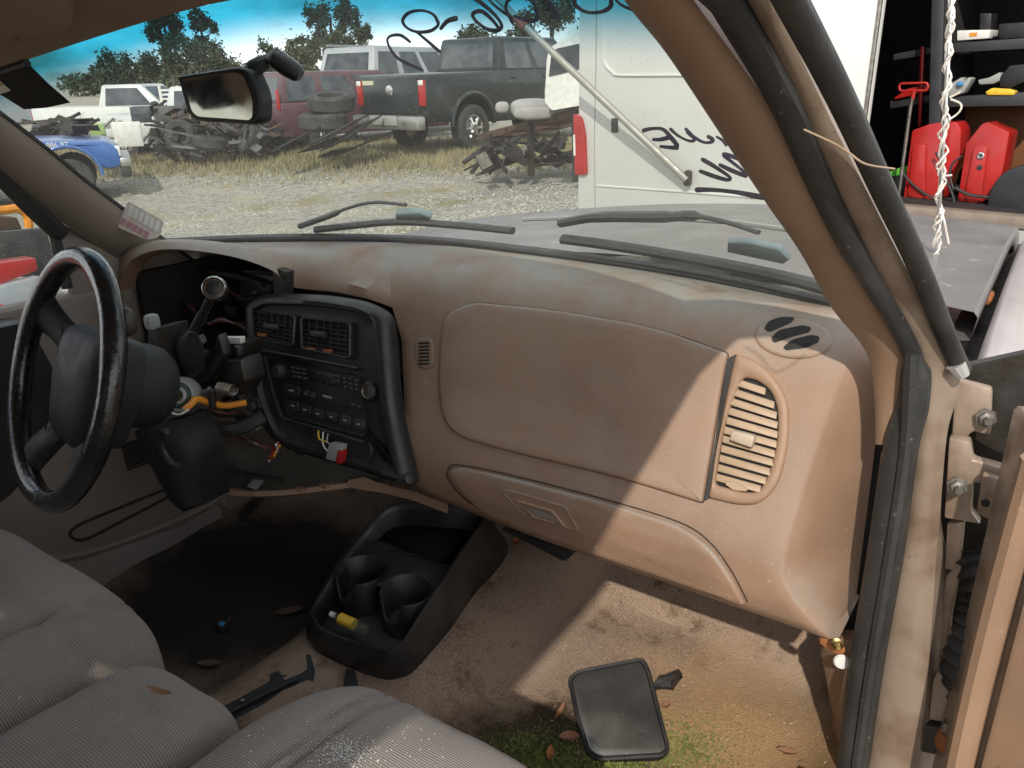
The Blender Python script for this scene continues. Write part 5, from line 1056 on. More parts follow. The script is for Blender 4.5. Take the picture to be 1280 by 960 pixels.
# small bottle lying in the tray
bt = thing('bottle', 'small clear bottle with yellow label lying in the console tray', 'bottle', tuple(Z(432, 780, 0.535)))
ba, bb_ = Z(413, 767, 0.545), Z(458, 788, 0.540); bd = (bb_-ba).normalized(); bl = (bb_-ba).length
clr = glass('clear_plastic', (0.80, 0.82, 0.80), 0.12)
b = MB(); b.lathe([(0.004, bl*0.10), (0.005, bl*0.16), (0.0095, bl*0.24), (0.010, bl*0.3), (0.010, bl*0.95), (0.008, bl)], ba, bd, 14); part('body', b, clr, bt)
b = MB(); b.lathe([(0.0045, 0), (0.0052, 0.001), (0.0052, bl*0.11), (0.0045, bl*0.12)], ba, bd, 12); part('cap', b, M['white'], bt)
b = MB(); b.lathe([(0.0102, bl*0.28), (0.0106, bl*0.285), (0.0106, bl*0.66), (0.0102, bl*0.665)], ba, bd, 14); part('paper_label', b, M['yellow'], bt)

# broken-off door mirror on the floor
fm0 = Z(772, 890, 0.425)
FM = Plane(fm0, (0.10, -0.22, 0.95))
fm = thing('door_mirror', 'broken off black door mirror lying glass up on the mossy carpet', 'mirror', tuple(fm0))
FO = rnd([(709, 848, 12), (722, 838, 10), (803, 822, 8), (812, 838, 16), (838, 938, 12), (828, 947, 10), (748, 952, 14), (733, 942, 12), (720, 900, 30)], 8, 5)
b = MB(); b.loft([[FM.on(*p, -0.045) for p in inset(FO, 0.72)], [FM.on(*p, -0.026) for p in inset(FO, 0.93)], [FM.on(*p, -0.006) for p in FO], [FM.on(*p, 0.002) for p in FO], [FM.on(*p, 0.005) for p in shrink(FO, 2)], [FM.on(*p, 0.004) for p in shrink(FO, 4)], [FM.on(*p, 0.0) for p in shrink(FO, 5)]], cu=True, caps=True); part('housing', b, M['black'], fm)
b = MB(); plate(FM, shrink(FO, 5.5), 0.0025, back=-0.001, r=1, rings=6, mb=b); part('mirror_glass', b, M['dustymirror'], fm)
b = MB(); a, c = FM.on(818, 850, -0.012), FM.on(846, 848, -0.004)
b.loft([[a+Vector((math.cos(t)*0.006, math.sin(t)*0.018, math.cos(t)*0.016)) for t in [k*math.pi/6 for k in range(12)]], [a.lerp(c, 0.4)+Vector((0, math.sin(t)*0.014, math.cos(t)*0.012)) for t in [k*math.pi/6 for k in range(12)]], [c+Vector((0.004*math.cos(3*t), math.sin(t)*0.022, math.cos(t)*0.015)) for t in [k*math.pi/6 for k in range(12)]]], cu=True, caps=True); part('stub', b, M['black'], fm)

# seat belt guide / black bracket between the seats, keys, leaves, crumbs
bk = thing('belt_bracket', 'black plastic bracket lying between the seats in front of the passenger cushion', 'bracket', tuple(Z(320, 880, 0.60)))
b = MB(); o = [(256, 894), (262, 906), (275, 910), (300, 896), (330, 880), (352, 864), (370, 856), (384, 850), (392, 852), (394, 838), (388, 818), (382, 818), (384, 836), (376, 842), (356, 850), (348, 838), (338, 842), (336, 852), (300, 872), (272, 886)]
b.hexa([Z(x, y, 0.60) for x, y in o], [Z(x, y, 0.585) for x, y in o]); part('frame', b, M['hub'], bk)
b = MB(); b.tube([Z(270, 900, 0.604), Z(330, 868, 0.604), Z(372, 848, 0.604)], 0.004, 6); part('rib', b, M['hub'], bk)
b = MB(); b.lathe([(0.004, 0), (0.003, 0.003), (0.0005, 0.004)], Z(303, 877, 0.601), (0, 0, 1), 10); part('rivet', b, M['steel'], bk)
bs = thing('belt_stalk', 'short black belt stalk behind the passenger cushion', 'belt stalk', tuple(Z(436, 838, 0.50)))
b = MB(); b.prism([Z(432, 836, 0.51), Z(444, 838, 0.51), Z(449, 862, 0.51), Z(430, 856, 0.51)], (0, 0, -0.02)); part('tongue', b, M['hub'], bs)
ky = thing('key_fob', 'small blue topped key fob lying on the dark driver floor', 'key fob', tuple(SKF.on(279, 789)))
b = MB(); b.rcube(SKF.on(279, 789, 0.008), (0.012, 0.009, 0.006), 4, 5); part('body', b, M['dark'], ky)
b = MB(); b.rcube(SKF.on(279, 787, 0.015), (0.008, 0.006, 0.002), 4, 4); part('button', b, M['blue'], ky)
b = MB(); b.tube([SKF.on(284, 783, 0.008), SKF.on(289, 774, 0.008)], 0.002, 5); part('blade', b, M['steel'], ky)
def leaf(px, py, l, w, rot, label, off=0.004, sf=None, m=None, curl=0.25):
    c = (sf or SKF).on(px, py, off); mb = MB(); rows = []
    for i in range(7):
        t = i/6*2-1; ww = w*(1-t*t)**0.7+0.0004; a = c+Vector((math.cos(rot), math.sin(rot), 0))*l*t+Vector((0, 0, curl*l*t*t))
        s = Vector((-math.sin(rot), math.cos(rot), 0)); rows.append([a-s*ww+Vector((0, 0, ww*0.5)), a, a+s*ww+Vector((0, 0, ww*0.5))])
    mb.loft(rows); solo('dry_leaf', mb, m or M['leaf'], label, 'leaf', 'dry leaves in the cab')
SEATB = BVHTree.FromObject
class AtZ:
    def __init__(s, z): s.z = z
    def on(s, px, py, o=0): return Z(px, py, s.z+o)
leaf(645, 685, 0.020, 0.009, 1.9, 'crumpled orange dry leaf beside the console under the glove box', m=M['orangebit'], off=0.012, curl=0.5)
leaf(688, 945, 0.016, 0.006, 2.0, 'pale orange dry leaf left of the floor mirror base', m=M['orangebit'])
leaf(700, 893, 0.022, 0.004, 1.7, 'narrow reddish dry leaf left of the floor mirror')
leaf(712, 925, 0.018, 0.011, 0.6, 'broad rusty dry leaf at the lower left corner of the floor mirror')
leaf(984, 943, 0.017, 0.007, 0.3, 'small rusty dry leaf on the carpet near the door jamb')
leaf(832, 885, 0.010, 0.006, 1.2, 'tiny brown dry leaf at the right edge of the floor mirror')
leaf(362, 768, 0.030, 0.012, 0.9, 'dull brown dry leaf left of the floor console', m=mat('dull_leaf', (0.10, 0.05, 0.03), 0.8))
leaf(200, 866, 0.018, 0.004, 0.25, 'thin brown dry leaf on the middle seat section', sf=AtZ(0.806), off=0.0)
leaf(262, 833, 0.024, 0.009, 0.6, 'faded leaf on the dark floor beside the driver seat', m=mat('faded_leaf', (0.09, 0.07, 0.05), 0.8))
cr = MB(); random.seed(3)
for k in range(900):
    r = random.random()
    if r < 0.55: px, py = random.gauss(930, 60), random.gauss(920, 28)
    elif r < 0.8: px, py = random.gauss(690, 50), random.gauss(925, 22)
    else: px, py = random.uniform(560, 1030), random.uniform(700, 955)
    if not (420 < px < 1036 and 680 < py < 990): continue
    try: c = SKF.on(px, py, 0.001)
    except ValueError: continue
    s = random.uniform(0.0008, 0.0026); d = Vector((random.uniform(-1, 1), random.uniform(-1, 1), random.uniform(0, 0.6))).normalized()
    e_ = d.orthogonal().normalized(); cr.add([c-d*s*1.5, c+e_*s*0.6, c+d*s*1.5, c+Vector((0, 0, s))], [(0, 1, 3), (1, 2, 3), (2, 0, 3), (0, 2, 1)])
o = solo('floor_crumbs', cr, mat('crumbs', (0.42, 0.32, 0.20), 0.9, col2=(0.20, 0.11, 0.06), scale=60), 'scattered crumbs of dirt and chaff on the carpet', 'debris', kind='stuff', smooth=False)
ms = MB(); 
for k in range(5000):
    a = random.random()
    px, py = (random.gauss(665, 36), random.gauss(938, 16)) if a < 0.45 else (random.gauss(850, 34), random.gauss(935, 20)) if a < 0.8 else (random.gauss(760, 50), random.gauss(957, 6))
    if not (600 < px < 960 and 880 < py < 990): continue
    try: c = SKF.on(px, py, 0)
    except ValueError: continue
    s = random.uniform(0.002, 0.005); d = Vector((random.uniform(-1, 1), random.uniform(-1, 1), random.uniform(0.3, 1.2))).normalized(); e_ = d.orthogonal().normalized()*s*0.35
    ms.add([c-e_, c+e_, c+d*s*1.4], [(0, 1, 2)])
solo('moss', ms, mat('moss', (0.07, 0.11, 0.020), 0.95, col2=(0.21, 0.22, 0.05), scale=14), 'green moss growing on the damp carpet around the mirror', 'moss', kind='stuff', smooth=False)

pw_ = MB(); random.seed(17); SKP = Skin(MB().rcube((0.475, -0.895, 0.66), (0.205, 0.335, 0.16), 4.5, 44, fn=cush(None, [], 0.02)))
for k in range(800):
    px, py = (random.gauss(435, 17), random.gauss(942, 9)) if k < 600 else (random.uniform(290, 560), random.uniform(870, 990))
    try: c = SKP.on(px, py, 0.0012)
    except ValueError: continue
    s = random.uniform(0.0004, 0.0012); d = Vector((random.uniform(-1, 1), random.uniform(-1, 1), random.uniform(0, 0.4))).normalized(); e_ = d.orthogonal().normalized()
    pw_.add([c-d*s, c+e_*s, c+d*s, c+Vector((0, 0, s))], [(0, 1, 3), (1, 2, 3), (2, 0, 3)])
solo('white_powder', pw_, M['white'], 'spilled white powder specks on the passenger seat cloth', 'powder', kind='stuff', smooth=False)

# ================================================================== THE YARD OUTSIDE
def sstep(a, b, t):
    t = min(1, max(0, (t-a)/(b-a))); return t*t*(3-2*t)
def gz(x, y): return -0.45*sstep(2, 9, -x)*(1-sstep(6, 13, y))
def ground_mat():
    m = bpy.data.materials.new('white_gravel'); m.use_nodes = True; t = m.node_tree; b = t.nodes['Principled BSDF']; nd = t.nodes.new; ln = t.links.new
    b.inputs['Roughness'].default_value = 0.95; b.inputs['Specular IOR Level'].default_value = 0.1; tc = nd('ShaderNodeTexCoord')
    def noise(s, d=6, r=0.6):
        q = nd('ShaderNodeTexNoise'); q.inputs['Scale'].default_value = s; q.inputs['Detail'].default_value = d; q.inputs['Roughness'].default_value = r; ln(tc.outputs['Object'], q.inputs[0]); return q.outputs[0]
    def rmp(v, a, c):
        q = nd('ShaderNodeMapRange'); q.inputs['From Min'].default_value = a; q.inputs['From Max'].default_value = c; ln(v, q.inputs[0]); return q.outputs[0]
    def mixc(f, a, v):
        q = nd('ShaderNodeMix'); q.data_type = 'RGBA'; ln(f, q.inputs[0])
        if isinstance(a, tuple): q.inputs[6].default_value = (*a, 1)
        else: ln(a, q.inputs[6])
        q.inputs[7].default_value = (*v, 1); return q.outputs[2]
    c = mixc(rmp(noise(9, 8, 0.75), 0.40, 0.60), (0.38, 0.355, 0.305), (0.20, 0.185, 0.155))
    c = mixc(rmp(noise(0.9, 6), 0.50, 0.66), c, (0.36, 0.315, 0.225))
    c = mixc(rmp(noise(26, 3), 0.58, 0.66), c, (0.55, 0.54, 0.50))
    c = mixc(rmp(noise(0.45, 5), 0.58, 0.66), c, (0.24, 0.21, 0.125))
    ln(c, b.inputs['Base Color'])
    bp = nd('ShaderNodeBump'); bp.inputs['Strength'].default_value = 0.8; bp.inputs['Distance'].default_value = 0.05; ln(noise(14, 6, 0.7), bp.inputs['Height']); ln(bp.outputs[0], b.inputs['Normal'])
    return m
g = MB()
xs = [-600, -200, -90]+[-60+1.5*i for i in range(60)]+[60, 200, 600]; ys = [-300, -60, -15]+[-8+1.5*i for i in range(45)]+[90, 200, 600, 1500]
g.loft([[Vector((x, y, gz(x, y)+0.02*math.sin(x*1.3)*math.sin(y*1.7))) for x in xs] for y in ys]); structure('ground', g, ground_mat())
# loose stones and dry grass
st_ = MB(); random.seed(11)
for k in range(9000):
    px = random.uniform(40, 760); py = random.uniform(196, 304)
    c = Z(px, py, -0.1)
    if c.y < 2.0 or c.x > -1.2: continue
    c.z = gz(c.x, c.y); s = random.uniform(0.008, 0.032)
    vs = [c+Vector((math.cos(a)*s*random.uniform(0.7, 1.2), math.sin(a)*s*random.uniform(0.7, 1.2), 0)) for a in (0, 1.2, 2.5, 3.8, 5.0)]+[c+Vector((random.uniform(-0.3, 0.3)*s, random.uniform(-0.3, 0.3)*s, s*random.uniform(0.4, 0.9)))]
    st_.add(vs, [(i, (i+1) % 5, 5) for i in range(5)])
solo('gravel_stones', st_, mat('limestone', (0.42, 0.40, 0.35), 0.9, col2=(0.24, 0.22, 0.185), scale=6), 'loose pale stones scattered over the gravel lot', 'gravel', kind='stuff', smooth=False)
gr = MB()
for k in range(30000):
    px = random.uniform(60, 740); py = random.gauss(192, 8)+(px-400)*0.012+(26 if px < 170 else 0)*0
    if py < 172 or py > 214: continue
    c = Z(px, py, -0.05); c.z = gz(c.x, c.y); h = random.uniform(0.03, 0.17)*(1.0 if py < 205 else 0.5); d = Vector((random.uniform(-1, 1), random.uniform(-1, 1), 0)).normalized()
    gr.add([c-d*0.012, c+d*0.012, c+Vector((random.uniform(-0.5, 0.5)*h, random.uniform(-0.5, 0.5)*h, h))], [(0, 1, 2)])
solo('dry_grass', gr, mat('dry_grass', (0.31, 0.26, 0.15), 0.9, col2=(0.19, 0.18, 0.085), scale=0.8), 'dry yellow grass strip along the far edge of the gravel', 'grass', kind='stuff', smooth=False)

# ------------------------------------------------------------------ trees
def leafmat(n, a, c): return mat(n, a, 0.7, col2=c, scale=0.7, lo=0.35, hi=0.65, spec=0.2)
LM = [leafmat('dark_foliage', (0.038, 0.052, 0.030), (0.065, 0.082, 0.042)), leafmat('olive_foliage', (0.070, 0.082, 0.045), (0.12, 0.125, 0.07))]
BARK = mat('bark', (0.10, 0.085, 0.07), 0.9, col2=(0.05, 0.04, 0.03), scale=3)
def tree(label, px, base_y, dist, h, clumps, m, seed, n=2600, ls=0.28):
    random.seed(seed); n = int(n*3.0); ls *= 0.68; r = ray(px, base_y); p = CAM+r*dist; p.z = 0
    t = thing('tree', label, 'tree', tuple(p), 'trees beyond the yard')
    b = MB(); limbs = []
    b.tube([p, p+Vector((0.1, 0, h*0.3)), p+Vector((-0.1, 0.1, h*0.62)), p+Vector((0.1, 0, h*0.8))], [h*0.03, h*0.024, h*0.016, h*0.006], 8)
    for (ox, oz, rx, rz) in clumps:
        c = p+RT*ox*h; c.z = oz*h
        b.tube([p+Vector((0, 0, h*min(0.5, oz*0.6))), c.lerp(p+Vector((0, 0, oz*h*0.8)), 0.5), c], [h*0.012, h*0.008, h*0.003], 6)
    part('trunk', b, BARK, t)
    L_ = MB()
    tot = sum(rx*rz for _, _, rx, rz in clumps)
    for (ox, oz, rx, rz) in clumps:
        c = p+RT*ox*h; c.z = oz*h; k = int(n*rx*rz/tot)
        subs = []
        for _ in range(16):
            d = Vector((random.gauss(0, 1), random.gauss(0, 1), random.gauss(0, 1))).normalized()*random.uniform(0.25, 0.95)
            subs.append((c+Vector((d.x*rx*h, d.y*rx*h, d.z*rz*h))*1.0, random.uniform(0.14, 0.40)))
        for _ in range(k):
            sc, sr = random.choice(subs); d = Vector((random.gauss(0, 1), random.gauss(0, 1), random.gauss(0, 1))).normalized()*abs(random.gauss(0, 0.5))
            q = sc+Vector((d.x*rx*h*sr*1.5, d.y*rx*h*sr*1.5, d.z*rz*h*sr*1.5)); s = ls*random.uniform(0.6, 1.3)
            a = Vector((random.uniform(-1, 1), random.uniform(-1, 1), random.uniform(-0.7, 0.7))).normalized(); e_ = a.cross(Vector((random.uniform(-1, 1), random.uniform(-1, 1), random.uniform(-1, 1)))).normalized()
            L_.add([q-a*s, q+e_*s*0.5, q+a*s, q-e_*s*0.5], [(0, 1, 2, 3)])
    part('crown', L_, m, t, smooth=False)
tree('tall dark tree with rounded crown left of the rear view mirror', 218, 110, 62, 6.9, [(0, 0.82, 0.19, 0.17), (0.06, 0.62, 0.15, 0.10), (-0.10, 0.70, 0.12, 0.10)], LM[0], 1, 4200, 0.20)
tree('dark lollipop shaped tree just above the rear view mirror', 262, 110, 62, 6.7, [(0, 0.86, 0.13, 0.13), (0.16, 0.76, 0.06, 0.06), (-0.02, 0.62, 0.09, 0.07)], LM[0], 2, 2600, 0.20)
tree('low bushy green tree behind the white trucks and power pole', 165, 112, 58, 4.3, [(-0.15, 0.55, 0.30, 0.35), (0.3, 0.62, 0.30, 0.35), (-0.45, 0.42, 0.2, 0.3)], LM[1], 3, 3200, 0.22)
tree('bushy olive tree below the tall dark tree', 240, 112, 56, 4.9, [(-0.2, 0.55, 0.28, 0.36), (0.22, 0.6, 0.3, 0.36), (0.5, 0.5, 0.22, 0.3)], LM[1], 4, 3400, 0.22)
tree('tall open crowned tree right of the rear view mirror', 420, 108, 40, 5.3, [(-0.10, 0.78, 0.14, 0.16), (0.17, 0.82, 0.14, 0.20), (0.05, 0.52, 0.26, 0.20), (-0.26, 0.5, 0.14, 0.18), (0.30, 0.62, 0.10, 0.12)], LM[1], 5, 6500, 0.14)
tree('low olive tree behind the maroon vehicle', 365, 110, 44, 3.7, [(-0.2, 0.6, 0.28, 0.34), (0.2, 0.55, 0.3, 0.36)], LM[1], 6, 2600, 0.16)
tree('grey green tree above the silver vehicle', 520, 108, 46, 3.6, [(0, 0.55, 0.4, 0.34), (-0.5, 0.5, 0.25, 0.3)], LM[1], 7, 2200, 0.17)
tree('olive tree behind the dark pickup cab', 590, 104, 44, 4.5, [(0, 0.72, 0.2, 0.22), (0.25, 0.6, 0.24, 0.3), (-0.2, 0.5, 0.2, 0.25)], LM[1], 8, 2600, 0.16)
tree('olive tree beside the corner of the white van', 690, 100, 40, 5.6, [(0, 0.75, 0.22, 0.24), (0.1, 0.95, 0.14, 0.16), (-0.25, 0.6, 0.16, 0.2)], LM[1], 9, 3000, 0.16)
fw_ = MB(); random.seed(31)
for k in range(46):
    c0 = CAM+ray(110+16*k+random.uniform(-8, 8), 104)*random.uniform(85, 110); hh = random.uniform(1.8, 3.6); c0.z = 0
    for _ in range(420):
        d = Vector((random.gauss(0, 1), random.gauss(0, 1), random.gauss(0, 1))).normalized()*random.random()**0.4
        q = c0+Vector((d.x*2.6, d.y*2.6, hh*0.5+d.z*hh*0.5)); s = random.uniform(0.2, 0.45); a = Vector((random.uniform(-1, 1), random.uniform(-1, 1), random.uniform(-0.7, 0.7))).normalized(); e_ = a.orthogonal().normalized()
        fw_.add([q-a*s, q+e_*s*0.5, q+a*s, q-e_*s*0.5], [(0, 1, 2, 3)])
solo('far_wood', fw_, leafmat('far_foliage', (0.045, 0.062, 0.030), (0.085, 0.10, 0.045)), 'far green wood along the skyline beyond the yard', 'wood', kind='stuff', smooth=False)
# power pole
pb = CAM+ray(153, 116)*75; pb.z = 0; pt = CAM+ray(138, 64)*75
pp = thing('power_pole', 'leaning wooden power pole with crossarm above the white trucks', 'power pole', tuple(pb))
b = MB(); b.tube([pb, pt], [0.16, 0.11], 8); part('post', b, BARK, pp)
cdir = RT
for s, w in ((0.93, 1.0), (0.86, 0.55)):
    c = pb.lerp(pt, s); b = MB(); b.tube([c-cdir*w, c+cdir*w], 0.07, 6); part('crossarm', b, BARK, pp)
    for o in (-0.9, -0.35, 0.35, 0.9):
        b = MB(); b.lathe([(0.07, 0), (0.09, 0.12), (0.03, 0.26)], c+cdir*o*w+Vector((0, 0, 0.06)), (0, 0, 1), 8); part('insulator', b, M['greyplastic'], pp)

# ------------------------------------------------------------------ yard vehicles (built along their own +Y, then set down)
def lthing(name, label, cat, loc, rotz, group=None):
    t = thing(name, label, cat, (0, 0, 0), group); t.location = loc; t.rotation_euler = (0, 0, rotz); return t
TYRE = mat('worn_tyre', (0.022, 0.022, 0.022), 0.85, col2=(0.06, 0.055, 0.05), scale=5)
def wheel(t, x, y, r, w=0.26):
    b = MB(); b.lathe([(r*0.62, -w/2), (r*0.9, -w/2), (r, -w*0.35), (r, w*0.35), (r*0.9, w/2), (r*0.62, w/2), (r*0.62, -w/2)], (x, y, r), (1, 0, 0), 24, caps=False); o = part('wheel', b, TYRE, t)
    s = 1 if x > 0 else -1; b = MB(); b.lathe([(r*0.62, 0), (r*0.60, s*w*0.40), (r*0.52, s*w*0.44), (r*0.46, s*w*0.2), (r*0.2, s*w*0.28), (r*0.16, s*w*0.46), (0.01, s*w*0.46)], (x, y, r), (1, 0, 0), 20); part('rim', b, M['steel'], o)
    for k in range(6):
        a = k*math.pi/3; b = MB(); c = Vector((x+s*w*0.33, y, r)); d = Vector((0, math.cos(a), math.sin(a)))
        b.tube([c+d*r*0.15, c+d*r*0.55], [r*0.10, r*0.07], 6); part('spoke', b, M['chrome'], o)
def arch(yc, r, z0, n=9): return [(yc-r*math.cos(math.pi*k/(n-1)), z0+r*math.sin(math.pi*k/(n-1))*0.98) for k in range(n)]
def body(t, prof, W, m, name='body', bevel=0.05):
    b = MB(); b.prism([(-W/2, y, z) for y, z in prof], (W, 0, 0)); return part(name, b, m, t, bevel=bevel, bseg=2)
def cab(t, y0, y1, y2, y3, zb, zt, W, m, sides, glassm=None, tumble=0.12, rear=True):
    """greenhouse from y0..y3 at the belt to y1..y2 at the roof; sides: (t0, t1) spans of the side windows"""
    glassm = glassm or M['carglass']; wt = W-2*tumble
    lo_ = [Vector((-W/2, y0, zb)), Vector((W/2, y0, zb)), Vector((W/2, y3, zb)), Vector((-W/2, y3, zb))]; hi_ = [Vector((-wt/2, y1, zt)), Vector((wt/2, y1, zt)), Vector((wt/2, y2, zt)), Vector((-wt/2, y2, zt))]
    b = MB(); b.hexa(lo_, hi_); part('cab', b, m, t, bevel=0.06)
    def pane(A, B, C_, D, nm='window'):               # quad inset, a little proud
        c = (A+B+C_+D)/4; nn = (B-A).cross(D-A).normalized(); mid = Vector((0, (y1+y2)/2, (zb+zt)/2)); nn = nn if nn.dot(c-mid) > 0 else -nn
        P = [q+nn*0.008 for q in (A, B, C_, D)]; b = MB(); b.hexa([q-nn*0.006 for q in P], P); part(nm, b, glassm, t)
    for sx in (-1, 1):
        for a, c in sides:
            def sp(u, v):
                yl = y0+(y3-y0)*u; yh = y1+(y2-y1)*u; return Vector((sx*(W/2-tumble*v), yl+(yh-yl)*v, zb+(zt-zb)*v))
            pane(sp(a, 0.08), sp(c, 0.08), sp(c, 0.84), sp(a, 0.84))
    if rear: pane(lo_[0].lerp(hi_[0], 0.12).lerp(lo_[1].lerp(hi_[1], 0.12), 0.1), lo_[0].lerp(hi_[0], 0.12).lerp(lo_[1].lerp(hi_[1], 0.12), 0.9), lo_[0].lerp(hi_[0], 0.82).lerp(lo_[1].lerp(hi_[1], 0.82), 0.9), lo_[0].lerp(hi_[0], 0.82).lerp(lo_[1].lerp(hi_[1], 0.82), 0.1))
    pane(lo_[3].lerp(hi_[3], 0.1).lerp(lo_[2].lerp(hi_[2], 0.1), 0.08), lo_[3].lerp(hi_[3], 0.1).lerp(lo_[2].lerp(hi_[2], 0.1), 0.92), lo_[3].lerp(hi_[3], 0.88).lerp(lo_[2].lerp(hi_[2], 0.88), 0.92), lo_[3].lerp(hi_[3], 0.88).lerp(lo_[2].lerp(hi_[2], 0.88), 0.08))
def carpaint(n, c, c2=None, rough=0.35): return mat(n, c, rough, 0.1, col2=c2 or tuple(v*0.8 for v in c), scale=1.2, coat=0.3, dust=(0.30, 0.28, 0.24), dustamt=0.35)
def boxp(t, nm, c, s, m, bev=0.02, rot=None):
    b = MB(); b.box(c, s, rot); return part(nm, b, m, t, bevel=bev)

# dark green pickup
G = Z(590, 188, 0); rz_ = math.radians(-7); h_ = Vector((-math.sin(rz_), math.cos(rz_), 0)); rr_ = Vector((h_.y, -h_.x, 0))
org = G-rr_*0.92-h_*1.25; org.z = 0.0
PK = carpaint('dark_green_paint', (0.012, 0.020, 0.020), (0.020, 0.030, 0.028))
t = lthing('pickup_truck', 'dark green crew cab pickup with red tail light parked across the yard', 'pickup truck', tuple(org), rz_, 'wrecked vehicles in the yard')
body(t, [(0.02, 0.62), (0.0, 1.46), (2.15, 1.50), (4.55, 1.50), (6.1, 1.42), (6.25, 1.2), (6.25, 0.6)]+[(5.1+0.52-0, 0.55)]+arch(5.1, 0.52, 0.50)[::-1][1:-1]+[(4.58, 0.52), (1.80, 0.52)]+arch(1.25, 0.55, 0.50)[::-1][1:-1]+[(0.70, 0.58)], 2.0, PK)
cab(t, 2.1, 2.25, 4.05, 4.75, 1.48, 2.14, 1.92, PK, [(0.07, 0.40), (0.46, 0.86)])
boxp(t, 'tailgate', (0, -0.005, 1.10), (1.62, 0.05, 0.66), PK, 0.03)
b = MB(); b.lathe([(0.10, 0), (0.09, 0.015), (0.01, 0.018)], (0.0, -0.03, 1.18), (0, -1, 0), 20, sx=1.0); part('emblem', b, M['chrome'], t)
boxp(t, 'lettering', (-0.62, -0.032, 1.32), (0.34, 0.01, 0.08), mat('gold_letters', (0.55, 0.50, 0.35), 0.5), 0.0)
for sx in (-1, 1):
    tl_ = boxp(t, 'tail_light', (sx*0.91, -0.01, 1.13), (0.17, 0.06, 0.46), M['red'], 0.02); boxp(t, 'reverse_lamp', (sx*0.91, -0.035, 1.31), (0.13, 0.03, 0.09), M['white'], 0.01)
    b = MB(); b.tube([(sx*1.0, 1.25-0.60*math.cos(a), 0.50+0.60*math.sin(a)) for a in [math.pi*k/10 for k in range(11)]], 0.05, 6); part('arch_flare', b, PK, t)
BMP = mat('dull_chrome', (0.45, 0.44, 0.42), 0.35, 0.8, col2=(0.3, 0.28, 0.25), scale=3)
boxp(t, 'rear_bumper', (0, -0.12, 0.60), (1.96, 0.2, 0.26), BMP, 0.04); boxp(t, 'step_pad', (0, -0.235, 0.64), (0.8, 0.03, 0.18), M['greyplastic'], 0.01)
for x, y in ((0.9, 1.25), (-0.9, 1.25), (0.9, 5.1), (-0.9, 5.1)): wheel(t, x, y, 0.44, 0.30)
for k in range(3): boxp(t, 'door_handle', (1.005, 2.5+1.05*k, 1.36), (0.03, 0.2, 0.05), PK, 0.01) if k < 2 else None
# silver vehicle behind it
pc = CAM+ray(500, 112)*20.5; pc.z = 0
SV = carpaint('silver_paint', (0.42, 0.43, 0.44), (0.34, 0.35, 0.36))
t = lthing('sport_utility', 'silver utility vehicle with open rear windows behind the dark green pickup', 'utility vehicle', (pc.x, pc.y-2.0, 0.15), math.radians(2), 'wrecked vehicles in the yard')
body(t, [(0, 0.5), (0, 1.2), (3.4, 1.25), (4.7, 1.1), (4.8, 0.5)], 1.9, SV)
cab(t, 0.05, 0.3, 2.7, 3.5, 1.2, 1.95, 1.86, SV, [(0.05, 0.28), (0.34, 0.58), (0.64, 0.92)])
for x, y in ((0.85, 0.95), (-0.85, 0.95), (0.85, 3.9), (-0.85, 3.9)): wheel(t, x, y, 0.36, 0.24)
b = MB(); b.tube([(-0.7, 0.3, 2.0), (-0.7, 2.6, 2.0)], 0.03, 6); part('roof_rack', b, BMP, t)
# maroon vehicle
pc = CAM+ray(352, 150)*17.5
MR = carpaint('faded_maroon_paint', (0.085, 0.030, 0.042), (0.11, 0.05, 0.06), 0.5)
t = lthing('sport_utility', 'faded maroon utility vehicle behind the stacked tyres', 'utility vehicle', (pc.x-0.3, pc.y-0.3, -0.1), math.radians(-12), 'wrecked vehicles in the yard')
body(t, [(0, 0.35), (0, 1.05), (3.2, 1.08), (4.5, 0.98), (4.6, 0.35)], 1.85, MR)
cab(t, 0.03, 0.22, 2.7, 3.4, 1.04, 1.68, 1.8, MR, [(0.04, 0.27), (0.33, 0.58), (0.64, 0.92)])
for sx in (-1, 1): boxp(t, 'tail_light', (sx*0.86, -0.01, 1.12), (0.10, 0.05, 0.42), M['red'], 0.02)
boxp(t, 'rear_bumper', (0, -0.10, 0.45), (1.8, 0.16, 0.2), M['rubber'], 0.03)
for x, y in ((0.85, 0.95), (-0.85, 0.95)): wheel(t, x, y, 0.33, 0.22)
# stacked tyres
TY = None
for lab, px, py, z, d, tilt in (('large worn tyre lying on top of the tyre stack by the maroon vehicle', 414, 128, 0.62, 15.6, 0.10), ('large worn tyre at the bottom of the stack by the maroon vehicle', 404, 152, 0.18, 15.4, 0.02)):
    c = CAM+ray(px, py)*d; b = MB(); r = 0.46
    b.lathe([(r*0.55, -0.14), (r*0.85, -0.16), (r, -0.10), (r*1.01, 0.10), (r*0.85, 0.16), (r*0.55, 0.14), (r*0.52, 0.0), (r*0.55, -0.14)], c, Vector((tilt, -tilt, 1)), 28, caps=False); solo('tyre', b, TYRE, lab, 'tyre', 'stacked tyres')
for lab, px, py, d, ax_ in (('tyre lying flat in the scrap row under the rear view mirror', 262, 178, 16.2, (0.1, 0.1, 1)), ('tyre propped upright in the scrap row right of the white pickup', 226, 170, 16.6, (0.5, -1, 0.3)), ('tyre leaning in the scrap row left of the maroon vehicle', 312, 172, 16.4, (-0.3, -1, 0.5))):
    c = CAM+ray(px, py)*d; b = MB(); r = 0.33
    b.lathe([(r*0.55, -0.10), (r*0.85, -0.12), (r, -0.08), (r*1.01, 0.08), (r*0.85, 0.12), (r*0.55, 0.10), (r*0.52, 0.0), (r*0.55, -0.10)], c, Vector(ax_), 24, caps=False); solo('tyre', b, TYRE, lab, 'tyre', 'loose tyres in the scrap row')
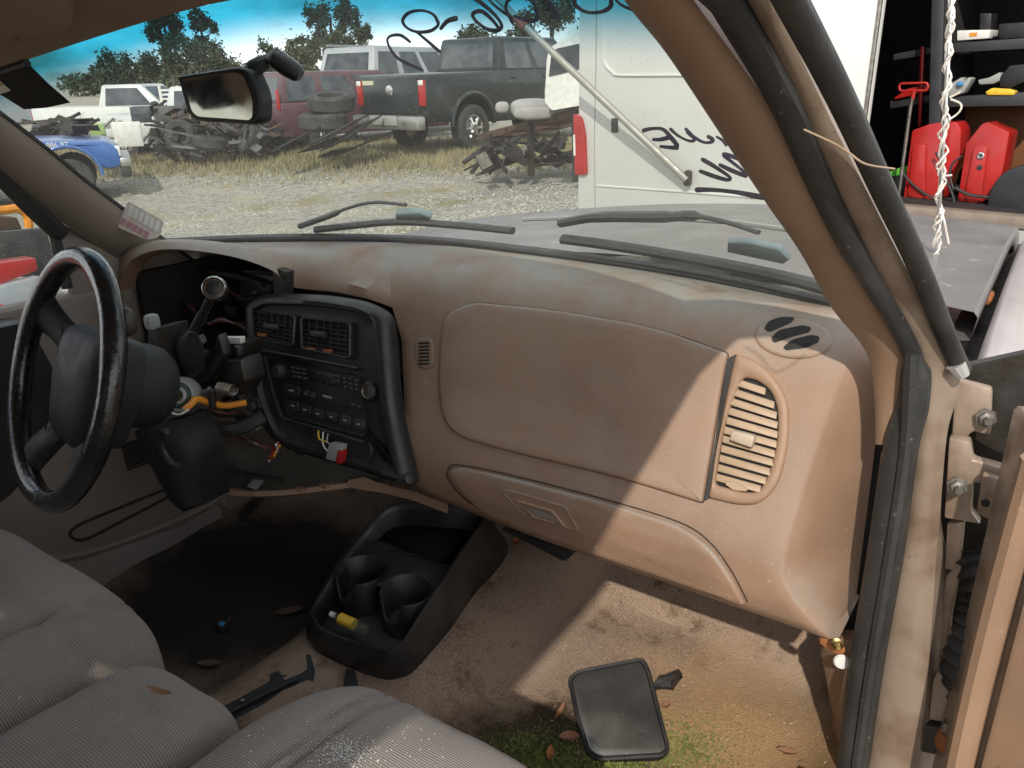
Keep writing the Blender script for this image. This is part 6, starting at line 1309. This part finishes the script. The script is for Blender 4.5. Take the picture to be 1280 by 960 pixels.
# dark boards and bumper skins leaning in front
random.seed(5)
bl_ = ['long dark plastic board lying flattest in front of the tyres', 'dark board resting against the tyre stack', 'dark ribbed board leaning left of the green pickup bumper', 'broad dark board pointing at the green pickup wheel', 'dark strip lying nearest in the grass before the tyres', 'dark slab under the leaning boards']
for k, (a, c, w) in enumerate([((348, 186), (392, 164), 0.16), ((395, 178), (448, 150), 0.26), ((418, 182), (462, 152), 0.28), ((432, 190), (485, 168), 0.24), ((405, 194), (440, 188), 0.14), ((390, 184), (430, 176), 0.3)]):
    A, B = CAM+ray(*a)*(14.2+0.15*k), CAM+ray(*c)*(15.0+0.1*k); s = Vector((0.45, 0.6, 0.28)).normalized()*w
    b = MB(); b.hexa([A-s, A+s, B+s, B-s], [p+Vector((0.05, -0.05, 0.03)) for p in (A-s, A+s, B+s, B-s)]); solo('scrap_board', b, M['darkmetal'], bl_[k], 'board', 'dark scrap boards', bevel=0.01)
# white pickups on the far left
WP = carpaint('white_paint', (0.62, 0.62, 0.60), (0.52, 0.52, 0.50))
def wpick(lab, px, py, d, rot, z, parts=True):
    pc = CAM+ray(px, py)*d
    t = lthing('pickup_truck', lab, 'pickup truck', (pc.x, pc.y, z), rot, 'wrecked vehicles in the yard')
    body(t, [(0, 0.45), (0, 1.08), (2.1, 1.08), (3.9, 1.06), (5.2, 1.0), (5.3, 0.45)], 1.85, WP)
    cab(t, 2.0, 2.15, 3.3, 3.95, 1.06, 1.68, 1.78, WP, [(0.12, 0.85)], tumble=0.14)
    for sx in (-1, 1): boxp(t, 'tail_light', (sx*0.84, 0.0, 0.86), (0.12, 0.05, 0.34), M['red'], 0.02)
    boxp(t, 'rear_bumper', (0, -0.10, 0.50), (1.8, 0.16, 0.18), BMP, 0.03); return t
t = wpick('white pickup cab with dark rear window in the scrap row under the power pole', 128, 150, 19, math.radians(-60), -0.35)
for x, y in ((0.85, 0.95), (-0.85, 0.95), (0.85, 4.3), (-0.85, 4.3)): wheel(t, x, y, 0.33, 0.22)
wpick('smaller white pickup partly hidden behind the blue truck hood', 62, 140, 24, math.radians(-58), -0.30)
wpick('white pickup roof showing behind the first white pickup', 190, 135, 26, math.radians(-70), -0.2)
# white slatted rack
c = CAM+ray(212, 118)*21; t = lthing('slatted_rack', 'white slatted rack standing between the white pickup and the scrap row', 'rack', (c.x, c.y, 0.55), YAW, None)
for k in range(6): boxp(t, 'slat', (0, 0, 0.12+0.11*k), (0.42, 0.03, 0.05), M['white'], 0.0)
for sx in (-0.24, 0.24): boxp(t, 'upright', (sx, 0, 0.35), (0.06, 0.05, 0.85), M['white'], 0.0)
# scrap row: crushed dark frames as a mass, plus single panels one can tell apart
SCR = [M['darkmetal'], mat('rusty_scrap', (0.10, 0.055, 0.035), 0.8, col2=(0.05, 0.04, 0.035), scale=4), mat('grey_scrap', (0.11, 0.11, 0.11), 0.6, col2=(0.05, 0.05, 0.05), scale=3), mat('pale_scrap', (0.38, 0.37, 0.35), 0.6, col2=(0.25, 0.24, 0.22), scale=3)]
def heap(label, x0, x1, y0, y1, d0, d1, n, m, seed):
    random.seed(seed); b = MB()
    for k in range(n):
        c = CAM+ray(random.uniform(x0, x1), random.uniform(y0, y1))*random.uniform(d0, d1)
        rot = Matrix.Rotation(random.uniform(0, 3.1), 3, 'Z') @ Matrix.Rotation(random.uniform(-0.9, 0.9), 3, 'X') @ Matrix.Rotation(random.uniform(-0.6, 0.6), 3, 'Y')
        s = random.choice([(0.9, 0.05, 0.06), (0.4, 0.25, 0.03), (0.25, 0.2, 0.12), (0.15, 0.15, 0.2), (1.0, 0.04, 0.04), (0.2, 0.1, 0.1), (0.5, 0.3, 0.015)])
        b.box(c, [v*random.uniform(0.5, 1.2) for v in s], rot)
    solo('scrap_heap', b, m, label, 'scrap heap', kind='stuff')
heap('dark scrap metal heap between the white pickup and the maroon vehicle', 190, 335, 132, 186, 17, 20, 260, SCR[0], 1)
heap('rusty scrap mixed into the row behind the rear view mirror', 200, 345, 140, 192, 16.5, 18.5, 120, SCR[1], 2)
heap('pale scrap pieces by the white pickup', 95, 215, 140, 184, 17, 19, 14, SCR[3], 3)
heap('grey scrap low in the row under the rear view mirror', 190, 340, 150, 194, 16, 18, 60, SCR[2], 4)
heap('dark scrap heap behind the blue truck hood', 40, 110, 150, 172, 14, 17, 50, SCR[0], 6)
for lab, px, py, d, w, h, m in (('pale grey door panel standing in the scrap row', 160, 168, 16.6, 0.55, 0.50, M['white']), ('dark square panel framed in grey in the scrap row', 176, 143, 17.0, 0.40, 0.34, M['carglass']), ('grey tailgate panel right of the square panel in the scrap row', 212, 142, 17.2, 0.60, 0.32, SCR[2]), ('green stickered panel left of the pale door panel', 122, 163, 16.8, 0.30, 0.28, mat('pale_green_panel', (0.30, 0.42, 0.16), 0.6))):
    c = CAM+ray(px, py)*d; b = MB(); b.box(c, (w, 0.06, h), Matrix.Rotation(YAW+0.3, 3, 'Z')); solo('scrap_sheet', b, m, lab, 'panel', bevel=0.02)
heap('greasy dark scrap under the dark green pickup and rusty frame', 600, 720, 172, 206, 11.6, 13, 46, SCR[0], 8)
# rusty trailer frame with grey seats on it
f0, f1 = CAM+ray(598, 172)*12.6, CAM+ray(740, 134)*10.6
t = thing('trailer_frame', 'rusty low trailer frame in front of the dark green pickup', 'trailer', (f0.x, f0.y, 0))
dd = (f1-f0).normalized(); ss = Vector((-dd.y, dd.x, 0)).normalized()
for k, o in enumerate((0.0, 0.55, 1.1)):
    b = MB(); b.hexa([f0+ss*o+Vector((0, 0, z))+ss*w for w, z in ((0, -0.05), (0.08, -0.05), (0.08, 0.05), (0, 0.05))], [f1+ss*o+Vector((0, 0, z))+ss*w for w, z in ((0, -0.05), (0.08, -0.05), (0.08, 0.05), (0, 0.05))]); part('beam', b, SCR[1], t)
for k in range(5):
    q = f0.lerp(f1, 0.06+0.22*k); b = MB(); b.tube([q, q+ss*1.1], 0.045, 6); part('crossbar', b, SCR[1], t)
for k in range(3):
    q = f0.lerp(f1, 0.12+0.38*k); b = MB(); b.tube([q, Vector((q.x, q.y, 0))], 0.06, 6); part('support', b, SCR[0], t)
GS = mat('grey_seat_vinyl', (0.34, 0.325, 0.315), 0.7, col2=(0.27, 0.26, 0.25), scale=3)
c = CAM+ray(664, 135)*11.4; t = lthing('bucket_seat', 'grey car seat lying on its side on the rusty trailer frame', 'seat', tuple(c), YAW+0.1, 'discarded grey car seats')
b = MB(); b.rcube((0, 0, 0.0), (0.30, 0.22, 0.13), 3, 8); part('backrest', b, GS, t); b = MB(); b.rcube((0.02, -0.20, -0.06), (0.30, 0.10, 0.09), 3, 8); part('bolster', b, GS, t)
b = MB(); b.rcube((-0.42, -0.02, 0.02), (0.10, 0.07, 0.08), 2.6, 8); part('headrest', b, GS, t)
c = CAM+ray(697, 113)*11.0; t = lthing('bucket_seat', 'grey car seat standing upright next to the white van corner', 'seat', tuple(c-Vector((0, 0, 0.16))), YAW+0.1, 'discarded grey car seats')
b = MB(); b.rcube((0, 0, 0.20), (0.17, 0.11, 0.20), 3, 8, Matrix.Rotation(0.25, 3, 'Y')); part('backrest', b, GS, t)
b = MB(); b.rcube((0.05, -0.1, -0.02), (0.20, 0.16, 0.07), 3, 8); part('cushion', b, M['carglass'], t)
# white truck door beside the van
WD = Plane(CAM+ray(700, 95)*10.2, -FW*1.0+Vector((0, 0, FW.z))); wd = thing('truck_door', 'white truck door with dark window half hidden behind the van corner', 'door', tuple(WD.hit(700, 140)))
b = MB(); b.prism([WD.on(*p) for p in rnd([(681, 128), (684, 70, 8), (690, 56, 8), (735, 42), (735, 130), (690, 138)], 3, 4)], WD.n*-0.10); part('skin', b, M['white'], wd)
b = MB(); b.prism([WD.on(*p, 0.01) for p in rnd([(686, 96), (689, 68, 5), (694, 61, 5), (735, 52), (735, 84)], 2, 3)], WD.n*-0.008); part('window', b, M['carglass'], wd)

# blue truck nose on the left
def bluetruck():
    c = Z(96, 252, -0.42); rot = math.radians(-30); h = Vector((-math.sin(rot), math.cos(rot), 0)); r = Vector((h.y, -h.x, 0)); o = c-r*0.78-h*4.35; o.z = -0.44
    BL = carpaint('blue_paint', (0.035, 0.115, 0.36), (0.05, 0.14, 0.40), 0.3)
    t = lthing('pickup_truck', 'blue pickup truck nose with chalk number on its fender, left of the gravel', 'pickup truck', tuple(o), rot, 'wrecked vehicles in the yard')
    body(t, [(0, 0.5), (0, 1.05), (2.0, 1.05), (3.3, 1.06), (4.95, 0.98), (5.15, 0.85), (5.15, 0.55), (4.92, 0.52)]+arch(4.35, 0.46, 0.44)[::-1][1:-1]+[(3.85, 0.5), (1.45, 0.5)]+arch(1.0, 0.44, 0.44)[::-1][1:-1]+[(0.5, 0.5)], 1.75, BL, bevel=0.06)
    cab(t, 1.7, 1.9, 2.9, 3.5, 1.04, 1.62, 1.68, BL, [(0.12, 0.85)])
    for x, y in ((0.78, 4.35), (-0.78, 4.35), (0.78, 1.0), (-0.78, 1.0)): wheel(t, x, y, 0.36, 0.24)
    boxp(t, 'front_bumper', (0, 5.22, 0.62), (1.74, 0.18, 0.16), BMP, 0.03); boxp(t, 'bumper_skirt', (0, 5.2, 0.46), (1.7, 0.16, 0.18), M['rubber'], 0.03)
    for sx in (-1, 1): boxp(t, 'headlight', (sx*0.72, 5.12, 0.80), (0.26, 0.10, 0.16), M['white'], 0.02)
    b = MB(); b.tube([(0.885, 4.35-0.49*math.cos(a), 0.44+0.49*math.sin(a)) for a in [math.pi*k/10 for k in range(11)]], 0.03, 6); part('arch_flare', b, BL, t)
    fo = bpy.data.curves.new('chalk_number', 'FONT'); fo.body = 'H1886-97'; fo.size = 0.115; fo.extrude = 0.002; fo.align_x = 'CENTER'
    tmp = bpy.data.objects.new('tmp', fo); COL.objects.link(tmp); bpy.context.view_layer.update()
    me_ = bpy.data.meshes.new_from_object(tmp.evaluated_get(bpy.context.evaluated_depsgraph_get())); bpy.data.objects.remove(tmp)
    ob = bpy.data.objects.new('chalk_number', me_); COL.objects.link(ob); ob.parent = t; ob.location = (0.882, 4.18, 0.955-0.04)
    ob.rotation_euler = (math.radians(90), 0, math.radians(90)); me_.materials.clear(); me_.materials.append(M['white'])
bluetruck()
# cars seen through the driver window
t = lthing('car', 'red wrecked car low behind the driver window', 'car', (-5.4, -3.5, -0.40), math.radians(4), 'wrecked vehicles in the yard')
RD = carpaint('red_paint', (0.50, 0.02, 0.02), (0.42, 0.03, 0.025))
body(t, [(0, 0.25), (0, 0.85), (1.1, 0.92), (3.0, 0.9), (4.2, 0.78), (4.3, 0.25)], 1.7, RD, bevel=0.08)
cab(t, 0.9, 1.4, 2.4, 3.1, 0.9, 1.32, 1.55, RD, [(0.1, 0.48), (0.54, 0.9)])
boxp(t, 'side_moulding', (0.86, 2.1, 0.62), (0.03, 3.6, 0.08), M['white'], 0.01)
for x, y in ((0.75, 0.8), (-0.75, 0.8), (0.75, 3.4), (-0.75, 3.4)): wheel(t, x, y, 0.30, 0.2)
wlab = mat('speckled_black_panel', (0.03, 0.03, 0.03), 0.6, col2=(0.07, 0.07, 0.07), scale=12, speck=(0.35, 0.35, 0.35), speckscale=60)
def sidepanel(nm, lab, cat, px, x, m, th=0.06):
    b = MB(); b.prism([X(a, c, x) for a, c in px], (-th, 0, 0)); return solo(nm, b, m, lab, cat, bevel=0.01)
sidepanel('wrecked_panel', 'speckled black car panel above the red car, seen through the driver window', 'panel', [(-70, 292), (0, 290), (58, 285), (72, 332), (60, 345), (-70, 350)], -4.2, wlab)
sidepanel('red_bumper', 'bright red bumper strip under the black panel outside the driver window', 'bumper', [(-70, 338), (45, 322), (48, 338), (0, 356), (-70, 366)], -3.95, RD, 0.12)
sidepanel('silver_panel', 'pale silver blue car panel under the red bumper outside the driver window', 'panel', [(-70, 370), (0, 358), (50, 345), (50, 440), (-70, 440)], -3.9, mat('silver_blue', (0.42, 0.45, 0.50), 0.35, 0.4, col2=(0.6, 0.6, 0.6), scale=5), 0.08)
sidepanel('red_fender', 'red fender corner lowest outside the driver window', 'fender', [(-70, 386), (-6, 378), (16, 384), (24, 420), (-70, 440)], -3.8, RD, 0.05)
b = MB(); b.tube(spline([X(-60, 262, -4.6), X(0, 263, -4.6), X(22, 261, -4.6), X(34, 270, -4.6), X(36, 285, -4.6)], 5), 0.028, 8); solo('orange_pipe', b, M['orange'], 'orange bent pipe above the speckled black panel', 'pipe')
sidepanel('rusty_drum', 'dark red rusty drum below the orange pipe', 'drum', [(-60, 270), (0, 271), (22, 272), (28, 286), (26, 292), (-60, 292)], -4.7, SCR[1], 0.4)
# shed glimpsed at the left edge
c = CAM+ray(2, 140)*30; t = lthing('metal_shed', 'pale corrugated metal shed at the left edge behind the black flap', 'shed', (c.x-1.5, c.y, -0.3), math.radians(30))
boxp(t, 'wall', (0, 0, 0.8), (3.0, 3.0, 1.6), mat('pale_metal', (0.5, 0.53, 0.54), 0.5, col2=(0.42, 0.44, 0.45), scale=3), 0.0)
b = MB(); b.prism([(-1.6, -1.6, 1.6), (1.6, -1.6, 1.6), (0, -1.6, 2.2)], (0, 3.2, 0)); part('roof', b, M['greyplastic'], t)

# ------------------------------------------------------------------ white service van with its side door open
A = CAM+ray(722, 170)*5.7; B = CAM+ray(1096, 60)*4.15; A.z = B.z = 0
ve = (B-A).normalized(); vn = Vector((ve.y, -ve.x, 0)); vn = vn if vn.dot(CAM-A) > 0 else -vn
VPl = Plane(A, vn); BL_ = (B-A).length
VW = mat('van_white_paint', (0.62, 0.62, 0.59), 0.35, col2=(0.55, 0.54, 0.50), scale=1.2, coat=0.3, speck=(0.50, 0.47, 0.41), speckscale=40)
van = thing('service_van', 'white service van with red tail light, side door open onto dark shelves', 'van', tuple(A))
def V(u, off, z): return A+ve*u+vn*off+Vector((0, 0, z))
def vbox(nm, u0, u1, o0, o1, z0, z1, m, bev=0.0, par=None):
    b = MB(); b.hexa([V(u0, o0, z0), V(u1, o0, z0), V(u1, o1, z0), V(u0, o1, z0)], [V(u0, o0, z1), V(u1, o0, z1), V(u1, o1, z1), V(u0, o1, z1)]); return part(nm, b, m, par or van, bevel=bev)
OP = 1.35; LV = BL_+OP+1.6
vbox('rear_side_panel', 0, BL_, -0.06, 0, 0.42, 2.55, VW, 0.02)
vbox('rear_doors', -0.0+0.004, 0.06, -1.95, -0.07, 0.45, 2.52, VW, 0.015)
vbox('far_side_panel', 0.07, LV-1.0, -2.0, -1.95, 0.42, 2.55, VW, 0.01)
vbox('roof', 0.0, LV-0.8, -2.0, 0.0, 2.555, 2.62, VW, 0.03)
vbox('front_body', BL_+OP, LV, -2.0, 0.0, 0.42, 1.25, VW, 0.06)
vbox('cab', BL_+OP+0.002, LV-0.75, -1.95, -0.03, 1.255, 2.55, VW, 0.12)
zf = VPl.hit(1200, 266).z
vbox('sill', BL_+0.003, BL_+OP-0.003, -0.06, -0.012, 0.43, zf-0.06, M['greyplastic'], 0.01)
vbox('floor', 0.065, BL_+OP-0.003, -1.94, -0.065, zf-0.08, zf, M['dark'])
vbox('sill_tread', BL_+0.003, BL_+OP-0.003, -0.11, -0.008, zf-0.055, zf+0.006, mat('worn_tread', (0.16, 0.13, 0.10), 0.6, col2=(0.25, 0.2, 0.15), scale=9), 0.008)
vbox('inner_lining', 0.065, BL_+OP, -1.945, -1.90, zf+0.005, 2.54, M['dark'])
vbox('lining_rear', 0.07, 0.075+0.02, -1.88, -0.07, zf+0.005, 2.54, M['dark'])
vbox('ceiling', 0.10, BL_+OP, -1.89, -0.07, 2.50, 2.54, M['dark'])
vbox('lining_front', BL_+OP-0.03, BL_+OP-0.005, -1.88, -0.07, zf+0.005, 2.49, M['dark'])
b = MB(); b.tube([V(BL_-0.012, 0.004, 0.45), V(BL_-0.012, 0.004, 2.5)], 0.012, 8); part('door_edge', b, M['steel'], van)
# seams, pressed panel, tail light, fuel pocket
def vline(pts, r, m, nm): b = MB(); b.tube([VPl.on(*p, 0.001) for p in pts], r, 6); return part(nm, b, m, van)
vline([(746, -40), (745, 80), (743, 170), (744, 262)], 0.004, mat('seam_grey', (0.3, 0.3, 0.29), 0.7), 'seam')
vline([tuple(p) for p in spline([Vector(q) for q in [(755, -30), (755, 60), (757, 80), (766, 90), (778, 94), (860, 94), (960, 97)]], 5)], 0.012, VW, 'pressed_edge')
vline([(746, 232), (860, 240), (960, 248)], 0.008, VW, 'lower_crease')
b = MB(); plate(VPl, rnd([(719, 142), (728, 145, 6), (733, 165, 8), (735, 218, 2), (721, 219)], 3, 4), 0.03, back=-0.01, r=1.5, rings=3, mb=b); tl_ = part('tail_light', b, M['red'], van)
b = MB(); plate(VPl, [(720, 168), (722.4, 168), (723, 194), (720.6, 194)], 0.034, back=0.028, r=0.2, rings=1, mb=b); part('lens_band', b, M['white'], tl_)
b = MB(); plate(VPl, rnd([(764, 148), (772.5, 147), (773, 166), (764.5, 166)], 2, 3), 0.004, back=-0.002, r=0.6, rings=2, mb=b); part('pocket', b, M['rubber'], van)
for u in (0.95, LV-0.75):
    for o in (-0.14, -1.86):
        b = MB(); b.lathe([(0.2, -0.1), (0.33, -0.11), (0.36, -0.07), (0.36, 0.07), (0.33, 0.11), (0.2, 0.1)], V(u, o, 0.36), vn, 24); part('wheel', b, TYRE, van)
# slanting rod with bracket against the van side
rod = thing('support_rod', 'grey metal rod slanting down across the white van side to a bracket', 'rod', tuple(VPl.on(862, 226, 0.12)))
b = MB(); b.tube([VPl.on(640, -20, 0.30), VPl.on(680, 26, 0.26), VPl.on(864, 224, 0.05)], 0.024, 10); part('tube', b, mat('grey_rod', (0.30, 0.29, 0.26), 0.5, 0.3), rod)
b = MB(); b.rcube(VPl.on(863, 222, 0.03), (0.022, 0.03, 0.05), 5, 4); part('bracket', b, M['darkmetal'], rod)
b = MB(); b.tube([VPl.on(678, 24, 0.265), VPl.on(688, 35, 0.255)], 0.032, 8); part('collar', b, mat('faded_red', (0.3, 0.08, 0.06), 0.6), rod)
# shelves and what stands on them
DEP = -0.60
VI = Plane(A+vn*DEP, vn)
SH = mat('grey_shelf_steel', (0.05, 0.05, 0.053), 0.5, 0.3, col2=(0.035, 0.035, 0.038), scale=6)
sh = thing('shelf_unit', 'dark grey steel shelf unit inside the open van', 'shelves', tuple(VI.hit(1190, 250)))
def slab(pts, d, m, nm, par, off=0.0, th=None):
    b = MB(); b.prism([VI.on(*p, off) for p in pts], vn*(-d)); return part(nm, b, m, par, bevel=0.004)
slab([(1190, 54), (1300, 46), (1300, 60), (1190, 66)], 0.45, SH, 'shelf_board', sh); slab([(1176, 122), (1300, 114), (1300, 132), (1176, 134)], 0.45, SH, 'shelf_board', sh)
slab([(1100, 68), (1160, 56), (1160, 66), (1100, 76)], 0.45, SH, 'shelf_board', sh, -0.2); slab([(1096, 128), (1160, 118), (1160, 128), (1096, 138)], 0.45, SH, 'shelf_board', sh, -0.2)
slab([(1166, -60), (1182, -60), (1172, 262), (1158, 262)], 0.05, SH, 'post', sh); slab([(1178, -60), (1184, -60), (1176, 200), (1170, 200)], 0.5, M['dark'], 'side_sheet', sh, -0.02)
slab([(1176, 134), (1300, 132), (1300, 250), (1176, 250)], 0.02, mat('brown_board', (0.16, 0.06, 0.02), 0.7), 'back_board', sh, -0.40)
def stuffbox(nm, lab, cat, pts, d, m, off=0.0, bev=0.006):
    b = MB(); b.prism([VI.on(*p, off) for p in pts], vn*(-d)); return solo(nm, b, m, lab, cat, 'things on the van shelves', bevel=bev)
wb_ = stuffbox('carton', 'white carton with orange mark on the upper van shelf', 'box', [(1196, 38), (1238, 37), (1236, 48), (1196, 51)], 0.15, M['white'])
b = MB(); b.prism([VI.on(*p, 0.002) for p in [(1212, 41), (1222, 40.5), (1221, 45), (1212, 46)]], vn*0.001); o_ = part('printed_mark', b, M['orange'], wb_)
stuffbox('black_case', 'black box standing behind the white carton', 'box', [(1220, 16), (1235, 16), (1234, 37), (1220, 37)], 0.12, M['black'], -0.06)
stuffbox('black_case', 'black radio case at the right end of the upper van shelf', 'box', [(1248, 30), (1300, 26), (1300, 46), (1248, 49)], 0.2, M['black'])
stuffbox('parts_bag', 'grey plastic bag with blue print on the middle van shelf', 'bag', [(1176, 117), (1190, 104), (1204, 96), (1206, 103), (1212, 96), (1216, 98), (1206, 116), (1190, 121)], 0.08, M['greyplastic'], 0.02)
stuffbox('blue_patch', 'small blue printed wrapper beside the grey bag on the van shelf', 'wrapper', [(1198, 103), (1206, 101), (1206, 107), (1199, 108)], 0.02, M['blue'], 0.04)
stuffbox('power_drill', 'dark power tool with pale grip at the right of the middle van shelf', 'tool', [(1248, 98), (1262, 82), (1300, 78), (1300, 96), (1276, 104), (1262, 110), (1250, 108)], 0.10, M['black'])
stuffbox('work_glove', 'grey work glove lying left of the power tool', 'glove', [(1222, 100), (1236, 97), (1250, 90), (1252, 100), (1240, 105), (1224, 106)], 0.06, M['greyplastic'])
stuffbox('tape_roll', 'yellow tape roll on the middle van shelf', 'tape', [(1232, 115), (1240, 110), (1262, 111), (1270, 114), (1268, 119), (1234, 119)], 0.06, M['yellow'], 0.01)
stuffbox('red_tray', 'dull red tray on the left lower van shelf', 'tray', [(1102, 124), (1120, 112), (1146, 106), (1146, 116), (1104, 126)], 0.2, M['red'], -0.18)
stuffbox('red_pole', 'dark red pole standing upright behind the hand pump', 'pole', [(1138, 58), (1143, 58), (1139, 160), (1135, 160)], 0.03, M['red'], -0.15)
stuffbox('green_box', 'green lidded black box on the van floor', 'box', [(1116, 214), (1140, 205), (1146, 206), (1146, 214), (1118, 220)], 0.12, mat('bright_green', (0.10, 0.40, 0.04), 0.5), 0.12)
stuffbox('black_crate', 'black crate under the green lid on the van floor', 'crate', [(1112, 218), (1146, 214), (1144, 246), (1112, 250)], 0.14, M['black'], 0.11)
stuffbox('black_drum', 'large rounded black drum at the right edge of the van floor', 'drum', rnd([(1252, 285), (1256, 230, 20), (1275, 206, 20), (1310, 196), (1310, 285)], 8, 5), 0.3, M['black'], 0.30, 0.02)
# T-handled pump
tp = thing('hand_pump', 'steel rod with red T handle standing at the van door', 'pump', tuple(VI.on(1142, 258, 0.25)))
b = MB(); hp = rnd([(1145, 103), (1180, 102), (1180, 111), (1145, 112)], 4, 4); b.tube([VI.on(*p, 0.25) for p in hp], 0.0065, 7, closed=True); part('handle', b, M['red'], tp)
b = MB(); b.tube([VI.on(1163, 112, 0.25), VI.on(1161, 122, 0.25)], 0.010, 8); part('socket', b, M['red'], tp)
b = MB(); b.tube([VI.on(1161, 118, 0.25), VI.on(1158, 134, 0.25), VI.on(1140, 262, 0.25)], [0.009, 0.011, 0.011], 8); part('shaft', b, M['steel'], tp)
# red booster packs
def booster(lab, face, side, panel, ringpx):
    t = thing('booster_pack', lab, 'booster pack', tuple(VI.on(face[0][0], face[0][1], 0.2)), 'red booster packs in the van')
    b = MB(); b.prism([VI.on(*p, 0.22) for p in rnd(face, 3, 3)], vn*-0.16); part('case', b, M['red'], t, bevel=0.008)
    if side: b = MB(); b.prism([VI.on(*p, 0.17) for p in rnd(side, 4, 3)], vn*-0.16); part('side_shell', b, M['red'], t, bevel=0.01)
    b = MB(); b.prism([VI.on(*p, 0.222) for p in rnd(panel, 5, 3)], vn*0.014); part('clamp_panel', b, M['red'], t, bevel=0.004)
    if ringpx:
        c = VI.on(ringpx[0], ringpx[1], 0.238); b = MB(); b.lathe([(0.016, 0), (0.018, 0.004), (0.014, 0.006), (0.010, 0.003), (0.009, 0.0), (0.001, 0.0)], c, vn, 18); part('socket_ring', b, M['chrome'], t)
        c = VI.on(ringpx[0]-1, ringpx[1]+14, 0.238); b = MB(); b.lathe([(0.012, 0), (0.014, 0.004), (0.005, 0.006)], c, vn, 14); part('plug', b, M['rubber'], t)
    return t
booster('red booster pack behind the wire wrapped antenna', [(1147, 242), (1158, 160), (1180, 152), (1198, 150), (1194, 238), (1180, 246)], [(1186, 152), (1208, 150), (1214, 160), (1212, 195), (1200, 215), (1192, 244), (1184, 244)], [(1153, 240), (1160, 178), (1176, 176), (1174, 243)], None)
booster('red booster pack with chrome socket at the right end of the van floor', [(1213, 246), (1224, 176), (1248, 150), (1277, 162), (1270, 200), (1260, 240), (1240, 247)], [(1216, 240), (1224, 172), (1240, 152), (1250, 150), (1236, 170), (1228, 240)], [(1223, 240), (1234, 180), (1244, 177), (1252, 180), (1242, 247), (1228, 248)], (1243, 190))
b = MB(); b.tube(spline([VI.on(px, py, 0.26) for px, py in [(1190, 186), (1198, 200), (1204, 222), (1210, 236), (1212, 246)]], 5), 0.0075, 7); solo('battery_cable', b, M['rubber'], 'black cable hanging from the red booster pack by the antenna', 'cable')
b = MB(); b.tube(spline([VI.on(px, py, 0.27) for px, py in [(1214, 228), (1230, 236), (1250, 239), (1268, 239), (1290, 232)]], 5), 0.009, 7); solo('battery_cable', b, M['rubber'], 'black cable looped across the foot of the right red booster pack', 'cable')
b = MB(); b.tube(spline([VI.on(px, py, 0.26) for px, py in [(1222, 190), (1210, 200), (1207, 215), (1212, 232)]], 5), 0.0065, 7); solo('battery_cable', b, M['rubber'], 'thin black cable curving between the two red booster packs', 'cable')
b = MB(); b.tube(spline([VI.on(px, py, 0.25) for px, py in [(1148, 210), (1160, 224), (1176, 236), (1196, 246)]], 5), 0.0065, 7); solo('battery_cable', b, M['rubber'], 'black cable crossing the lower left of the red booster pack', 'cable')
